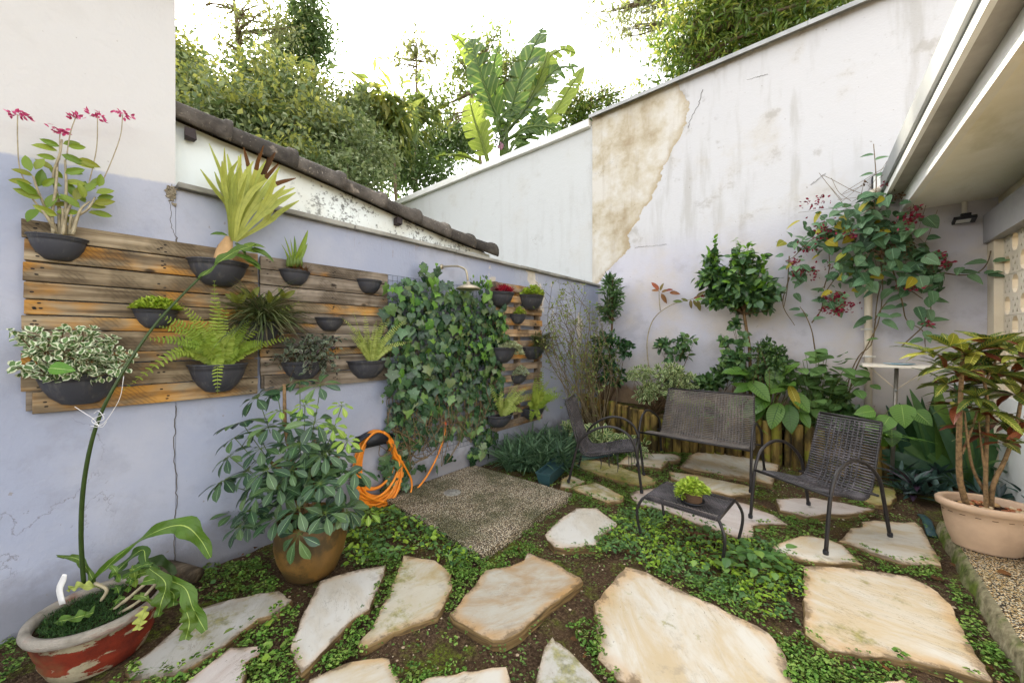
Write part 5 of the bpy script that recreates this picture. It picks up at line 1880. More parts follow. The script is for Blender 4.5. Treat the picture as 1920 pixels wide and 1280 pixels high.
# ---- schefflera
pz = G(556, 1088)
sc = V(pz.x - .03, pz.y + .10, 0)
t = thing('schefflera_pot', 'bushy schefflera in an ochre glazed round pot by the left wall', 'potted plant', tuple(sc))
PH = .36
b = MB().lathe([(0, 0), (.135, 0), (.15, .015), (.195, .12), (.212, .21), (.205, .29), (.195, PH), (.187, PH + .006), (.178, PH), (.178, PH - .05)], sc, 40)
obj('pot', b, m_glaze(), t)
obj('soil', MB().lathe([(0, .02), (.1, .012), (.182, 0)], sc + V(0, 0, PH - .05), 24), M['potsoil'], t)
trunks = [[(575, 985), (572, 930), (556, 890), (545, 850), (535, 800), (533, 720)], [(582, 985), (590, 930), (585, 880), (592, 820)], [(570, 985), (545, 900), (500, 860)], [(585, 985), (600, 900), (640, 850)]]
d0 = float(np.dot(sc[:2], V(-S40, C40)))
b = MB()
for q in trunks:
    b.tube(smoothpts([AT(x, y, d0 + random.uniform(-.03, .03)) for x, y in q], 18), [.017, .010], 8)
obj('stems', b, M['barkpale'], t)
umb = [(515, 735, -.05), (598, 722, -.05), (650, 825, .06), (480, 745, -.02), (560, 715, -.08), (455, 790, .05), (430, 855, .0), (420, 900, .1), (465, 880, .15), (520, 910, .18), (490, 840, .1), (525, 770, .05), (640, 760, .0), (590, 790, .1), (560, 830, .18), (610, 850, .18), (665, 880, .1), (640, 900, .18), (610, 960, .2), (650, 955, .15), (690, 960, .05), (470, 955, .2), (450, 985, .15), (560, 950, .24), (520, 970, .2), (600, 905, .22), (545, 880, .22), (480, 810, .0), (570, 760, .05), (625, 800, .1), (500, 880, .22), (440, 820, .05), (560, 1000, .25), (530, 830, .0), (585, 870, .05), (470, 915, .02)]
pet = MB()
nleaf = 0
for i, (x, y, o_) in enumerate(umb):
    dd = d0 - o_ + random.uniform(-.03, .03)
    ctr = AT(x, y, dd)
    young = (590 < x < 700 and 750 < y < 850) or (x, y) in ((570, 760), (525, 770), (690, 960))
    outward = Vector((ctr.x - sc[0] + random.gauss(0, .15), ctr.y - sc[1] + random.gauss(0, .15), .2 + random.uniform(-.1, .6))).normalized()
    ax = (outward + Vector((0, 0, .5)) + Vector((.3, -.3, 0))).normalized()
    u_ = ax.orthogonal().normalized(); v_ = ax.cross(u_)
    pet.tube(smoothpts([AT(x * .7 + 570 * .3, y * .7 + 900 * .3 + 20, d0), ctr - ax * .03, ctr], 8), .0025, 5, cap=False)
    nl = random.choice((7, 8, 8, 9))
    ph = random.random() * 6
    sz = (.08 if young else .118) * random.uniform(.85, 1.15)
    for k in range(nl):
        a = ph + 2 * math.pi * k / nl
        dr_ = u_ * math.cos(a) + v_ * math.sin(a)
        if nleaf < 300:
            leafobj('obov', LM['scheffy'] if young else LM['scheff'], t, ctr + dr_ * sz * .28, dr_ + ax * random.uniform(-.45, .05), ax + dr_ * .2, sz * random.uniform(.85, 1.1), 1.05)
            nleaf += 1
        pet.tube([ctr, ctr + dr_ * sz * .3], .0013, 4, cap=False)
obj('leaf_stalks', pet, M['stem'], t)
ib = MB()
for k in range(34):
    ctr = np.array(tuple(AT(random.gauss(555, 55), random.gauss(875, 60), d0 + random.uniform(-.12, .16))))
    ax = _unit(V(random.gauss(.3, .3), random.gauss(-.3, .3), 1)[None])[0]
    a = np.arange(8) * math.pi / 4
    u_ = _unit(np.cross(ax, V(1, 0, .1))[None])[0]; v_ = np.cross(ax, u_)
    dr_ = np.outer(np.cos(a), u_) + np.outer(np.sin(a), v_)
    place(ib, 'obov', ctr + dr_ * .03, dr_ + ax * -.2, ax + dr_ * .2, .11)
obj('inner_leaves', ib, LM['scheff'], t, kind='stuff')

# ---- flaking red pot with strap fern, bottom left
rc = Vector((-2.64, .10, .24))
t = thing('strap_fern_pot', 'flaking red painted cement bowl with strap fern and moss at bottom left', 'potted plant', (rc.x, rc.y, 0))
PSX, PSY = 1.06, 1.08
b = MB().lathe([(0, 0), (.13, 0), (.15, .01), (.165, .05), (.175, .075), (.172, .09), (.185, .12), (.197, .17), (.20, .20), (.215, .206), (.222, .225), (.218, .243), (.205, .248), (.19, .243), (.186, .22), (.185, .17)], (0, 0, 0), 48, sx=PSX, sy=PSY)
o = obj('pot', b, m_redpot(), None); o.parent = t; 
sl = MB().lathe([(0, .01), (.1, .008), (.187, 0)], (rc.x, rc.y, .205), 30, sx=PSX, sy=PSY); obj('soil', sl, M['potsoil'], t)
n = 7000
th = RNG.random(n) * 6.283; rr = np.sqrt(RNG.random(n)) * .172
P = np.stack([rc.x + rr * np.cos(th) * PSX, rc.y + rr * np.sin(th) * PSY, np.full(n, .212) + .02 * np.abs(np.sin(rr * 70 + th * 5)) * RNG.random(n) + .006], -1)
keep = (P[:, 1] < rc.y + .05 + .05 * np.sin(th * 3)) & (RNG.random(n) < .75)
b = MB(); place(b, 'needle', P[keep], rdir(keep.sum(), .45), V(0, 0, 1), .010 + .012 * RNG.random(keep.sum()), None, 2.4)
obj('moss', b, LM['moss'], t, kind='stuff')
rd = float(np.dot(V(rc.x, rc.y), V(-S40, C40)))


def ribbon(path, wid, mat, parent, name='frond', wave=.012, face=(0.6, -.5, .6), n=26, forks=()):
    pts = smoothpts(path, n)
    Tn = _unit(np.gradient(pts, axis=0))
    f_ = V(*face)
    vs, uv = [], []
    for i, p_ in enumerate(pts):
        u = i / (n - 1)
        hw_ = .40 * np.interp(u, np.linspace(0, 1, len(wid)), wid) * (1 + .12 * math.sin(u * 23))
        s_ = np.cross(Tn[i], f_); s_ /= np.linalg.norm(s_) + 1e-9
        nn = np.cross(s_, Tn[i])
        for k in (-1, -.5, 0, .5, 1):
            vs.append(p_ + s_ * k * hw_ + nn * (wave * math.sin(u * 19 + (1.5 if k > 0 else 0)) * abs(k) + .2 * hw_ * abs(k))); uv.append((u, k, 0))
    q = [(i * 5 + k, i * 5 + 5 + k, i * 5 + 6 + k, i * 5 + 1 + k) for i in range(n - 1) for k in range(4)]
    return obj(name, MB().add(vs, q, uv, random.random()), mat, parent)


# the long arching stalk that leans up to the staghorn
stk = [AT(157, 1095, rd), AT(152, 1000, rd - .03), AT(158, 900, rd - .05), AT(180, 800, rd - .05), AT(220, 715, rd - .02), AT(290, 610, rd + .1), AT(370, 525, rd + .3), AT(415, 488, rd + .4)]
obj('long_stalk', MB().tube(smoothpts(stk, 60), [.0085, .0085, .007, .006, .005], 8), M['stemd'], t)
ribbon([AT(370, 525, rd + .30), AT(410, 492, rd + .38), AT(445, 470, rd + .46), AT(480, 460, rd + .52)], [.008, .03, .09, .07, .02], LM['cactus'], t)
ribbon([AT(172, 1092, rd), AT(235, 1030, rd + .02), AT(300, 993, rd + .03), AT(345, 985, rd + .04), AT(375, 1010, rd + .05), AT(395, 1045, rd + .04)], [.012, .03, .05, .09, .12, .07, .02], LM['cactus'], t, wave=.02)
ribbon([AT(205, 1085, rd), AT(240, 1050, rd + .02), AT(268, 1030, rd), AT(275, 1055, rd - .03), AT(300, 1072, rd - .04)], [.02, .05, .05, .04, .02], LM['cactus'], t)
ribbon([AT(268, 1090, rd - .05), AT(300, 1085, rd - .06), AT(345, 1100, rd - .06), AT(362, 1140, rd - .07), AT(385, 1182, rd - .08)], [.03, .05, .05, .07, .08, .03], LM['cactus'], t)
ribbon([AT(280, 1065, rd - .06), AT(310, 1092, rd - .08), AT(302, 1130, rd - .1), AT(296, 1155, rd - .1)], [.03, .06, .08, .07, .02], LM['cactus'], t)
ribbon([AT(345, 1135, rd - .08), AT(355, 1165, rd - .09), AT(348, 1198, rd - .1)], [.03, .08, .05], LM['cactus'], t)
ribbon([AT(305, 1100, rd - .06), AT(325, 1112, rd - .06), AT(325, 1135, rd - .07)], [.03, .07, .04], LM['cactus'], t)
ribbon([AT(240, 1090, rd - .02), AT(262, 1075, rd - .03), AT(300, 1068, rd - .03)], [.02, .05, .03], LM['cactus'], t)
ribbon([AT(275, 1135, rd - .1), AT(265, 1160, rd - .11), AT(258, 1180, rd - .12)], [.03, .06, .03], LM['stag'], t)
ribbon([AT(175, 1148, rd - .08), AT(130, 1160, rd - .1), AT(80, 1170, rd - .08)], [.06, .05, .01], LM['cactus'], t, face=(.3, -.3, 1))
ribbon([AT(190, 1100, rd - .02), AT(150, 1098, rd - .04), AT(128, 1104, rd - .03)], [.02, .045, .02], LM['stag'], t, face=(.3, -.3, 1))
ribbon([AT(180, 1095, rd), AT(150, 1050, rd + .02), AT(108, 1042, rd + .03)], [.02, .04, .01], LM['cactus'], t)
for (x, y), (x2, y2), wd in (((225, 1090), (205, 1060), .03), ((215, 1100), (225, 1120), .03), ((240, 1110), (250, 1080), .04), ((235, 1120), (210, 1142), .03), ((250, 1120), (285, 1130), .04), ((255, 1100), (248, 1060), .04), ((230, 1085), (290, 1055), .04)):
    ribbon([AT(x, y, rd - .03), AT((x + x2) / 2, (y + y2) / 2 - 8, rd - .04), AT(x2, y2, rd - .03)], [.015, wd, .01], LM['cactus'], t, n=10)
ribbon([AT(215, 1085, rd), AT(260, 1062, rd + .04), AT(300, 1050, rd + .06), AT(330, 1075, rd + .06)], [.03, .05, .06, .02], leafmat('dark_frond', ['26381a', '34481f'], None, None, .5, .15), t)
b = MB()
for q in ([(190, 1125), (200, 1105), (178, 1092)], [(230, 1130), (265, 1100), (290, 1080)], [(215, 1140), (240, 1120)], [(222, 1150), (262, 1125), (300, 1085)]):
    b.tube(smoothpts([AT(x, y, rd - .03) for x, y in q], 10), .007, 6)
obj('rhizomes', b, M['cane'], t)
tagm = plain('white_plastic_label', 'e8e6e4', .45)
pt_ = thing('plant_tag', 'white plastic plant label stuck in the red pot', 'tag', tuple(AT(116, 1130, rd - .04)))
tp0 = [AT(118, 1132, rd - .05), AT(112, 1105, rd - .05), AT(118, 1088, rd - .05), AT(122, 1076, rd - .05)]
o = strip3(smoothpts(tp0, 10), [.026, .027, .028, .027, .018], V(0.7, -.7, 0), tagm, pt_, 'plate'); sm = o.modifiers.new('s', 'SOLIDIFY'); sm.thickness = .003
lg = MB().tube(smoothpts([G(235, 1095, .10), G(300, 1070, .10), G(372, 1078, .08)], 16), [.05, .065, .055, .04], 12)
tag(obj('rotting_log', lg, m_wood('rotten_wood', ['2a241c', '4c4234', '6c6050', '857868'], 0, 1)), 'dark weathered log lying behind the red pot against the wall', 'log')
wr = MB()
for q in ([(176, 775), (185, 770), (195, 785), (178, 792), (190, 796), (205, 780), (225, 745), (232, 705)], [(140, 762), (160, 775), (175, 785), (185, 800), (170, 798)], [(200, 790), (190, 800), (172, 788), (196, 775)]):
    wr.tube(smoothpts([AT(x, y, rd - .06) for x, y in q], 40), .0014, 4)
tag(obj('string', wr, tagm), 'thin white string tangled round the long arching stalk', 'string')

# ---- little pot on the table
tp1 = AT(1299, 945, 0); tpp = G(1299, 942, .33)
pl = thing('table_plant_pot', 'yellow green succulent in a ribbed brown pot on the small table', 'potted plant', (tpp.x, tpp.y, .33))
rb = [(0, .012), (.055, .012)]
for k in range(7):
    z0 = .014 + k * .0125
    rb += [(.057 + k * .0012, z0), (.061 + k * .0012, z0 + .006), (.057 + k * .0012, z0 + .012)]
rb += [(.058, .102), (.056, .08)]
obj('saucer', MB().lathe([(0, 0), (.068, 0), (.08, .012), (.082, .022), (.076, .022), (.066, .008), (0, .006)], tpp, 28), M['black'], pl)
obj('pot', MB().lathe(rb, tpp, 28), plain('brown_ribbed_clay', '5c4634', .7), pl)
cushion(pl, 'foliage', np.array(tuple(tpp)) + V(0, 0, .09), .10, .10, .075, 750, 'ovals', .032, LM['sedum'], kind='stuff')
cushion(pl, 'trailing_foliage', np.array(tuple(tpp)) + V(-.07, -.03, .03), .035, .035, .075, 160, 'ovals', .028, LM['sedum'], kind='stuff')

# ---- croton
LM['croton'] = leafmat('croton_leaf', ['2a4a22', '35582a', '24421f', '4a6428', '2f5228', '2c4c24', '3c5a2a', '425c24'], ('b4a848', .06, .6), None, .35, .2, .5)
LM['crotony'] = leafmat('croton_leaf_yellow', ['8c9430', '6c8030', '9c9c38', '4c6a28'], ('d8d070', .08, .7), None, .35, .25, .5)
LM['crotonr'] = leafmat('croton_leaf_red', ['4a2218', '5c2c1a', '7c3c1c', '3a2018'], ('8a4a2c', .06, .3), None, .38, .2, .45)
q0 = G(1838, 1042, .10)
cc = V(q0.x, q0.y, .10)
cc[0] += .06; cc[1] += .17
ct = thing('croton_pot', 'multi stemmed croton in a beige oval plastic planter on the path', 'potted plant', tuple(cc), R(16))
b = MB().lathe([(0, 0), (.15, 0), (.158, .005), (.158, .022), (.162, .03), (.185, .10), (.203, .20), (.208, .255), (.222, .262), (.235, .268), (.237, .302), (.228, .310), (.205, .31), (.198, .30), (.194, .22)], (0, 0, 0), 56, sx=1.02, sy=.72)
obj('pot', b, plain('beige_plastic', 'c2a488', .5, 0, .4, .22, 6, .06), ct, world=False)
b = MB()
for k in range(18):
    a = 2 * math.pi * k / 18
    b.box((1.02 * .2065 * math.cos(a), .72 * .2065 * math.sin(a), .235), (.026, .003, .004), Matrix.Rotation(math.atan2(.74 * math.cos(a), -1.12 * math.sin(a)), 4, 'Z'))  # raised brown boxes; the shade inside the slits is put into their colour
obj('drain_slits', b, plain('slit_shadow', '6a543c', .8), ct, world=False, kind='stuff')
obj('soil', MB().lathe([(0, .015), (.12, .01), (.2, 0)], (0, 0, .255), 24, sx=1.02, sy=.72), M['potsoil'], ct, world=False)
random.seed(3)
peb = [plain('tan_pebble', 'b08c5c', .6), plain('pale_pebble', 'cdb896', .6), plain('rust_pebble', '9c5c38', .6)]
for k in range(46):
    a = random.random() * 6.28; r_ = math.sqrt(random.random()) * .175
    s_ = random.uniform(.010, .02)
    bb_ = MB().lathe([(0, -.6 * s_), (.8 * s_, -.35 * s_), (s_, 0), (.75 * s_, .4 * s_), (0, .55 * s_)], (0, 0, 0), 8, sx=1.4)
    o = obj('pebble', bb_, peb[k % 3], ct, world=False); o.location = (1.0 * r_ * math.cos(a), .68 * r_ * math.sin(a), .272); o.rotation_euler = (random.gauss(0, .3), random.gauss(0, .3), a * 3)
cd = float(np.dot(cc[:2], V(-S40, C40)))
tr = [([(1815, 955), (1800, 900), (1798, 830), (1800, 770), (1803, 700), (1805, 660)], .022), ([(1850, 965), (1848, 900), (1850, 830), (1852, 760), (1842, 700), (1830, 660)], .016), ([(1858, 968), (1862, 910), (1885, 860), (1905, 800), (1918, 730), (1930, 680)], .018), ([(1848, 925), (1825, 880), (1815, 830), (1808, 770)], .012), ([(1850, 900), (1842, 850), (1835, 790)], .010), ([(1803, 850), (1820, 810), (1832, 770)], .011), ([(1845, 720), (1860, 690), (1880, 650)], .010)]
b = MB()
for q, r_ in tr:
    b.tube(smoothpts([AT(x, y, cd + random.uniform(-.02, .02)) for x, y in q], 16), [r_ * .78, r_ * .45], 8)
obj('stems', b, M['barkpale'], ct)
heads = [(1750, 665, 9, .24), (1775, 720, 9, .22), (1835, 690, 10, .24), (1870, 700, 11, .25), (1895, 700, 9, .26), (1830, 745, 10, .22), (1880, 790, 10, .24), (1800, 700, 10, .22), (1850, 640, 10, .22), (1805, 665, 15, .26), (1832, 660, 15, .24), (1770, 690, 11, .22), (1880, 655, 13, .26), (1915, 670, 12, .28), (1840, 720, 12, .22), (1795, 735, 10, .2), (1800, 760, 14, .22), (1860, 770, 12, .24), (1905, 740, 10, .28), (1850, 815, 10, .22), (1885, 830, 8, .22), (1815, 800, 8, .2), (1925, 790, 8, .26), (1780, 650, 6, .24)]
for x, y, n, sz in heads:
    ctr = AT(x, y, cd + random.uniform(-.12, .12))
    for k in range(n):
        a = 6.283 * k / n + random.random(); el = random.uniform(-.3, .9)
        d = Vector((math.cos(a) * math.cos(el), math.sin(a) * math.cos(el), math.sin(el)))
        r_ = random.random()
        m_ = LM['croton'] if r_ < .66 else (LM['crotony'] if r_ < .9 else LM['crotonr'])
        if y > 690 and r_ > .76: m_ = LM['crotonr']
        leafobj('croton', m_, ct, ctr, d, (random.gauss(0, .3), random.gauss(0, .3), 1), sz * random.uniform(.7, 1.05), 1.0)

# ================================================================== RAISED BED PLANTS
BM = {
 'cam': leafmat('camellia_leaf', ['28462a', '365a34', '44683c', '2c4a2c', '527848'], None, None, .25, .12, .6),
 'sap': leafmat('sapling_leaf', ['3a5830', '4c6c3a', '5c7c44', '34502a'], None, None, .35, .2, .5),
 'hib': leafmat('hibiscus_leaf', ['3a5a36', '4c6e44', '5f8452', '34522f', '7a9a54', '486848'], None, None, .3, .22, .5),
 'hiby': leafmat('hibiscus_young', ['6c9c38', '84b040', '5c8c34'], None, None, .32, .35, .45),
 'wiry': leafmat('wiry_leaf', ['7c8c48', '92a054', '687c3c', 'a0ac64'], None, None, .45, .3),
 'shr': leafmat('shrub_leaf', ['3a5830', '4a6a38', '58783e', '345028', '6c8846'], None, None, .35, .2, .5),
 'var': leafmat('variegated_shrub_leaf', ['4a6a38', '5a7c42', '3c5c30'], None, ('c4cc94', .5), .4, .25),
 'sage': leafmat('round_sage_leaf', ['56783e', '648848', '4c6c3a', '729450', '5c8046'], ('86a468', .05, .3), None, .5, .25),
 'peace': leafmat('ribbed_leaf', ['527a2e', '648c36', '44682a', '769a40', '5a8232'], ('3c5c22', .05, .75), None, .38, .3, .45),
 'vine': leafmat('vine_leaf', ['345638', '466c46', '587e56', '74946c', '2c4c30', '68885c', '507444'], ('8cae88', .05, .35), None, .45, .2),
 'viney': leafmat('vine_leaf_yellow', ['b0a42c', 'c8b430', '8c9430', 'a09028'], ('d0c860', .06, .3), None, .45, .3),
 'redf': leafmat('crimson_flower', ['74102c', '94183c', '5c0c24', 'a82a4c'], None, None, .5, .25),
 'brownf': leafmat('dried_flower', ['5a4028', '70543a', '46301e'], None, None, .8, .1),
 'strap': leafmat('strap_leaf', ['5c8c2c', '74a038', '4c7a28', '86ac44'], None, None, .35, .3, .45),
 'iris': leafmat('sword_leaf', ['3a5e3a', '4a7044', '587c44', '34563e', '789a40'], None, None, .4, .2, .45),
 'lir': leafmat('liriope_blade', ['3c5a40', '4c6c4c', '5e7e5a', '76926c', '34503a'], None, None, .4, .15, .45),
 'rhoeo': leafmat('rhoeo_leaf', ['34504a', '45645a', '2c443e', '56726a', '4a3048'], None, None, .4, .15, .45),
 'aloe': leafmat('aloe_leaf', ['4c7438', '5c8642', '406630'], None, None, .45, .15),
 'anth': leafmat('anthurium_leaf', ['56802e', '6a963a', '446c28'], ('9cbc60', .04, .3), None, .35, .3, .5),
 'poin': leafmat('red_tinged_leaf', ['a85038', '7c6a34', '8c3c2c', '5c7434', 'b86848'], None, None, .45, .3),
}


def shrub(name, label, base, clumps, n, tm, size, mat, stem=M['bark'], stem_r=.006, group=None, cat='shrub', up=.3, young=None, stems_to=None, thingy=None, nst=None, flat=0.5, bend=.06):
    """stems from base into ellipsoid clumps (centre, radii), leaves all through them"""
    t = thingy or thing(name, label, cat, tuple(base), 0, group)
    b = MB(); lb = MB(); yb = MB()
    vol = np.array([r[0] * r[1] * r[2] for c_, r in clumps]) ** .67
    cnt = np.maximum(4, (n * vol / vol.sum())).astype(int)
    for (c_, r), m_ in zip(clumps, cnt):
        c_ = np.array(tuple(c_)); r = np.array(r)
        d = rdir(m_); rad = RNG.random(m_) ** .42
        P = c_ + d * rad[:, None] * r
        # twigs carry leaves in sprays: pull leaves to a set of twig tips
        kt = max(3, m_ // 9)
        tips = c_ + rdir(kt) * (RNG.random(kt) ** .4)[:, None] * r
        near = tips[RNG.integers(0, kt, m_)]
        P = P * .35 + near * .65
        D = (P - c_) / r + rdir(m_) * .7; D[:, 2] += up - .25
        N_ = V(0.1, -.25, 1) * flat + rdir(m_) * .55
        yg = RNG.random(m_) < (young[1] if young else 0)
        if young: yg &= (P[:, 2] > c_[2] - r[2] * .1)
        S_ = size * (.65 + .6 * RNG.random(m_))
        place(lb, tm, P[~yg], D[~yg], N_[~yg], S_[~yg])
        if yg.any(): place(yb, tm, P[yg], D[yg], N_[yg], S_[yg])
        base_ = np.array(tuple(stems_to if stems_to is not None else base))
        for k in range(nst or max(2, kt // 4)):
            e = tips[k % kt]
            mid = base_ * .45 + e * .55 + RNG.normal(0, bend, 3) * V(1, 1, .4)
            b.tube(smoothpts([base_ + RNG.normal(0, .015, 3) * V(1, 1, 0), mid, e], 10), [stem_r, stem_r * .35], 5, cap=False)
    if b.n: obj('stems', b, stem, t)
    obj('foliage', lb, mat, t, kind='stuff')
    if young and yb.n: obj('young_leaves', yb, young[0], t, kind='stuff')
    return t


def pxc(px, py, o, rx, rz, ry=None, plane=BW):
    """ellipsoid from picture centre/radii at a distance off a wall"""
    c_ = plane(px, py, o)
    dep = -c_.x * S40 + c_.y * C40
    k = dep / FPX
    r = rx * k
    return (c_, (r, ry or min(r, .35), rz * k))


random.seed(8)
bedz = .40
# slim sapling in the corner
bs_ = BW(1142, 735, .38); bs_.z = bedz
t = thing('corner_sapling', 'slim young tree with narrow leaves standing in the wall corner', 'tree', tuple(bs_))
obj('trunk', MB().tube(smoothpts([bs_, BW(1143, 680, .38), BW(1148, 600, .38), BW(1148, 540, .38), BW(1150, 520, .38)], 20), [.02, .016, .006], 8), M['bark'], t)
shrub('', '', BW(1148, 600, .38), [pxc(1148, 530, .38, 18, 16), pxc(1147, 552, .38, 24, 18), pxc(1145, 575, .38, 24, 18), pxc(1138, 592, .38, 18, 12)], 620, 'lance', .12, BM['sap'], thingy=t, up=.55, nst=5, stem_r=.004)
# camellia
bs_ = BW(1135, 740, .55); bs_.z = bedz
shrub('camellia', 'dark glossy camellia below the corner sapling', bs_, [pxc(1140, 645, .55, 38, 25), pxc(1130, 680, .55, 35, 25), pxc(1175, 655, .45, 22, 18), pxc(1115, 715, .55, 22, 18), pxc(1150, 705, .55, 28, 20)], 1150, 'oval', .085, BM['cam'], up=.2, flat=.35)
# wiry shrub by the left wall
bs_ = Vector((-2.62, 5.12, .0))
t = thing('wiry_shrub', 'tall wiry twiggy shrub with few small leaves by the left wall', 'shrub', tuple(bs_))
b = MB(); P, D = [], []
for k in range(44):
    x = random.uniform(1012, 1130); y = random.uniform(530, 660)
    e = np.array(tuple(LW(x, y, random.uniform(.25, .62))))
    a = np.array(tuple(bs_)) + RNG.normal(0, .06, 3) * V(1, 1, 0)
    mid = a * .6 + e * .4 + RNG.normal(0, .13, 3); m2 = a * .25 + e * .75 + RNG.normal(0, .12, 3)
    pts = smoothpts([a, mid, m2, e], 16)
    b.tube(pts, [.007, .002], 5, cap=False)
    for j in range(5, 16):
        if random.random() < .75:
            e2 = pts[j] + RNG.normal(0, .13, 3) + V(0, 0, .06)
            q = smoothpts([pts[j], (pts[j] + e2) / 2 + RNG.normal(0, .02, 3), e2], 6)
            b.tube(q, [.0026, .001], 4, cap=False)
            for _ in range(random.choice((2, 3, 5, 7))):
                P.append(q[random.randint(2, 5)] + RNG.normal(0, .012, 3)); D.append(rdir(1, .3)[0])
obj('twigs', b, plain('grey_brown_twig', '7c6e54', .85, 0, .2, .4, 30), t)
lb = MB(); place(lb, 'ovals', P, D, V(0, 0, 1) + rdir(len(P)) * .6, .032 + .02 * RNG.random(len(P)))
obj('foliage', lb, BM['wiry'], t, kind='stuff')
# arching red-leaved stem
t = thing('poinsettia', 'single arching bare stem ending in red tinged leaves on the rear wall', 'plant', tuple(BW(1224, 735, .2)))
arc = [BW(1226, 740, .25), BW(1218, 700, .2), BW(1213, 650, .16), BW(1218, 615, .14), BW(1232, 590, .12), BW(1262, 570, .12), BW(1300, 560, .12)]
obj('stem', MB().tube(smoothpts(arc, 30), [.011, .006], 7), M['cane'], t)
obj('side_stem', MB().tube(smoothpts([BW(1238, 582, .13), BW(1236, 560, .12), BW(1236, 545, .12)], 10), [.008, .006], 7), M['cane'], t)
for x, y, dx, dz in ((1236, 545, -1, .2), (1236, 543, -.6, .7), (1238, 545, .4, .9), (1240, 548, 1, .3), (1248, 545, 1, .1), (1255, 548, 1, -.2), (1240, 550, .3, -.6), (1300, 560, 1, .3), (1305, 558, .8, .6), (1300, 562, .4, -.9), (1308, 562, .2, -1), (1290, 565, -.5, .3), (1312, 556, 1, .1), (1295, 562, .1, -1), (1280, 566, -1, .2)):
    leafobj('oval', BM['poin'], t, BW(x, y, .13), (dx, random.uniform(-.5, 0), dz), (0, -1, .4), random.uniform(.12, .19), .65)
# small shrub
bs_ = BW(1252, 745, .4); bs_.z = bedz
shrub('small_shrub', 'small loose green shrub against the rear wall left of the bench', bs_, [pxc(1250, 650, .35, 20, 16), pxc(1285, 640, .35, 22, 12), pxc(1270, 665, .35, 22, 14), pxc(1262, 705, .4, 22, 12)], 260, 'oval', .10, BM['hib'], up=.2)
# variegated shrub
bs_ = BW(1225, 760, .6); bs_.z = bedz
shrub('variegated_shrub', 'low cream flecked shrub above the logs left of the bench', bs_, [pxc(1200, 700, .6, 28, 18), pxc(1250, 700, .6, 40, 20), pxc(1215, 735, .65, 36, 24), pxc(1260, 730, .6, 40, 20), pxc(1290, 715, .55, 25, 16)], 1500, 'oval', .062, BM['var'], flat=.4)
# clipped hibiscus standard
bs_ = BW(1407, 700, .42); bs_.z = bedz
t = thing('hibiscus_standard', 'round headed hibiscus on a single pale trunk behind the bench', 'tree', tuple(bs_))
obj('trunk', MB().tube(smoothpts([bs_, BW(1406, 665, .42), BW(1400, 620, .42), BW(1395, 585, .42), BW(1398, 565, .42)], 20), [.021, .019, .018, .022], 9), M['barkpale'], t)
shrub('', '', BW(1396, 590, .42), [pxc(1345, 525, .42, 42, 32, .3), pxc(1385, 535, .42, 50, 36, .36), pxc(1430, 545, .42, 38, 28, .3), pxc(1355, 560, .42, 38, 18, .28), pxc(1400, 570, .42, 45, 20, .3), pxc(1335, 490, .42, 18, 20, .2), pxc(1400, 490, .42, 32, 26, .25)], 1500, 'oval', .115, BM['hib'], thingy=t, young=(BM['hiby'], .16), up=.15, nst=5, flat=.55)
b = MB(); lb = MB()
for x, y, y1 in ((1341, 447, 520), (1380, 450, 520), (1387, 462, 530), (1410, 462, 530), (1402, 458, 520), (1430, 480, 520), (1325, 480, 530)):
    q = smoothpts([BW(x + 3, y1, .42), BW(x, y, .42)], 10); b.tube(q, [.005, .002], 5)
    pp_ = np.repeat(q, 3, 0) + RNG.normal(0, .01, (30, 3)); place(lb, 'oval', pp_, rdir(30, .2), V(0, -.2, 1) + rdir(30) * .3, .05 + .05 * RNG.random(30))
obj('shoots', b, M['stem'], t); obj('shoot_leaves', lb, BM['hiby'], t)
# shoots and shrub around its foot
bs_ = BW(1395, 745, .5); bs_.z = bedz
shrub('leggy_shrub', 'leggy shoots with scattered round leaves left of the hibiscus trunk', bs_, [pxc(1378, 610, .45, 9, 20, .08), pxc(1360, 640, .45, 8, 22, .08), pxc(1392, 640, .45, 8, 22, .08), pxc(1375, 670, .48, 28, 18), pxc(1385, 700, .5, 32, 20)], 420, 'rounds', .085, BM['hib'], up=.2)
bs_ = BW(1440, 745, .5); bs_.z = bedz
shrub('round_shrub', 'dense small leaved shrub right of the hibiscus trunk', bs_, [pxc(1440, 660, .45, 38, 28), pxc(1460, 690, .5, 35, 25), pxc(1425, 700, .5, 28, 25), pxc(1470, 720, .55, 25, 18)], 1500, 'ovals', .062, BM['shr'], flat=.4)
bs_ = BW(1590, 745, .3); bs_.z = bedz
# agapanthus straps and a fern behind the bench
for nm, lab, x, y, n, ln, mat, wd in (('agapanthus', 'clump of bright strap leaves showing above the bench back', 1372, 745, 34, .42, BM['strap'], 1.6), ('strap_clump', 'low strap leaved clump at the bench back left corner', 1320, 745, 20, .3, BM['strap'], 1.4)):
    c_ = BW(x, y, .55); c_.z = bedz
    t = thing(nm, lab, 'plant', tuple(c_))
    for k in range(n):
        a = random.random() * 6.28; el = random.uniform(.5, 1.2)
        leafobj('strap', mat, t, c_, (math.cos(a) * math.cos(el), math.sin(a) * math.cos(el), math.sin(el)), (0, 0, 1), ln * random.uniform(.7, 1.25), wd)
bs_ = BW(1330, 745, .35); bs_.z = bedz
shrub('low_shrub', 'low dark leafed shrub above the middle of the bench back', bs_, [pxc(1330, 715, .4, 30, 14), pxc(1360, 700, .35, 25, 16), pxc(1300, 722, .4, 20, 12)], 420, 'oval', .09, BM['shr'], up=.3)
bs_ = BW(1600, 770, .3); bs_.z = bedz
shrub('low_shrub', 'small dark leafed shrub at the foot of the downpipe', bs_, [pxc(1565, 745, .35, 28, 20), pxc(1590, 775, .4, 25, 16)], 300, 'oval', .09, BM['shr'], up=.3)
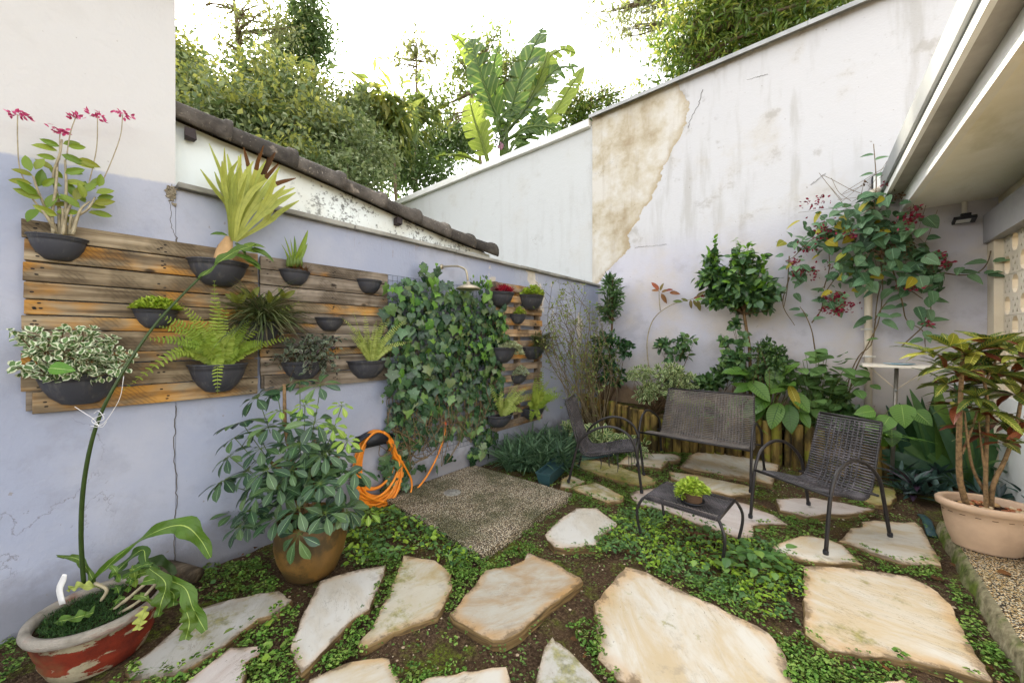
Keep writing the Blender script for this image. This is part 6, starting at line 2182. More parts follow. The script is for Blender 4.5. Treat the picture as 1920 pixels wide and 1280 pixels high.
c_ = BW(1300, 745, .5); c_.z = bedz
t = thing('bed_fern', 'dark green fern drooping behind the bench back', 'fern', tuple(c_))
c_ = np.array(tuple(c_))
fern(t, c_, [(c_ + V(math.cos(a) * .3, math.sin(a) * .3, random.uniform(.05, .25)), .16) for a in np.linspace(0, 6, 14)], .05, LM['fern'], 24)
# ribbed-leaf plant right of the bench
c_ = BW(1440, 790, .60); c_.z = bedz
t = thing('ribbed_leaf_plant', 'large ribbed bright green leaves hanging over the logs right of bench', 'plant', tuple(c_))
b = MB()
for x, y, dx, dy, dz, s_, ny in ((1448, 730, .15, -.1, 1, .40, -1), (1408, 700, -.9, -.5, .25, .34, 0), (1405, 715, .6, -.6, -.35, .36, 0), (1420, 722, -.6, -.4, -.1, .3, 0), (1400, 745, -.7, -.7, -.3, .3, 0), (1445, 745, -.8, -.7, -.5, .42, 0), (1462, 755, -.25, -.8, -.8, .36, 0), (1478, 758, .15, -.9, -.9, .36, 0), (1470, 725, .2, -.6, .3, .30, 0), (1485, 735, .6, -.7, -.5, .30, 0), (1455, 735, -.9, -.4, .3, .3, 0), (1430, 740, .7, -.3, .5, .28, 0), (1500, 770, .5, -.7, -.7, .22, 0), (1415, 735, -.9, -.2, .6, .28, 0), (1430, 760, -.4, -.9, -.6, .3, 0), (1465, 705, .4, -.2, .6, .26, 0)):
    q = BW(x, y, .62)
    leafobj('big', BM['peace'], t, q, (dx, dy, dz), (dx * -.2, -.5 if not ny else -1, .8 if not ny else .1), s_, .92)
    b.tube(smoothpts([c_, (c_ + q) / 2 + Vector((0, 0, .05)), q], 8), .005, 5, cap=False)
obj('leaf_stalks', b, M['stem'], t)
leafobj('big', BM['viney'], t, BW(1480, 722, .66), (.35, -.5, -.8), (0, -.8, .5), .30, .6)
# sage-green round-leaved plant
c_ = BW(1530, 800, .5); c_.z = bedz
t = thing('round_leaf_plant', 'soft sage green round leaved plant left of the white pipe', 'plant', tuple(c_))
b = MB()
for x, y in [(1510, 660), (1535, 672), (1525, 690), (1500, 690), (1550, 690), (1545, 668), (1515, 710), (1535, 712), (1500, 720), (1580, 700), (1600, 695), (1605, 715), (1590, 725), (1570, 725), (1605, 730), (1560, 735), (1520, 735), (1545, 730), (1512, 755), (1530, 750), (1500, 765), (1520, 772), (1540, 765), (1510, 785), (1530, 790), (1500, 745), (1565, 708), (1583, 690), (1618, 708), (1490, 700), (1505, 675), (1530, 655), (1552, 660), (1490, 780), (1545, 785), (1525, 800)]:
    q = BW(x, y, .5 + random.uniform(-.1, .14))
    a = random.gauss(0, .9)
    leafobj('round', BM['sage'], t, q, (math.sin(a), -.55, random.uniform(-.35, .35)), (0, -.45, 1), random.uniform(.14, .21), random.uniform(.85, 1.05))
    b.tube(smoothpts([c_, (c_ + q) / 2 + Vector((0, .05, .04)), q], 8), .003, 4, cap=False)
obj('stems', b, M['stem'], t)
P = np.array([tuple(BW(random.choice((1505, 1520, 1540, 1590)) + random.gauss(0, 20), random.gauss(735, 35), .45 + random.uniform(-.12, .08))) for _ in range(150)])
ib = MB(); place(ib, 'round', P, rdir(150) * V(1, 1, .4) + V(0, -.3, 0), V(0, -.4, 1) + rdir(150) * .4, .09 + .07 * RNG.random(150)); obj('inner_leaves', ib, BM['sage'], t, kind='stuff')
# aloe
c_ = BW(1600, 808, .52); c_.z = bedz
t = thing('aloe', 'spiky narrow aloe leaves behind the right armchair', 'plant', tuple(c_))
for k in range(16):
    a = random.random() * 6.28; el = random.uniform(.45, 1.35)
    leafobj('sword', BM['aloe'], t, c_, (math.cos(a) * math.cos(el), math.sin(a) * math.cos(el), math.sin(el)), (0, 0, 1), random.uniform(.25, .42), 1.0)
# anthurium
c_ = Vector((.38, 5.5, .38))
t = thing('anthurium', 'heart shaped anthurium leaves beside the metal pole', 'plant', tuple(c_))
b = MB()
for x, y, dx, dz, s_ in ((1690, 758, .1, -1, .24), (1668, 780, -.4, -.8, .2), (1650, 785, -.7, -.6, .2), (1715, 770, .7, -.7, .18), (1640, 770, -.9, -.2, .18), (1672, 805, .0, -1, .18)):
    q = BW(x, y, .75)
    leafobj('heart', BM['anth'], t, q, (dx, -.35, dz), (0, -.9, .5), s_, .95)
    b.tube(smoothpts([c_, (c_ + q) / 2 + Vector((0, 0, .12)), q], 10), .004, 5, cap=False)
obj('leaf_stalks', b, M['stem'], t)
for k in range(14):
    a = random.uniform(2.2, 6.0)
    leafobj('strap', BM['strap'], t, c_ + Vector((random.uniform(-.1, .1), 0, 0)), (math.cos(a) * .8, math.sin(a) * .4 - .2, .9), (0, 0, 1), random.uniform(.35, .6), 1.4)
# fans of sword leaves under the feeder table
for i, (x, lab) in enumerate(((1700, 'broad fan of dark sword leaves below the white feeder table'), (1745, 'broad fan of sword leaves between the pole and the croton'), (1790, 'fan of sword leaves partly hidden behind the croton stems'))):
    c_ = G(x, 872 + 8 * i)
    c_ = Vector((c_.x, min(c_.y, 5.85), .02))
    t = thing('sword_leaf_fan', lab, 'plant', tuple(c_))
    for k in range(13):
        a = -1.0 + 2.0 * k / 12 + random.gauss(0, .05)
        L_ = random.uniform(.8, 1.15) * (1 - .25 * abs(a))
        leafobj('sword' if abs(a) < .5 else 'swordb', BM['iris'], t, c_ + Vector((a * .06, random.gauss(0, .02), 0)), (math.sin(a) * C40, math.sin(a) * S40 - .12, math.cos(a)), (S40 * .8, -C40, .2), L_, 1.35)
# rhoeo rosettes
for i, (x, y, lab) in enumerate(((1715, 925, 'grey green rosette plant on the ground left of the croton'), (1755, 935, 'grey green rosettes with purple undersides touching the croton pot'), (1690, 905, 'small grey green rosette behind the right armchair'), (1780, 915, 'dark rosette plant just behind the croton pot'), (1885, 935, 'dark strappy rosette right behind the croton pot'))):
    c_ = G(x, y + 12)
    t = thing('rosette_plant', lab, 'plant', tuple(c_))
    for j in range(3):
        cc_ = c_ + Vector((random.gauss(0, .07), random.gauss(0, .07), .03 + .05 * j))
        for k in range(12):
            a = random.random() * 6.28; el = random.uniform(.1, 1.1)
            leafobj('lance', BM['rhoeo'], t, cc_, (math.cos(a) * math.cos(el), math.sin(a) * math.cos(el), math.sin(el)), (0, 0, 1), random.uniform(.16, .26), .75)
# strappy plant at the far right edge
c_ = G(1905, 930)
t = thing('dracaena', 'arching strap leaves at the right edge behind the croton pot', 'plant', tuple(c_))
for k in range(26):
    a = random.random() * 6.28; el = random.uniform(.5, 1.3)
    leafobj('swordb', BM['iris'], t, c_ + Vector((0, 0, .05 + .4 * random.random())), (math.cos(a) * math.cos(el), math.sin(a) * math.cos(el), math.sin(el)), (0, 0, 1), random.uniform(.35, .6), .9)
# liriope mass beside the left chair
t = thing('liriope', 'mass of narrow blue green blades between the pad and the left armchair', 'plant', tuple(G(1000, 880)))
n = 1500
px_ = RNG.uniform(945, 1065, n); py_ = RNG.uniform(835, 885, n)
P = np.array([tuple(G(a, c_)) for a, c_ in zip(px_, py_)])
ok = (P[:, 0] > XL + .06) & ~inpoly(P[:, 0], P[:, 1], np.array([(q.x, q.y) for q in pc]))
P = P[ok]; n = len(P)
th = RNG.random(n) * 6.283; el = .75 + RNG.random(n) * .75
b = MB(); place(b, 'strap', P, np.stack([np.cos(th) * np.cos(el), np.sin(th) * np.cos(el), np.sin(el)], -1), V(0, 0, 1), .22 + .26 * RNG.random(n), None, .75)
obj('foliage', b, BM['lir'], t, kind='stuff')
# leafy variegated plant between left chair and logs
bs_ = G(1130, 850)
shrub('ground_shrub', 'yellow green leafy plant in front of the logs behind the left armchair', bs_, [(bs_ + Vector((0, 0, .2)), (.35, .2, .18)), (bs_ + Vector((-.4, .1, .2)), (.3, .2, .16)), (bs_ + Vector((.35, .1, .15)), (.3, .2, .14))], 700, 'oval', .085, BM['var'], up=.3)
M['teal'] = plain('teal_plastic', '2f4c50', .5)
for lab, q0, q1 in (('long teal plastic trough among the blades beside the pebble pad', G(1018, 912), G(1062, 872)), ('teal plastic trough behind the left armchair legs', G(1080, 862), G(1160, 850)), ('dark teal trough on the soil below the sword leaf fans', G(1700, 880), G(1800, 905))):
    mid = (q0 + q1) / 2; L_ = (q1 - q0).length; a = math.atan2(q1.y - q0.y, q1.x - q0.x)
    o = thing('trough', lab, 'trough', tuple(mid), a)
    wl = []
    for i, (z, ww_, ll) in enumerate(((0, .055, L_ / 2 - .03), (.12, .075, L_ / 2), (.125, .083, L_ / 2 + .008), (.135, .083, L_ / 2 + .008), (.135, .07, L_ / 2 - .01), (.10, .068, L_ / 2 - .012))):
        wl += [(-ll, -ww_, z), (ll, -ww_, z), (ll, ww_, z), (-ll, ww_, z)]
    f_ = [(i * 4 + j, i * 4 + (j + 1) % 4, i * 4 + 4 + (j + 1) % 4, i * 4 + 4 + j) for i in range(5) for j in range(4)] + [(20, 21, 22, 23)]
    obj('body', MB().add(wl, f_), M['teal'], o, smooth=False, world=False)
gq = G(1742, 1000)
gt = thing('plastic_edging', 'short dark teal plastic edging strip leaning at the path corner', 'edging', tuple(gq))
obj('strip', MB().tube([G(1728, 965), G(1738, 975), G(1748, 1005)], .03, 8, flat=.3), M['teal'], gt)

# ================================================================== DOWNPIPE, VINE, FEEDER TABLE, FLOODLIGHT
dp = thing('downpipe', 'cream plastic downpipe on the rear wall inside the flowering vine', 'pipe', tuple(BW(1628, 790, .06)))
pb, ptp = BW(1628, 795, .06), BW(1645, 372, .06)
xx = BW(1628, 600, .06).x
obj('pipe', MB().tube([(xx, YB - .06, .3), (xx, YB - .06, 3.16)], .036, 16), M['pipe'], dp)
obj('collar', MB().tube([(xx, YB - .06, 3.02), (xx, YB - .06, 3.18)], .043, 16), M['pipe'], dp)
obj('elbow', MB().tube(smoothpts([(xx, YB - .06, 3.14), (xx + .01, YB - .07, 3.2), (xx + .1, YB - .10, 3.235)], 10), .04, 14), M['pipe'], dp)
for z in (BW(1628, 617, .06).z, BW(1630, 668, .06).z):
    cl = obj('clamp', MB().tube([(xx, YB - .06, z - .012), (xx, YB - .06, z + .012)], .042, 16), M['white'], dp)
    obj('clamp_ear', MB().box((xx, YB - .055, z), (.13, .02, .018)), M['white'], cl, smooth=False)
ve = thing('vent_hood', 'small dark framed white panel tucked under the gutter end', 'panel', tuple(BW(1642, 342, .05)))
q = BW(1643, 345, .02)
obj('panel', MB().box((q.x + .03, YB - .018, q.z - .01), (.11, .03, .22)), M['fascia'], ve, smooth=False)
obj('rim', MB().tube(smoothpts([(q.x - .03, YB - .02, q.z - .14), (q.x - .03, YB - .02, q.z + .06), (q.x - .01, YB - .02, q.z + .1), (q.x + .09, YB - .02, q.z + .12)], 20), .014, 6), M['black'], ve)

vn = thing('flowering_vine', 'climbing vine with heart leaves, some yellow, and crimson flower clusters', 'vine', tuple(BW(1600, 760, .2)))
b = MB()
vs_ = [[(1590, 745), (1605, 690), (1630, 640), (1648, 600), (1655, 540), (1650, 480), (1640, 420)], [(1585, 745), (1595, 700), (1612, 665), (1636, 640), (1645, 560), (1660, 500), (1655, 440)], [(1528, 655), (1522, 620), (1510, 590), (1500, 575)], [(1522, 605), (1540, 580), (1545, 555), (1560, 530), (1600, 480)], [(1545, 540), (1555, 500), (1552, 450)], [(1636, 420), (1640, 380), (1643, 340), (1638, 270)], [(1640, 420), (1580, 430), (1520, 450), (1490, 480), (1472, 490)], [(1650, 440), (1700, 450), (1740, 500), (1790, 515), (1830, 512), (1850, 495), (1858, 470)], [(1480, 520), (1468, 570), (1490, 610)], [(1660, 460), (1690, 560), (1700, 600), (1730, 620), (1735, 650)], [(1640, 600), (1660, 570), (1700, 545), (1730, 560)], [(1480, 480), (1476, 540), (1470, 575)], [(1690, 650), (1740, 600), (1745, 560)]]
for q in vs_:
    b.tube(smoothpts([BW(x, y, .13 + random.uniform(-.04, .1)) for x, y in q], 20), [.008, .004], 6, cap=False)
for k in range(40):
    x, y = random.gauss(1640, 40), random.gauss(420, 40)
    b.tube(smoothpts([BW(x, y, random.uniform(.05, .35)), BW(x + random.gauss(0, 25), y + random.gauss(0, 20), random.uniform(.05, .4)), BW(x + random.gauss(0, 40), y + random.gauss(0, 35), random.uniform(.05, .4))], 8), .0025, 4, cap=False)
obj('stems', b, M['vinestem'], vn)
zones = [(1655, 420, 55, 38, 34), (1600, 410, 45, 32, 24), (1560, 425, 45, 30, 22), (1525, 455, 42, 26, 18), (1605, 465, 55, 42, 30), (1690, 460, 60, 42, 34), (1730, 490, 45, 28, 22), (1590, 500, 38, 26, 18), (1620, 520, 30, 22, 12), (1700, 520, 40, 28, 16), (1750, 530, 30, 18, 10), (1650, 370, 28, 14, 9), (1500, 500, 26, 22, 10), (1560, 560, 26, 14, 8)]
nl = 0
for x, y, rx, ry, n in zones:
    for k in range(n):
        px_, py_ = random.gauss(x, rx * .55), random.gauss(y, ry * .55)
        o_ = random.uniform(.10, .48)
        yl = random.random() < (.12 if px_ < 1690 else .04)
        a = random.gauss(0, 1.0)
        s_ = random.uniform(.085, .17)
        leafobj('heart', BM['viney'] if yl else BM['vine'], vn, BW(px_, py_, o_), (math.sin(a), random.uniform(-.7, .0), -.55 + random.gauss(0, .3)), (random.gauss(0, .6), -.6, random.uniform(.2, 1.2)), s_, random.uniform(.75, 1.0)); nl += 1
P = []
for x, y, rx, ry, n in zones:
    P += [tuple(BW(random.gauss(x, rx * .6), random.gauss(y, ry * .6), random.uniform(.06, .4))) for _ in range(n)]
n = len(P); ib = MB()
place(ib, 'heart', P, rdir(n, -.3) + V(0, -.3, 0), V(0, -.6, .7) + rdir(n) * .5, .06 + .07 * RNG.random(n), None, .8)
obj('inner_leaves', ib, BM['vine'], vn, kind='stuff')
for x, y, dx, dz in [(1515, 592, -1, .2), (1500, 580, -1, .1), (1525, 598, .9, .2), (1545, 545, -1, .3), (1700, 540, -1, -.2), (1690, 555, -1, -.4), (1720, 545, 1, -.1), (1735, 560, 1, -.2), (1720, 575, .3, -1), (1700, 570, -1, -.3), (1680, 575, -1, -.1), (1740, 580, .2, -1), (1690, 590, -.9, -.1), (1705, 600, .2, -1), (1720, 605, .9, -.3), (1735, 620, .3, -1), (1745, 600, 1, .1), (1730, 635, -.9, -.3), (1738, 632, .9, .0), (1800, 510, 1, -.1), (1815, 515, .6, -.6), (1845, 512, 1, .1), (1852, 515, 1, -.2), (1635, 595, -1, -.2), (1645, 590, 1, -.2), (1622, 600, -.8, -.6), (1655, 600, .8, -.6), (1638, 290, -1, .1), (1640, 300, 1, .1), (1637, 325, -1, 0), (1642, 330, 1, 0), (1640, 370, -1, -.1), (1850, 490, -1, .0), (1862, 490, 1, .1), (1478, 500, -1, -.2), (1510, 520, -.7, -.7), (1490, 550, .5, -.8)]:
    leafobj('heart', BM['vine'], vn, BW(x, y, .16 + random.uniform(0, .1)), (dx, -.3, dz), (0, -.7, .7), random.uniform(.12, .19), .62)
for x, y, rx, ry, n, o_ in [(1530, 380, 18, 12, 34, .25), (1545, 430, 12, 14, 36, .3), (1510, 468, 12, 9, 26, .3), (1490, 492, 10, 5, 22, .3), (1505, 508, 16, 7, 40, .3), (1525, 515, 6, 10, 14, .3), (1705, 410, 14, 12, 46, .4), (1718, 390, 8, 4, 12, .4), (1565, 555, 16, 8, 44, .3), (1570, 580, 18, 8, 60, .3), (1595, 568, 8, 3, 12, .3), (1700, 540, 18, 4, 28, .3), (1660, 345, 8, 5, 14, .3), (1760, 480, 8, 5, 16, .3), (1600, 440, 10, 6, 16, .35), (1775, 492, 9, 5, 18, .3), (1743, 607, 5, 4, 14, .25)]:
    n = int(n * 1.25); cc_ = np.array(tuple(BW(x, y, o_ + .14))); k_ = (-cc_[0] * S40 + cc_[1] * C40) / FPX
    P = cc_ + RNG.normal(0, .6, (n, 3)) * V(rx * k_, .04, ry * k_)
    b = MB(); place(b, 'ovals', P, rdir(n, -.1), rdir(n), .030 + .014 * RNG.random(n), None, 1.1)
    obj('flower_cluster', b, BM['redf'], vn, kind='stuff')
for x, y, rx, ry, n in [(1655, 470, 18, 12, 70), (1690, 465, 14, 9, 50), (1680, 370, 16, 6, 40), (1755, 500, 14, 6, 36), (1560, 500, 16, 6, 28), (1640, 440, 14, 8, 34), (1620, 345, 8, 4, 10)]:
    cc_ = np.array(tuple(BW(x, y, .38))); k_ = (-cc_[0] * S40 + cc_[1] * C40) / FPX
    P = cc_ + RNG.normal(0, .6, (n, 3)) * V(rx * k_, .04, ry * k_)
    b = MB(); place(b, 'ovals', P, rdir(n), rdir(n), .03); obj('dried_flower_cluster', b, BM['brownf'], vn, kind='stuff')

ft = thing('feeder_table', 'pale board on a metal pole standing beside the downpipe', 'table', tuple(G(1675, 885)))
fy = 5.55
r_ = ray(1690, 690); k_ = fy / r_.y
fz = BW(1680, 688, YB - fy).z
q1, q2 = BW(1618, 682, YB - fy), BW(1758, 690, YB - fy)
b = MB().box(((q1.x + q2.x) / 2 + .02, fy + .06, fz + .01), (q2.x - q1.x + .06, .42, .025))
o = obj('board', b, plain('white_board', 'e4dccd', .6, 0, .3, .12, 4), ft, smooth=False); bevel(o, .004)
pxm = BW(1684, 700, YB - fy - .06).x
obj('pole', MB().tube([(pxm - .01, fy + .06, fz), (pxm - .05, fy + .05, .0)], .017, 12), plain('galvanised_pole', '8c867c', .4, .5, .5, .2, 8), ft)
for sg in (-1, 1):
    obj('strut', MB().tube([(pxm - .015, fy + .06, fz - .24), (pxm + sg * .22, fy + .06, fz - .005)], .006, 8), M['pipe'], ft)
obj('bolt', MB().tube([(pxm - .02, fy + .04, fz - .245), (pxm - .02, fy + .02, fz - .245)], .012, 8), M['gutter'], ft)
pq = BW(1686, 679, YB - fy - .06)
ptm = MT('blue_white_plate'); p_ = ptm.oco()
ptm.pbr(ptm.mix(ptm.step(ptm.noise(p_, 9.0, 3), .45, .6), '8fc0d8', 'd8e8f0'), .25, spec=.5)
tag(obj('plate', MB().lathe([(0, 0), (.07, 0), (.12, .012), (.122, .015), (.07, .006), (0, .005)], (pq.x, fy + .06, fz + .0235), 36), ptm.m), 'light blue patterned plate lying on the white feeder board', 'plate')

fl = thing('floodlight', 'small black floodlight under the eave in the far corner', 'lamp', tuple(BW(1806, 410, .1)))
q = BW(1808, 412, .12)
obj('housing', MB().box(q, (.16, .10, .03), Matrix.Rotation(R(-20), 4, 'X')), M['black'], fl, smooth=False)
obj('lens', MB().box(q + Vector((-.01, -.01, -.016)), (.10, .06, .004), Matrix.Rotation(R(-20), 4, 'X')), plain('frosted_glass', 'c8c8c4', .3), fl, smooth=False)
obj('bracket', MB().box(q + Vector((.02, .05, .04)), (.07, .04, .07)), M['black'], fl, smooth=False)
obj('conduit', MB().tube([q + Vector((.02, .1, .05)), q + Vector((.02, .1, .40))], .02, 8), M['white'], fl)

# ================================================================== BEYOND THE WALLS
FM = {
 'bush': leafmat('hill_foliage', ['5e7248', '748858', '8c9a6a', '52643e', '9ca678', '7c8c60', 'b0b68c'], None, None, .45, .45, .4),
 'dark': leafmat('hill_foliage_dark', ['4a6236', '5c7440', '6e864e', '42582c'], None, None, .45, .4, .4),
 'gold': leafmat('hill_foliage_painted_sun', ['a4a858', 'b8b862', '909a52', 'c8c678', '84924c'], None, None, .45, .6, .4),  # sunlight put into the leaf colour: paler, yellower foliage copy
 'thin': leafmat('sparse_foliage', ['8c9468', '9ea47a', '788058', 'acae84'], None, None, .5, .5, .3),
 'mango': leafmat('mango_leaf', ['4a682c', '607f34', '7a9440', '405a26', '929f48', '547032'], None, None, .35, .45, .5),
 'cec': leafmat('cecropia_leaf', ['5c6e40', '70824c', '7e8e54', 'a0a450'], None, None, .45, .45, .4),
 'ban': leafmat('banana_leaf', ['4c6a2c', '5a7834', '425e28', '68843e'], ('b8c070', .05, .25), None, .4, .45, .4),
 'banl': leafmat('banana_leaf_painted_glow', ['7e923a', '90a246', '728636'], ('ccd07c', .05, .2), None, .4, .55, .4),  # backlight put into the colour: paler, yellower banana leaf copy
}
M['trunk'] = plain('grey_brown_trunk', '7c6c58', .9, 0, .2, .4, 6, .5)
hb = MB()
nx, ny = 50, 60
gx, gy = np.meshgrid(np.linspace(-45, -3.6, nx), np.linspace(-10, 45, ny), indexing='ij')
dist = np.hypot(gx, gy)
hz_ = 1.2 + np.clip((-gx - 5) * .34, 0, 7) + np.clip((gy - 8) * .02, 0, 2)
hz_ += np.array([[.5 * _mn.noise((a * .3, c_ * .3, 0)) for a, c_ in zip(r1_, r2_)] for r1_, r2_ in zip(gx, gy)])
hz_ = np.where((gx > -10) & (gy < 6.4) & (gy > -2), np.minimum(hz_, 1.9), hz_)
ii = np.arange(nx * ny).reshape(nx, ny)
hb.add(np.stack([gx, gy, hz_], -1).reshape(-1, 3), [np.stack([ii[:-1, :-1], ii[1:, :-1], ii[1:, 1:], ii[:-1, 1:]], -1).reshape(-1, 4)])
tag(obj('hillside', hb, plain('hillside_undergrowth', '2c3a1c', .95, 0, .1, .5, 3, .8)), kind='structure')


def tree(name, label, base, clumps, n, tm, size, mat, trunk=None, r0=.08, group=None, cat='tree', mat2=None, hang=0.0, limbs=4, kt=9):
    """clumps: (px, py, depth, rx px, ry px); a tapered trunk with limbs into the clumps and leaf sprays"""
    t = thing(name, label, cat, tuple(base), 0, group)
    tb = MB()
    cl = []
    for px, py, d, rx, ry in clumps:
        k = d / FPX
        cl.append((np.array(tuple(AT(px, py, d))), V(rx * k, rx * k * .8, ry * k)))
    base = np.array(tuple(base))
    if trunk:
        tp_ = smoothpts([base] + [np.array(tuple(AT(*q))) for q in trunk], 24)
    else:
        tp_ = smoothpts([base, base * .5 + cl[0][0] * .5 + RNG.normal(0, .1, 3), cl[0][0]], 16)
    tb.tube(tp_, [r0, r0 * .75, r0 * .35], 8, cap=False)
    lb = MB(); lb2 = MB()
    vol = np.array([r[0] * r[2] for c_, r in cl]); cnt = np.maximum(6, n * vol / vol.sum()).astype(int)
    for (c_, r), m_ in zip(cl, cnt):
        k_ = max(4, m_ // kt)
        dd = rdir(k_); rad = RNG.random(k_) ** .38
        tips = c_ + dd * rad[:, None] * r * (1 + .35 * RNG.normal(0, .5, (k_, 1)))
        st = tp_[np.argmin(np.linalg.norm(tp_ - c_, axis=1))]
        for j in range(min(limbs, k_)):
            e = tips[j]
            tb.tube(smoothpts([st, (st + e) / 2 + RNG.normal(0, .08, 3), e], 8), [r0 * .4, r0 * .08], 5, cap=False)
        w_ = RNG.integers(0, k_, m_)
        sp = min(size * 1.5, .3)
        P = tips[w_] + RNG.normal(0, 1, (m_, 3)) * sp
        D = rdir(m_) + dd[w_] * .6; D[:, 2] += .1 - hang
        N_ = V(0, 0, .8) + rdir(m_) * .7 + dd[w_] * .3
        S_ = size * (.6 + .8 * RNG.random(m_))
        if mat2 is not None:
            g = (P[:, 2] > c_[2] + .15 * r[2]) & (RNG.random(m_) < .5)  # leaves high in each clump recoloured, sunlight painted by height
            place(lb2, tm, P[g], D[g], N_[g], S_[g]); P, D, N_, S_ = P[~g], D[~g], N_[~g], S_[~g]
        place(lb, tm, P, D, N_, S_)
    obj('trunk', tb, M['trunk'], t)
    obj('crown', lb, mat, t, kind='stuff')
    if lb2.n: obj('painted_sun_leaves', lb2, mat2, t, kind='stuff')
    return t


def gb(px, py, d, z=None):
    q = AT(px, py, d)
    q.z = 1.0 if z is None else z
    return q


GRP = 'trees on the hillside behind the yard'
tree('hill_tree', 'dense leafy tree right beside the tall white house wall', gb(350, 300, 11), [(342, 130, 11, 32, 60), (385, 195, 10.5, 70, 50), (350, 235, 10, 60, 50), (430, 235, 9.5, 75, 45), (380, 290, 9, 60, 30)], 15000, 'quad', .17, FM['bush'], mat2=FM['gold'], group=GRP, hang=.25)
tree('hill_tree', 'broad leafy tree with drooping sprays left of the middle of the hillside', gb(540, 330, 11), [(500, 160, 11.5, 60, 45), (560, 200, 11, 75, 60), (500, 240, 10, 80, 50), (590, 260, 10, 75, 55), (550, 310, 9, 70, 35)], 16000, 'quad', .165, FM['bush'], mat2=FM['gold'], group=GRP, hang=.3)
tree('hill_tree', 'creeper covered rounded tree above the roof tiles', gb(660, 350, 10), [(655, 215, 12, 55, 40), (640, 270, 10.5, 65, 60), (690, 300, 10, 55, 45), (630, 330, 9, 55, 30), (680, 345, 9.5, 45, 25)], 10000, 'quad', .13, FM['bush'], group=GRP, hang=.3)
tree('hill_tree', 'dark bushy tree in the dip left of the banana plant', gb(800, 330, 17), [(780, 290, 17, 60, 50), (840, 270, 18, 55, 40), (800, 330, 14, 60, 30), (740, 310, 15, 40, 45), (880, 255, 19, 45, 32)], 12000, 'quad', .18, FM['dark'], group=GRP)
tree('palm_like_tree', 'cecropia with a wide drooping crown leaning over the dark bushes', gb(748, 345, 13), [(705, 205, 13, 45, 25), (680, 235, 13, 35, 22), (730, 235, 13, 38, 28), (700, 270, 13, 35, 18)], 900, 'quadl', .65, FM['cec'], trunk=[(740, 320, 13), (722, 245, 13), (708, 205, 13)], r0=.07, group=GRP, hang=.7, mat2=FM['gold'])
tree('palm_like_tree', 'thin upright cecropia with small tufts on a straight pale trunk', gb(776, 350, 15), [(778, 190, 15, 24, 12), (795, 205, 15, 22, 14), (762, 215, 15, 20, 12), (778, 232, 15, 14, 8)], 260, 'quadl', .6, FM['cec'], trunk=[(777, 300, 15), (779, 220, 15), (779, 185, 15)], r0=.06, group=GRP, hang=.6)
tree('tall_tree', 'tall slender tree with reddish bare trunk and sparse leaves at upper left', gb(455, 250, 14), [(410, 20, 14, 50, 30), (470, 70, 14, 55, 45), (430, 100, 14, 35, 30), (520, 60, 14, 45, 45), (500, 20, 14, 40, 20)], 2600, 'quad', .14, FM['thin'], trunk=[(453, 170, 14), (446, 70, 14), (438, -10, 14), (434, -50, 14)], r0=.10, group=GRP, mat2=FM['gold'], limbs=9, kt=6)
tree('tall_tree', 'tall dense dark crown rising above the other hillside trees', gb(590, 250, 16), [(575, 30, 16, 34, 40), (595, 75, 16, 32, 40), (545, 75, 16, 38, 30), (580, 115, 16, 24, 18), (530, 110, 16, 26, 18)], 6500, 'quad', .18, FM['dark'], trunk=[(588, 150, 16), (582, 60, 16), (578, 10, 16)], r0=.12, group=GRP, mat2=FM['bush'], limbs=6)
tree('tall_tree', 'faint wispy tall tree against the bright sky left of the banana', gb(780, 300, 34), [(775, 85, 34, 22, 18), (790, 110, 34, 24, 20), (755, 118, 34, 14, 10), (812, 112, 34, 10, 14), (778, 140, 34, 16, 12), (744, 125, 34, 6, 12)], 420, 'quad', .5, FM['thin'], trunk=[(781, 200, 34), (780, 90, 34)], r0=.16, group=GRP, limbs=8)
tree('hill_tree', 'loose leafy branches showing behind the banana leaves', gb(930, 280, 15), [(880, 140, 15, 34, 30), (905, 100, 15, 32, 20), (955, 140, 15, 34, 34), (1000, 150, 15, 40, 30), (860, 120, 15, 14, 18), (925, 65, 15, 14, 12), (838, 185, 15, 26, 20), (835, 225, 15, 10, 16)], 3800, 'quad', .18, FM['cec'], r0=.12, group=GRP, limbs=6, kt=7, hang=.2)
tree('hill_tree', 'small rounded tree right of the banana leaves above the wall', gb(1080, 250, 13), [(1085, 205, 13, 36, 32), (1055, 230, 13, 30, 25), (1135, 190, 13, 26, 20), (1110, 225, 13, 25, 20), (1195, 168, 13, 14, 6)], 3600, 'quad', .13, FM['mango'], group=GRP, mat2=FM['gold'])
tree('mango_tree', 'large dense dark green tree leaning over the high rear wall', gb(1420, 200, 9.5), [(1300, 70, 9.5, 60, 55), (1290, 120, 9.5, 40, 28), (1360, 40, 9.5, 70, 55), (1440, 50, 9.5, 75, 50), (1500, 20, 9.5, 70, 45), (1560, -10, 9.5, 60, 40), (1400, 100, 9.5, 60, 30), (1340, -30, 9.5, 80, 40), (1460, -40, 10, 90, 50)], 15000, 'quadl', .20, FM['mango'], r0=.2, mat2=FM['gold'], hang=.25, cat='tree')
tree('overhanging_tree', 'sparse hanging leafy branch ends in the sky left of the large tree', gb(1255, 200, 12), [(1195, 25, 12, 30, 22), (1225, 50, 12, 26, 26), (1160, 60, 12, 16, 16), (1250, 85, 12, 22, 16), (1120, 25, 12, 14, 12), (1170, 20, 12, 20, 16), (1240, 10, 12, 26, 16), (1232, 115, 12, 14, 8)], 1300, 'quadl', .2, FM['thin'], trunk=[(1262, 150, 12), (1258, 60, 12), (1240, -20, 12)], r0=.06, hang=.6, cat='tree', mat2=FM['cec'], limbs=8, kt=6)
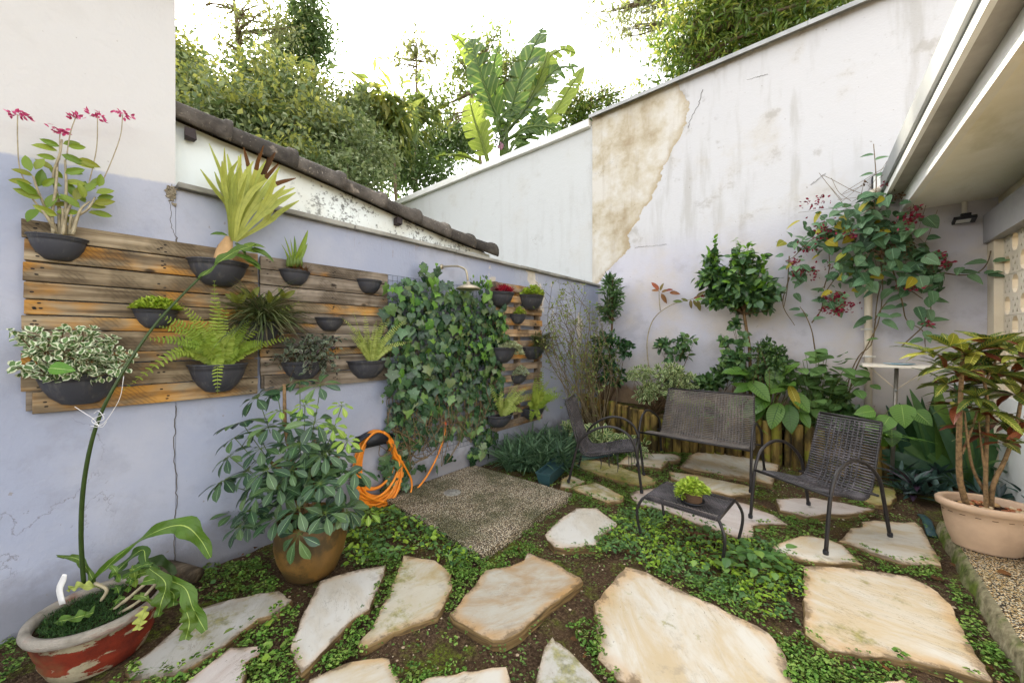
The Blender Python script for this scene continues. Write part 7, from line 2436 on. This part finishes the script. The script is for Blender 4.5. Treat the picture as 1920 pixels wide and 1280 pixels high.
# undergrowth that fills the hillside
n = 26000
P = np.stack([RNG.uniform(-28, -4.2, n), RNG.uniform(1, 32, n)], -1)
zz = 1.2 + np.clip((-P[:, 0] - 5) * .34, 0, 7) + np.clip((P[:, 1] - 8) * .02, 0, 2)
zz = np.where((P[:, 0] > -10) & (P[:, 1] < 6.4), np.minimum(zz, 1.9), zz)
ok = ~((P[:, 0] > -6.5) & (P[:, 1] < 6.3))
P3 = np.concatenate([P, (zz + RNG.random(n) * 1.3)[:, None]], 1)[ok]
n = len(P3)
b = MB(); place(b, 'quad', P3, rdir(n, .1), V(.3, -.3, .8) + rdir(n) * .6, .22 + .25 * RNG.random(n))
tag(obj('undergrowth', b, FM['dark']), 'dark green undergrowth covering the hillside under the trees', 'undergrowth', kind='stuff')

# ---- banana plant behind the boundary wall
BD = 9.6
bp = thing('banana_plant', 'banana plant with huge split leaves behind the boundary wall', 'banana plant', tuple(gb(945, 330, BD, 3.0)))
obj('pseudostem', MB().tube(smoothpts([gb(945, 330, BD, 3.0), AT(945, 270, BD), AT(940, 225, BD)], 12), [.16, .13, .08], 12), M['stem'], bp)


def banana(path, wid, mat, tear=.25, face=(.3, -1, .35)):
    """midrib and torn half-blades: every strip of the blade is its own flap"""
    P = smoothpts([AT(x, y, BD + o_) for x, y, o_ in path], 34)
    Tn = _unit(np.gradient(P, axis=0))
    f_ = V(*face)
    mb = MB(); mb.tube(P, [.045, .03, .008], 6, cap=False, rnd=.9)
    L_ = np.sum(np.linalg.norm(np.diff(P, axis=0), axis=1))
    for sg in (-1, 1):
        i = 5
        tw_ = 0.0
        while i < 33:
            span = random.choice((1, 1, 2, 2, 3)) if random.random() < .25 + tear * 1.6 else random.choice((3, 4, 6))
            j = min(33, i + span)
            tilt = random.gauss(0, tear * .7); drop = random.uniform(0, tear)
            vs, uv = [], []
            for q in range(i, j + 1):
                u = (q - 4) / 29
                hw_ = wid * max(.02, math.sin(math.pi * min(1, u ** .75)) ** .55)
                s_ = np.cross(Tn[q], f_); s_ /= np.linalg.norm(s_); nn = np.cross(s_, Tn[q])
                sw = sg * s_ + Tn[q] * (.30 - .04 * (q - i)) + nn * tilt + V(0, 0, -drop)
                for k in (0, .5, 1):
                    edge = (q == j and k == 1)
                    vs.append(P[q] + sw * hw_ * k * (0.96 if edge else 1) + nn * .12 * hw_ * k * (1 - k) * 2); uv.append((u, k, 0))
            m_ = j - i
            mb.add(vs, [(a * 3 + k, a * 3 + 3 + k, a * 3 + 4 + k, a * 3 + 1 + k) for a in range(m_) for k in (0, 1)], uv, random.random() * .3)
            i = j
    return obj('leaf', mb, mat, bp)


random.seed(12)
banana([(945, 245, 0), (925, 200, -.1), (905, 150, -.2), (890, 100, -.1), (884, 72, .1)], .38, FM['ban'], .25)
banana([(948, 245, 0), (958, 205, -.2), (975, 150, -.3), (1000, 90, -.2), (1018, 52, 0)], .42, FM['ban'], .16)
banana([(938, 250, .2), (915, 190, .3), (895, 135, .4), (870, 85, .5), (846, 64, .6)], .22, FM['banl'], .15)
banana([(950, 250, .1), (985, 205, .1), (1015, 160, .2), (1045, 130, .3), (1085, 125, .4)], .36, FM['ban'], .5)
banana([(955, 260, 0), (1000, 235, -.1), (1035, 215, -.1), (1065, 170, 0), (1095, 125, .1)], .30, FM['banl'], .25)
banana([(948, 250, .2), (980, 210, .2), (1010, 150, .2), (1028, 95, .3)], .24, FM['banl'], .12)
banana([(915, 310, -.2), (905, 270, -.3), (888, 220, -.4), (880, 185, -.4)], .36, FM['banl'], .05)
banana([(918, 312, -.1), (905, 260, -.1), (898, 220, -.1), (900, 180, -.1)], .20, FM['banl'], .05)
banana([(900, 305, -.3), (870, 293, -.5), (840, 290, -.6), (808, 296, -.6)], .16, FM['banl'], .3, (.1, -.2, 1))
banana([(950, 265, -.1), (935, 235, -.2), (945, 215, -.3), (960, 205, -.3), (972, 222, -.4)], .26, FM['ban'], .3)
banana([(958, 290, -.2), (985, 262, -.2), (1003, 235, -.2), (1010, 200, -.1)], .34, FM['ban'], .2)
banana([(955, 285, -.3), (968, 262, -.3), (985, 245, -.3), (1000, 250, -.3)], .24, FM['ban'], .3)
banana([(950, 245, .3), (975, 190, .4), (1005, 130, .5), (1050, 95, .6), (1080, 100, .6)], .26, FM['banl'], .4)
banana([(945, 250, .3), (930, 190, .5), (925, 130, .6), (935, 85, .7)], .28, FM['ban'], .3)
banana([(952, 262, -.2), (990, 240, -.3), (1030, 240, -.3), (1055, 262, -.3)], .24, FM['ban'], .45)
b = MB()
for k in range(34):
    a = k * 2.4; z = k * .012
    q = AT(938, 262, BD - .4) + Vector((.10 * math.cos(a), .10 * math.sin(a), .18 - z))
    b.tube([q, q + Vector((.05 * math.cos(a), .05 * math.sin(a), .09))], [.02, .024, .008], 6)
obj('fruit_bunch', b, M['stemd'], bp)
obj('flower_bud', MB().tube(smoothpts([AT(938, 268, BD - .4), AT(939, 274, BD - .4), AT(940, 281, BD - .4)], 8), [.04, .085, .02], 10), plain('mauve_bud', '9a7080', .6), bp)

# ================================================================== GROUND COVER
GM = {
 'clover': leafmat('clover_leaf', ['5a8430', '6e9a3c', '84ac48', '4c7428', '98b858', '7c9040'], None, None, .5, .3),
 'cover': leafmat('cover_leaf', ['456a34', '587e3c', '3a5e32', '6a8e46', '567a48', '7e9c44'], None, None, .42, .25),
 'covery': leafmat('cover_leaf_yellow', ['86a834', '9cbc3c', '749a30', 'aac44c'], None, None, .45, .35),
 'tiny': leafmat('creeping_leaf', ['5a7a34', '6c8c3e', '4a6a2c', '829c4c'], None, None, .55, .25),
}
PADP = np.array([(q.x, q.y) for q in pc])
DISKS = [(sc[0], sc[1], .20), (rc.x, rc.y, .29)]


FIN = [inset(q, .022) for q in FPOLY]


def overstone(P):
    m = np.zeros(len(P), bool)
    for q in FPOLY: m |= inpoly(P[:, 0], P[:, 1], q)
    return m


def scatter(n, boxp, polys_px=None, dens=None, margin=True):
    """random bare-ground points inside picture polygons (projected to the ground)"""
    x0, y0, x1, y1 = boxp
    P = np.stack([RNG.uniform(x0, x1, n), RNG.uniform(y0, y1, n)], -1)
    cz_ = -P[:, 0] * S40 + P[:, 1] * C40
    px = CX + FPX * (P[:, 0] * C40 + P[:, 1] * S40) / cz_; py = CY + FPX * H / cz_
    ok = (cz_ > .6) & (P[:, 0] > XL + .02) & (P[:, 0] < PX0 - .05) & (px > -60) & (px < 1980) & (py < 1330)
    if polys_px is not None:
        m = np.zeros(n, bool)
        for q in polys_px: m |= inpoly(px, py, q)
        ok &= m
    for q in FIN: ok &= ~inpoly(P[:, 0], P[:, 1], q)
    ok &= ~inpoly(P[:, 0], P[:, 1], PADP)
    ok &= P[:, 1] < np.interp(P[:, 0], EDGE[:, 0], EDGE[:, 1]) - .05
    for a, b_, r_ in DISKS: ok &= np.hypot(P[:, 0] - a, P[:, 1] - b_) > r_
    return P[ok], px[ok], py[ok]


def nz2(P, s, k=0):
    return np.array([_mn.noise((a * s, b_ * s, k)) for a, b_ in P])


BOX = (-3.2, -1.0, .7, 5.6)
# 1. clover in drifts everywhere the stones leave bare ground
P, px, py = scatter(95000, BOX)
v = nz2(P, 2.6) + .5 * nz2(P, 7.0, 3)
strong = [
 [(440, 1160), (560, 1140), (545, 1220), (560, 1290), (440, 1290)], [(330, 1070), (500, 1050), (520, 1110), (380, 1135)], [(1780, 1080), (1920, 1240), (1920, 1290), (1870, 1290), (1790, 1130)],
 [(1410, 980), (1520, 965), (1560, 1000), (1440, 1030)], [(1620, 1020), (1760, 1060), (1770, 1090), (1560, 1062)], [(1160, 850), (1300, 850), (1260, 930), (1100, 900)], [(700, 1100), (770, 1070), (680, 1230), (600, 1280)],
 [(0, 1150), (110, 1190), (60, 1290), (0, 1290)], [(980, 1000), (1080, 930), (1060, 1000), (1000, 1050), (930, 1050)], [(1480, 1190), (1880, 1290), (1480, 1290)], [(1060, 880), (1280, 930), (1240, 1000), (1080, 950)], [(200, 1240), (420, 1230), (420, 1290), (200, 1290)], [(830, 1060), (900, 1060), (870, 1130), (830, 1160)], [(1060, 1180), (1140, 1150), (1160, 1290), (1120, 1270)]]
bare = [[(700, 1180), (860, 1170), (1040, 1120), (1120, 1060), (1120, 1200), (1040, 1190), (960, 1250), (760, 1280)], [(1420, 870), (1560, 880), (1600, 1000), (1480, 940)]]
sm_ = np.zeros(len(P), bool)
for q in strong: sm_ |= inpoly(px, py, q)
br_ = np.zeros(len(P), bool)
for q in bare: br_ |= inpoly(px, py, q)
pr_ = np.where(sm_, .55 + .6 * v, np.where(br_, -.12 + .42 * v, -.06 + .9 * v))
keep = RNG.random(len(P)) < np.clip(pr_, 0.0, 1)
Q = P[keep]; n = len(Q)
hgt = .012 + .03 * RNG.random(n) * np.clip(.6 + v[keep], .3, 1.3)
hgt = hgt + .034 * overstone(Q)
near = np.clip(py[keep] / 1100, .8, 1.15)
b = MB()
D = rdir(n); D[:, 2] *= .25
place(b, 'clover', np.concatenate([Q, hgt[:, None]], 1), D, V(0, 0, 1) + rdir(n) * .35, (.007 + .020 * RNG.random(n) ** 1.6) * np.clip(near, .8, 1.2))
tag(obj('clover', b, GM['clover']), 'low bright green clover filling the gaps between the flagstones', 'clover', kind='stuff')
# 2. minute creeping weeds
P, px, py = scatter(60000, BOX)
v = nz2(P, 4.0, 9)
keep = RNG.random(len(P)) < np.clip(.25 + .9 * v, .02, .9)
keep &= ~overstone(P)
Q = P[keep]; n = len(Q)
b = MB(); D = rdir(n); D[:, 2] = np.abs(D[:, 2]) * .5
place(b, 'ovals', np.concatenate([Q, (.004 + .012 * RNG.random(n))[:, None]], 1), D, V(0, 0, 1) + rdir(n) * .4, .010 + .012 * RNG.random(n))
tag(obj('creeping_weeds', b, GM['tiny']), 'tiny creeping weeds scattered over the bare soil', 'weeds', kind='stuff')


def mound(name, label, poly, n, hmax, size, tm, mat, mat2, frac, seed):
    P, px, py = scatter(n * 8, BOX, [poly])
    P = P[nz2(P, 5.0, seed + 4) > -.28]
    P = P[:n]; m_ = len(P)
    v = .6 + .5 * nz2(P, 3.5, seed)
    hz_ = hmax * np.clip(v, .25, 1.1)
    z = hz_ * RNG.random(m_) ** .45 + .036 * overstone(P)
    D = rdir(m_); D[:, 2] = D[:, 2] * .3 + .12
    P3 = np.concatenate([P, z[:, None]], 1)
    N_ = V(.1, -.2, 1) + rdir(m_) * .45
    S_ = size * (.45 + 1.25 * RNG.random(m_) ** 1.8)
    g = (RNG.random(m_) < frac) & (nz2(P, 5.0, seed + 1) > -.1)
    t = thing(name, label, 'ground cover', (P[:, 0].mean(), P[:, 1].mean(), 0)); t['kind'] = 'stuff'
    b = MB(); place(b, tm, P3[~g], D[~g], N_[~g], S_[~g]); obj('leaves', b, mat, t, kind='stuff')
    b = MB(); place(b, tm, P3[g], D[g], N_[g], S_[g]); obj('pale_leaves', b, mat2, t, kind='stuff')
    st = MB()
    for k in range(0, m_, 9):
        a = P3[k]; st.tube([(a[0] + random.gauss(0, .02), a[1] + random.gauss(0, .02), 0), a], .0013, 3, cap=False)
    obj('stalks', st, M['stem'], t, kind='stuff')


mound('leafy_ground_cover', 'thick leafy ground cover between the ochre pot and the pebble pad', [(625, 1010), (660, 985), (700, 955), (770, 955), (850, 1005), (905, 1048), (895, 1085), (850, 1075), (815, 1050), (760, 1042), (725, 1060), (640, 1070), (615, 1060)], 7000, .11, .036, 'oval', GM['cover'], GM['covery'], .4, 2)
mound('leafy_ground_cover', 'thick leafy ground cover spreading under the small table', [(1110, 1000), (1165, 960), (1215, 950), (1330, 995), (1420, 1015), (1470, 1045), (1500, 1080), (1510, 1175), (1440, 1165), (1340, 1120), (1250, 1080), (1170, 1050), (1115, 1035)], 15000, .08, .026, 'ovals', GM['cover'], GM['covery'], .6, 5)
mound('leafy_ground_cover', 'leafy weeds along the foot of the left wall by the ochre pot', [(340, 1085), (420, 1055), (500, 1040), (520, 1085), (430, 1120), (350, 1130)], 700, .05, .036, 'rounds', GM['cover'], GM['clover'], .4, 8)
mound('leafy_ground_cover', 'tall clover clump between the long grey stone and the cracked stone', [(430, 1180), (480, 1160), (545, 1180), (560, 1230), (560, 1290), (460, 1290)], 900, .07, .036, 'rounds', GM['clover'], GM['covery'], .4, 11)
# big-leaved seedlings by the table
t = thing('broadleaf_seedlings', 'broad dark green seedlings beside the near table leg', 'plant', tuple(G(1400, 1050)))
for k in range(70):
    q = G(random.gauss(1400, 45), random.gauss(1045, 22), random.uniform(.05, .16))
    a = random.random() * 6.28
    leafobj('oval', GM['cover'], t, q, (math.cos(a), math.sin(a), random.uniform(-.2, .3)), (0, 0, 1), random.uniform(.05, .09), 1.2)
# rust-brown floor drain grating under the table
gq = G(1318, 1022)
gt = thing('drain_grate', 'rusty cast iron drain grate half hidden by ground cover under the table', 'grate', tuple(gq), R(20))
rust = plain('rusty_iron', '6a4c34', .85, .2, .3, .5, 30, .5)
obj('rim', MB().lathe([(.13, 0), (.13, .022), (.16, .022), (.165, 0)], (0, 0, 0), 32), rust, gt, world=False)
for k in range(9):
    x = -.11 + .0275 * k; L_ = 2 * math.sqrt(.135 ** 2 - x * x)
    obj('bar', MB().box((x, 0, .012), (.012, L_, .018)), rust, gt, smooth=False, world=False)

# pebbles, crumbs and dry leaves
P, px, py = scatter(5200, BOX)
P = P[~overstone(P)][:1500]; n = len(P)
b = MB()
ico = np.array([(0, 0, .6), (.9, 0, .1), (.3, .85, .15), (-.75, .5, .1), (-.7, -.55, .12), (.3, -.9, .1), (0, 0, -.4)])
icf = [(0, 1, 2), (0, 2, 3), (0, 3, 4), (0, 4, 5), (0, 5, 1), (6, 2, 1), (6, 3, 2), (6, 4, 3), (6, 5, 4), (6, 1, 5)]
place(b, (ico, icf, np.zeros((7, 3))), np.concatenate([P, np.full((n, 1), .002)], 1), rdir(n) * V(1, 1, 0) + 1e-4, V(0, 0, 1), .003 + .009 * RNG.random(n) ** 3)
gm = MT('gravel_crumb')
gm.pbr(gm.ramp(gm.math('FRACT', gm.math('ADD', gm.attr('rnd').outputs['Fac'], .1)), [(0, '6a5a48'), (.4, 'a08a70'), (.7, 'c4b49a'), (1, '8a6848')]), .85)
tag(obj('gravel', b, gm.m, smooth=False), 'scattered small pebbles and crumbs on the bare soil', 'gravel', kind='stuff')
P, px, py = scatter(2400, BOX)
P = P[~overstone(P)][:420]; n = len(P)
b = MB(); D = rdir(n) * V(1, 1, .15)
place(b, 'ovals', np.concatenate([P, np.full((n, 1), .012)], 1), D, V(0, 0, 1) + rdir(n) * .5, .012 + .035 * RNG.random(n) ** 2)
tag(obj('leaf_litter', b, LM['brown']), 'few dry brown leaves lying on the soil', 'leaves', kind='stuff')
for px_, py_, lab in ((1745, 1082, 'single dry orange leaf on the soil right of the big flagstone'), (1870, 1072, 'curled dry brown leaf lying on the pebble path')):
    q = G(px_, py_, .02 if px_ < 1800 else .11)
    b = MB(); place(b, 'oval', [tuple(q)], [(.8, .4, .1)], V(.2, -.3, 1), [.075])
    tag(obj('dry_leaf', b, LM['brown']), lab, 'leaf')
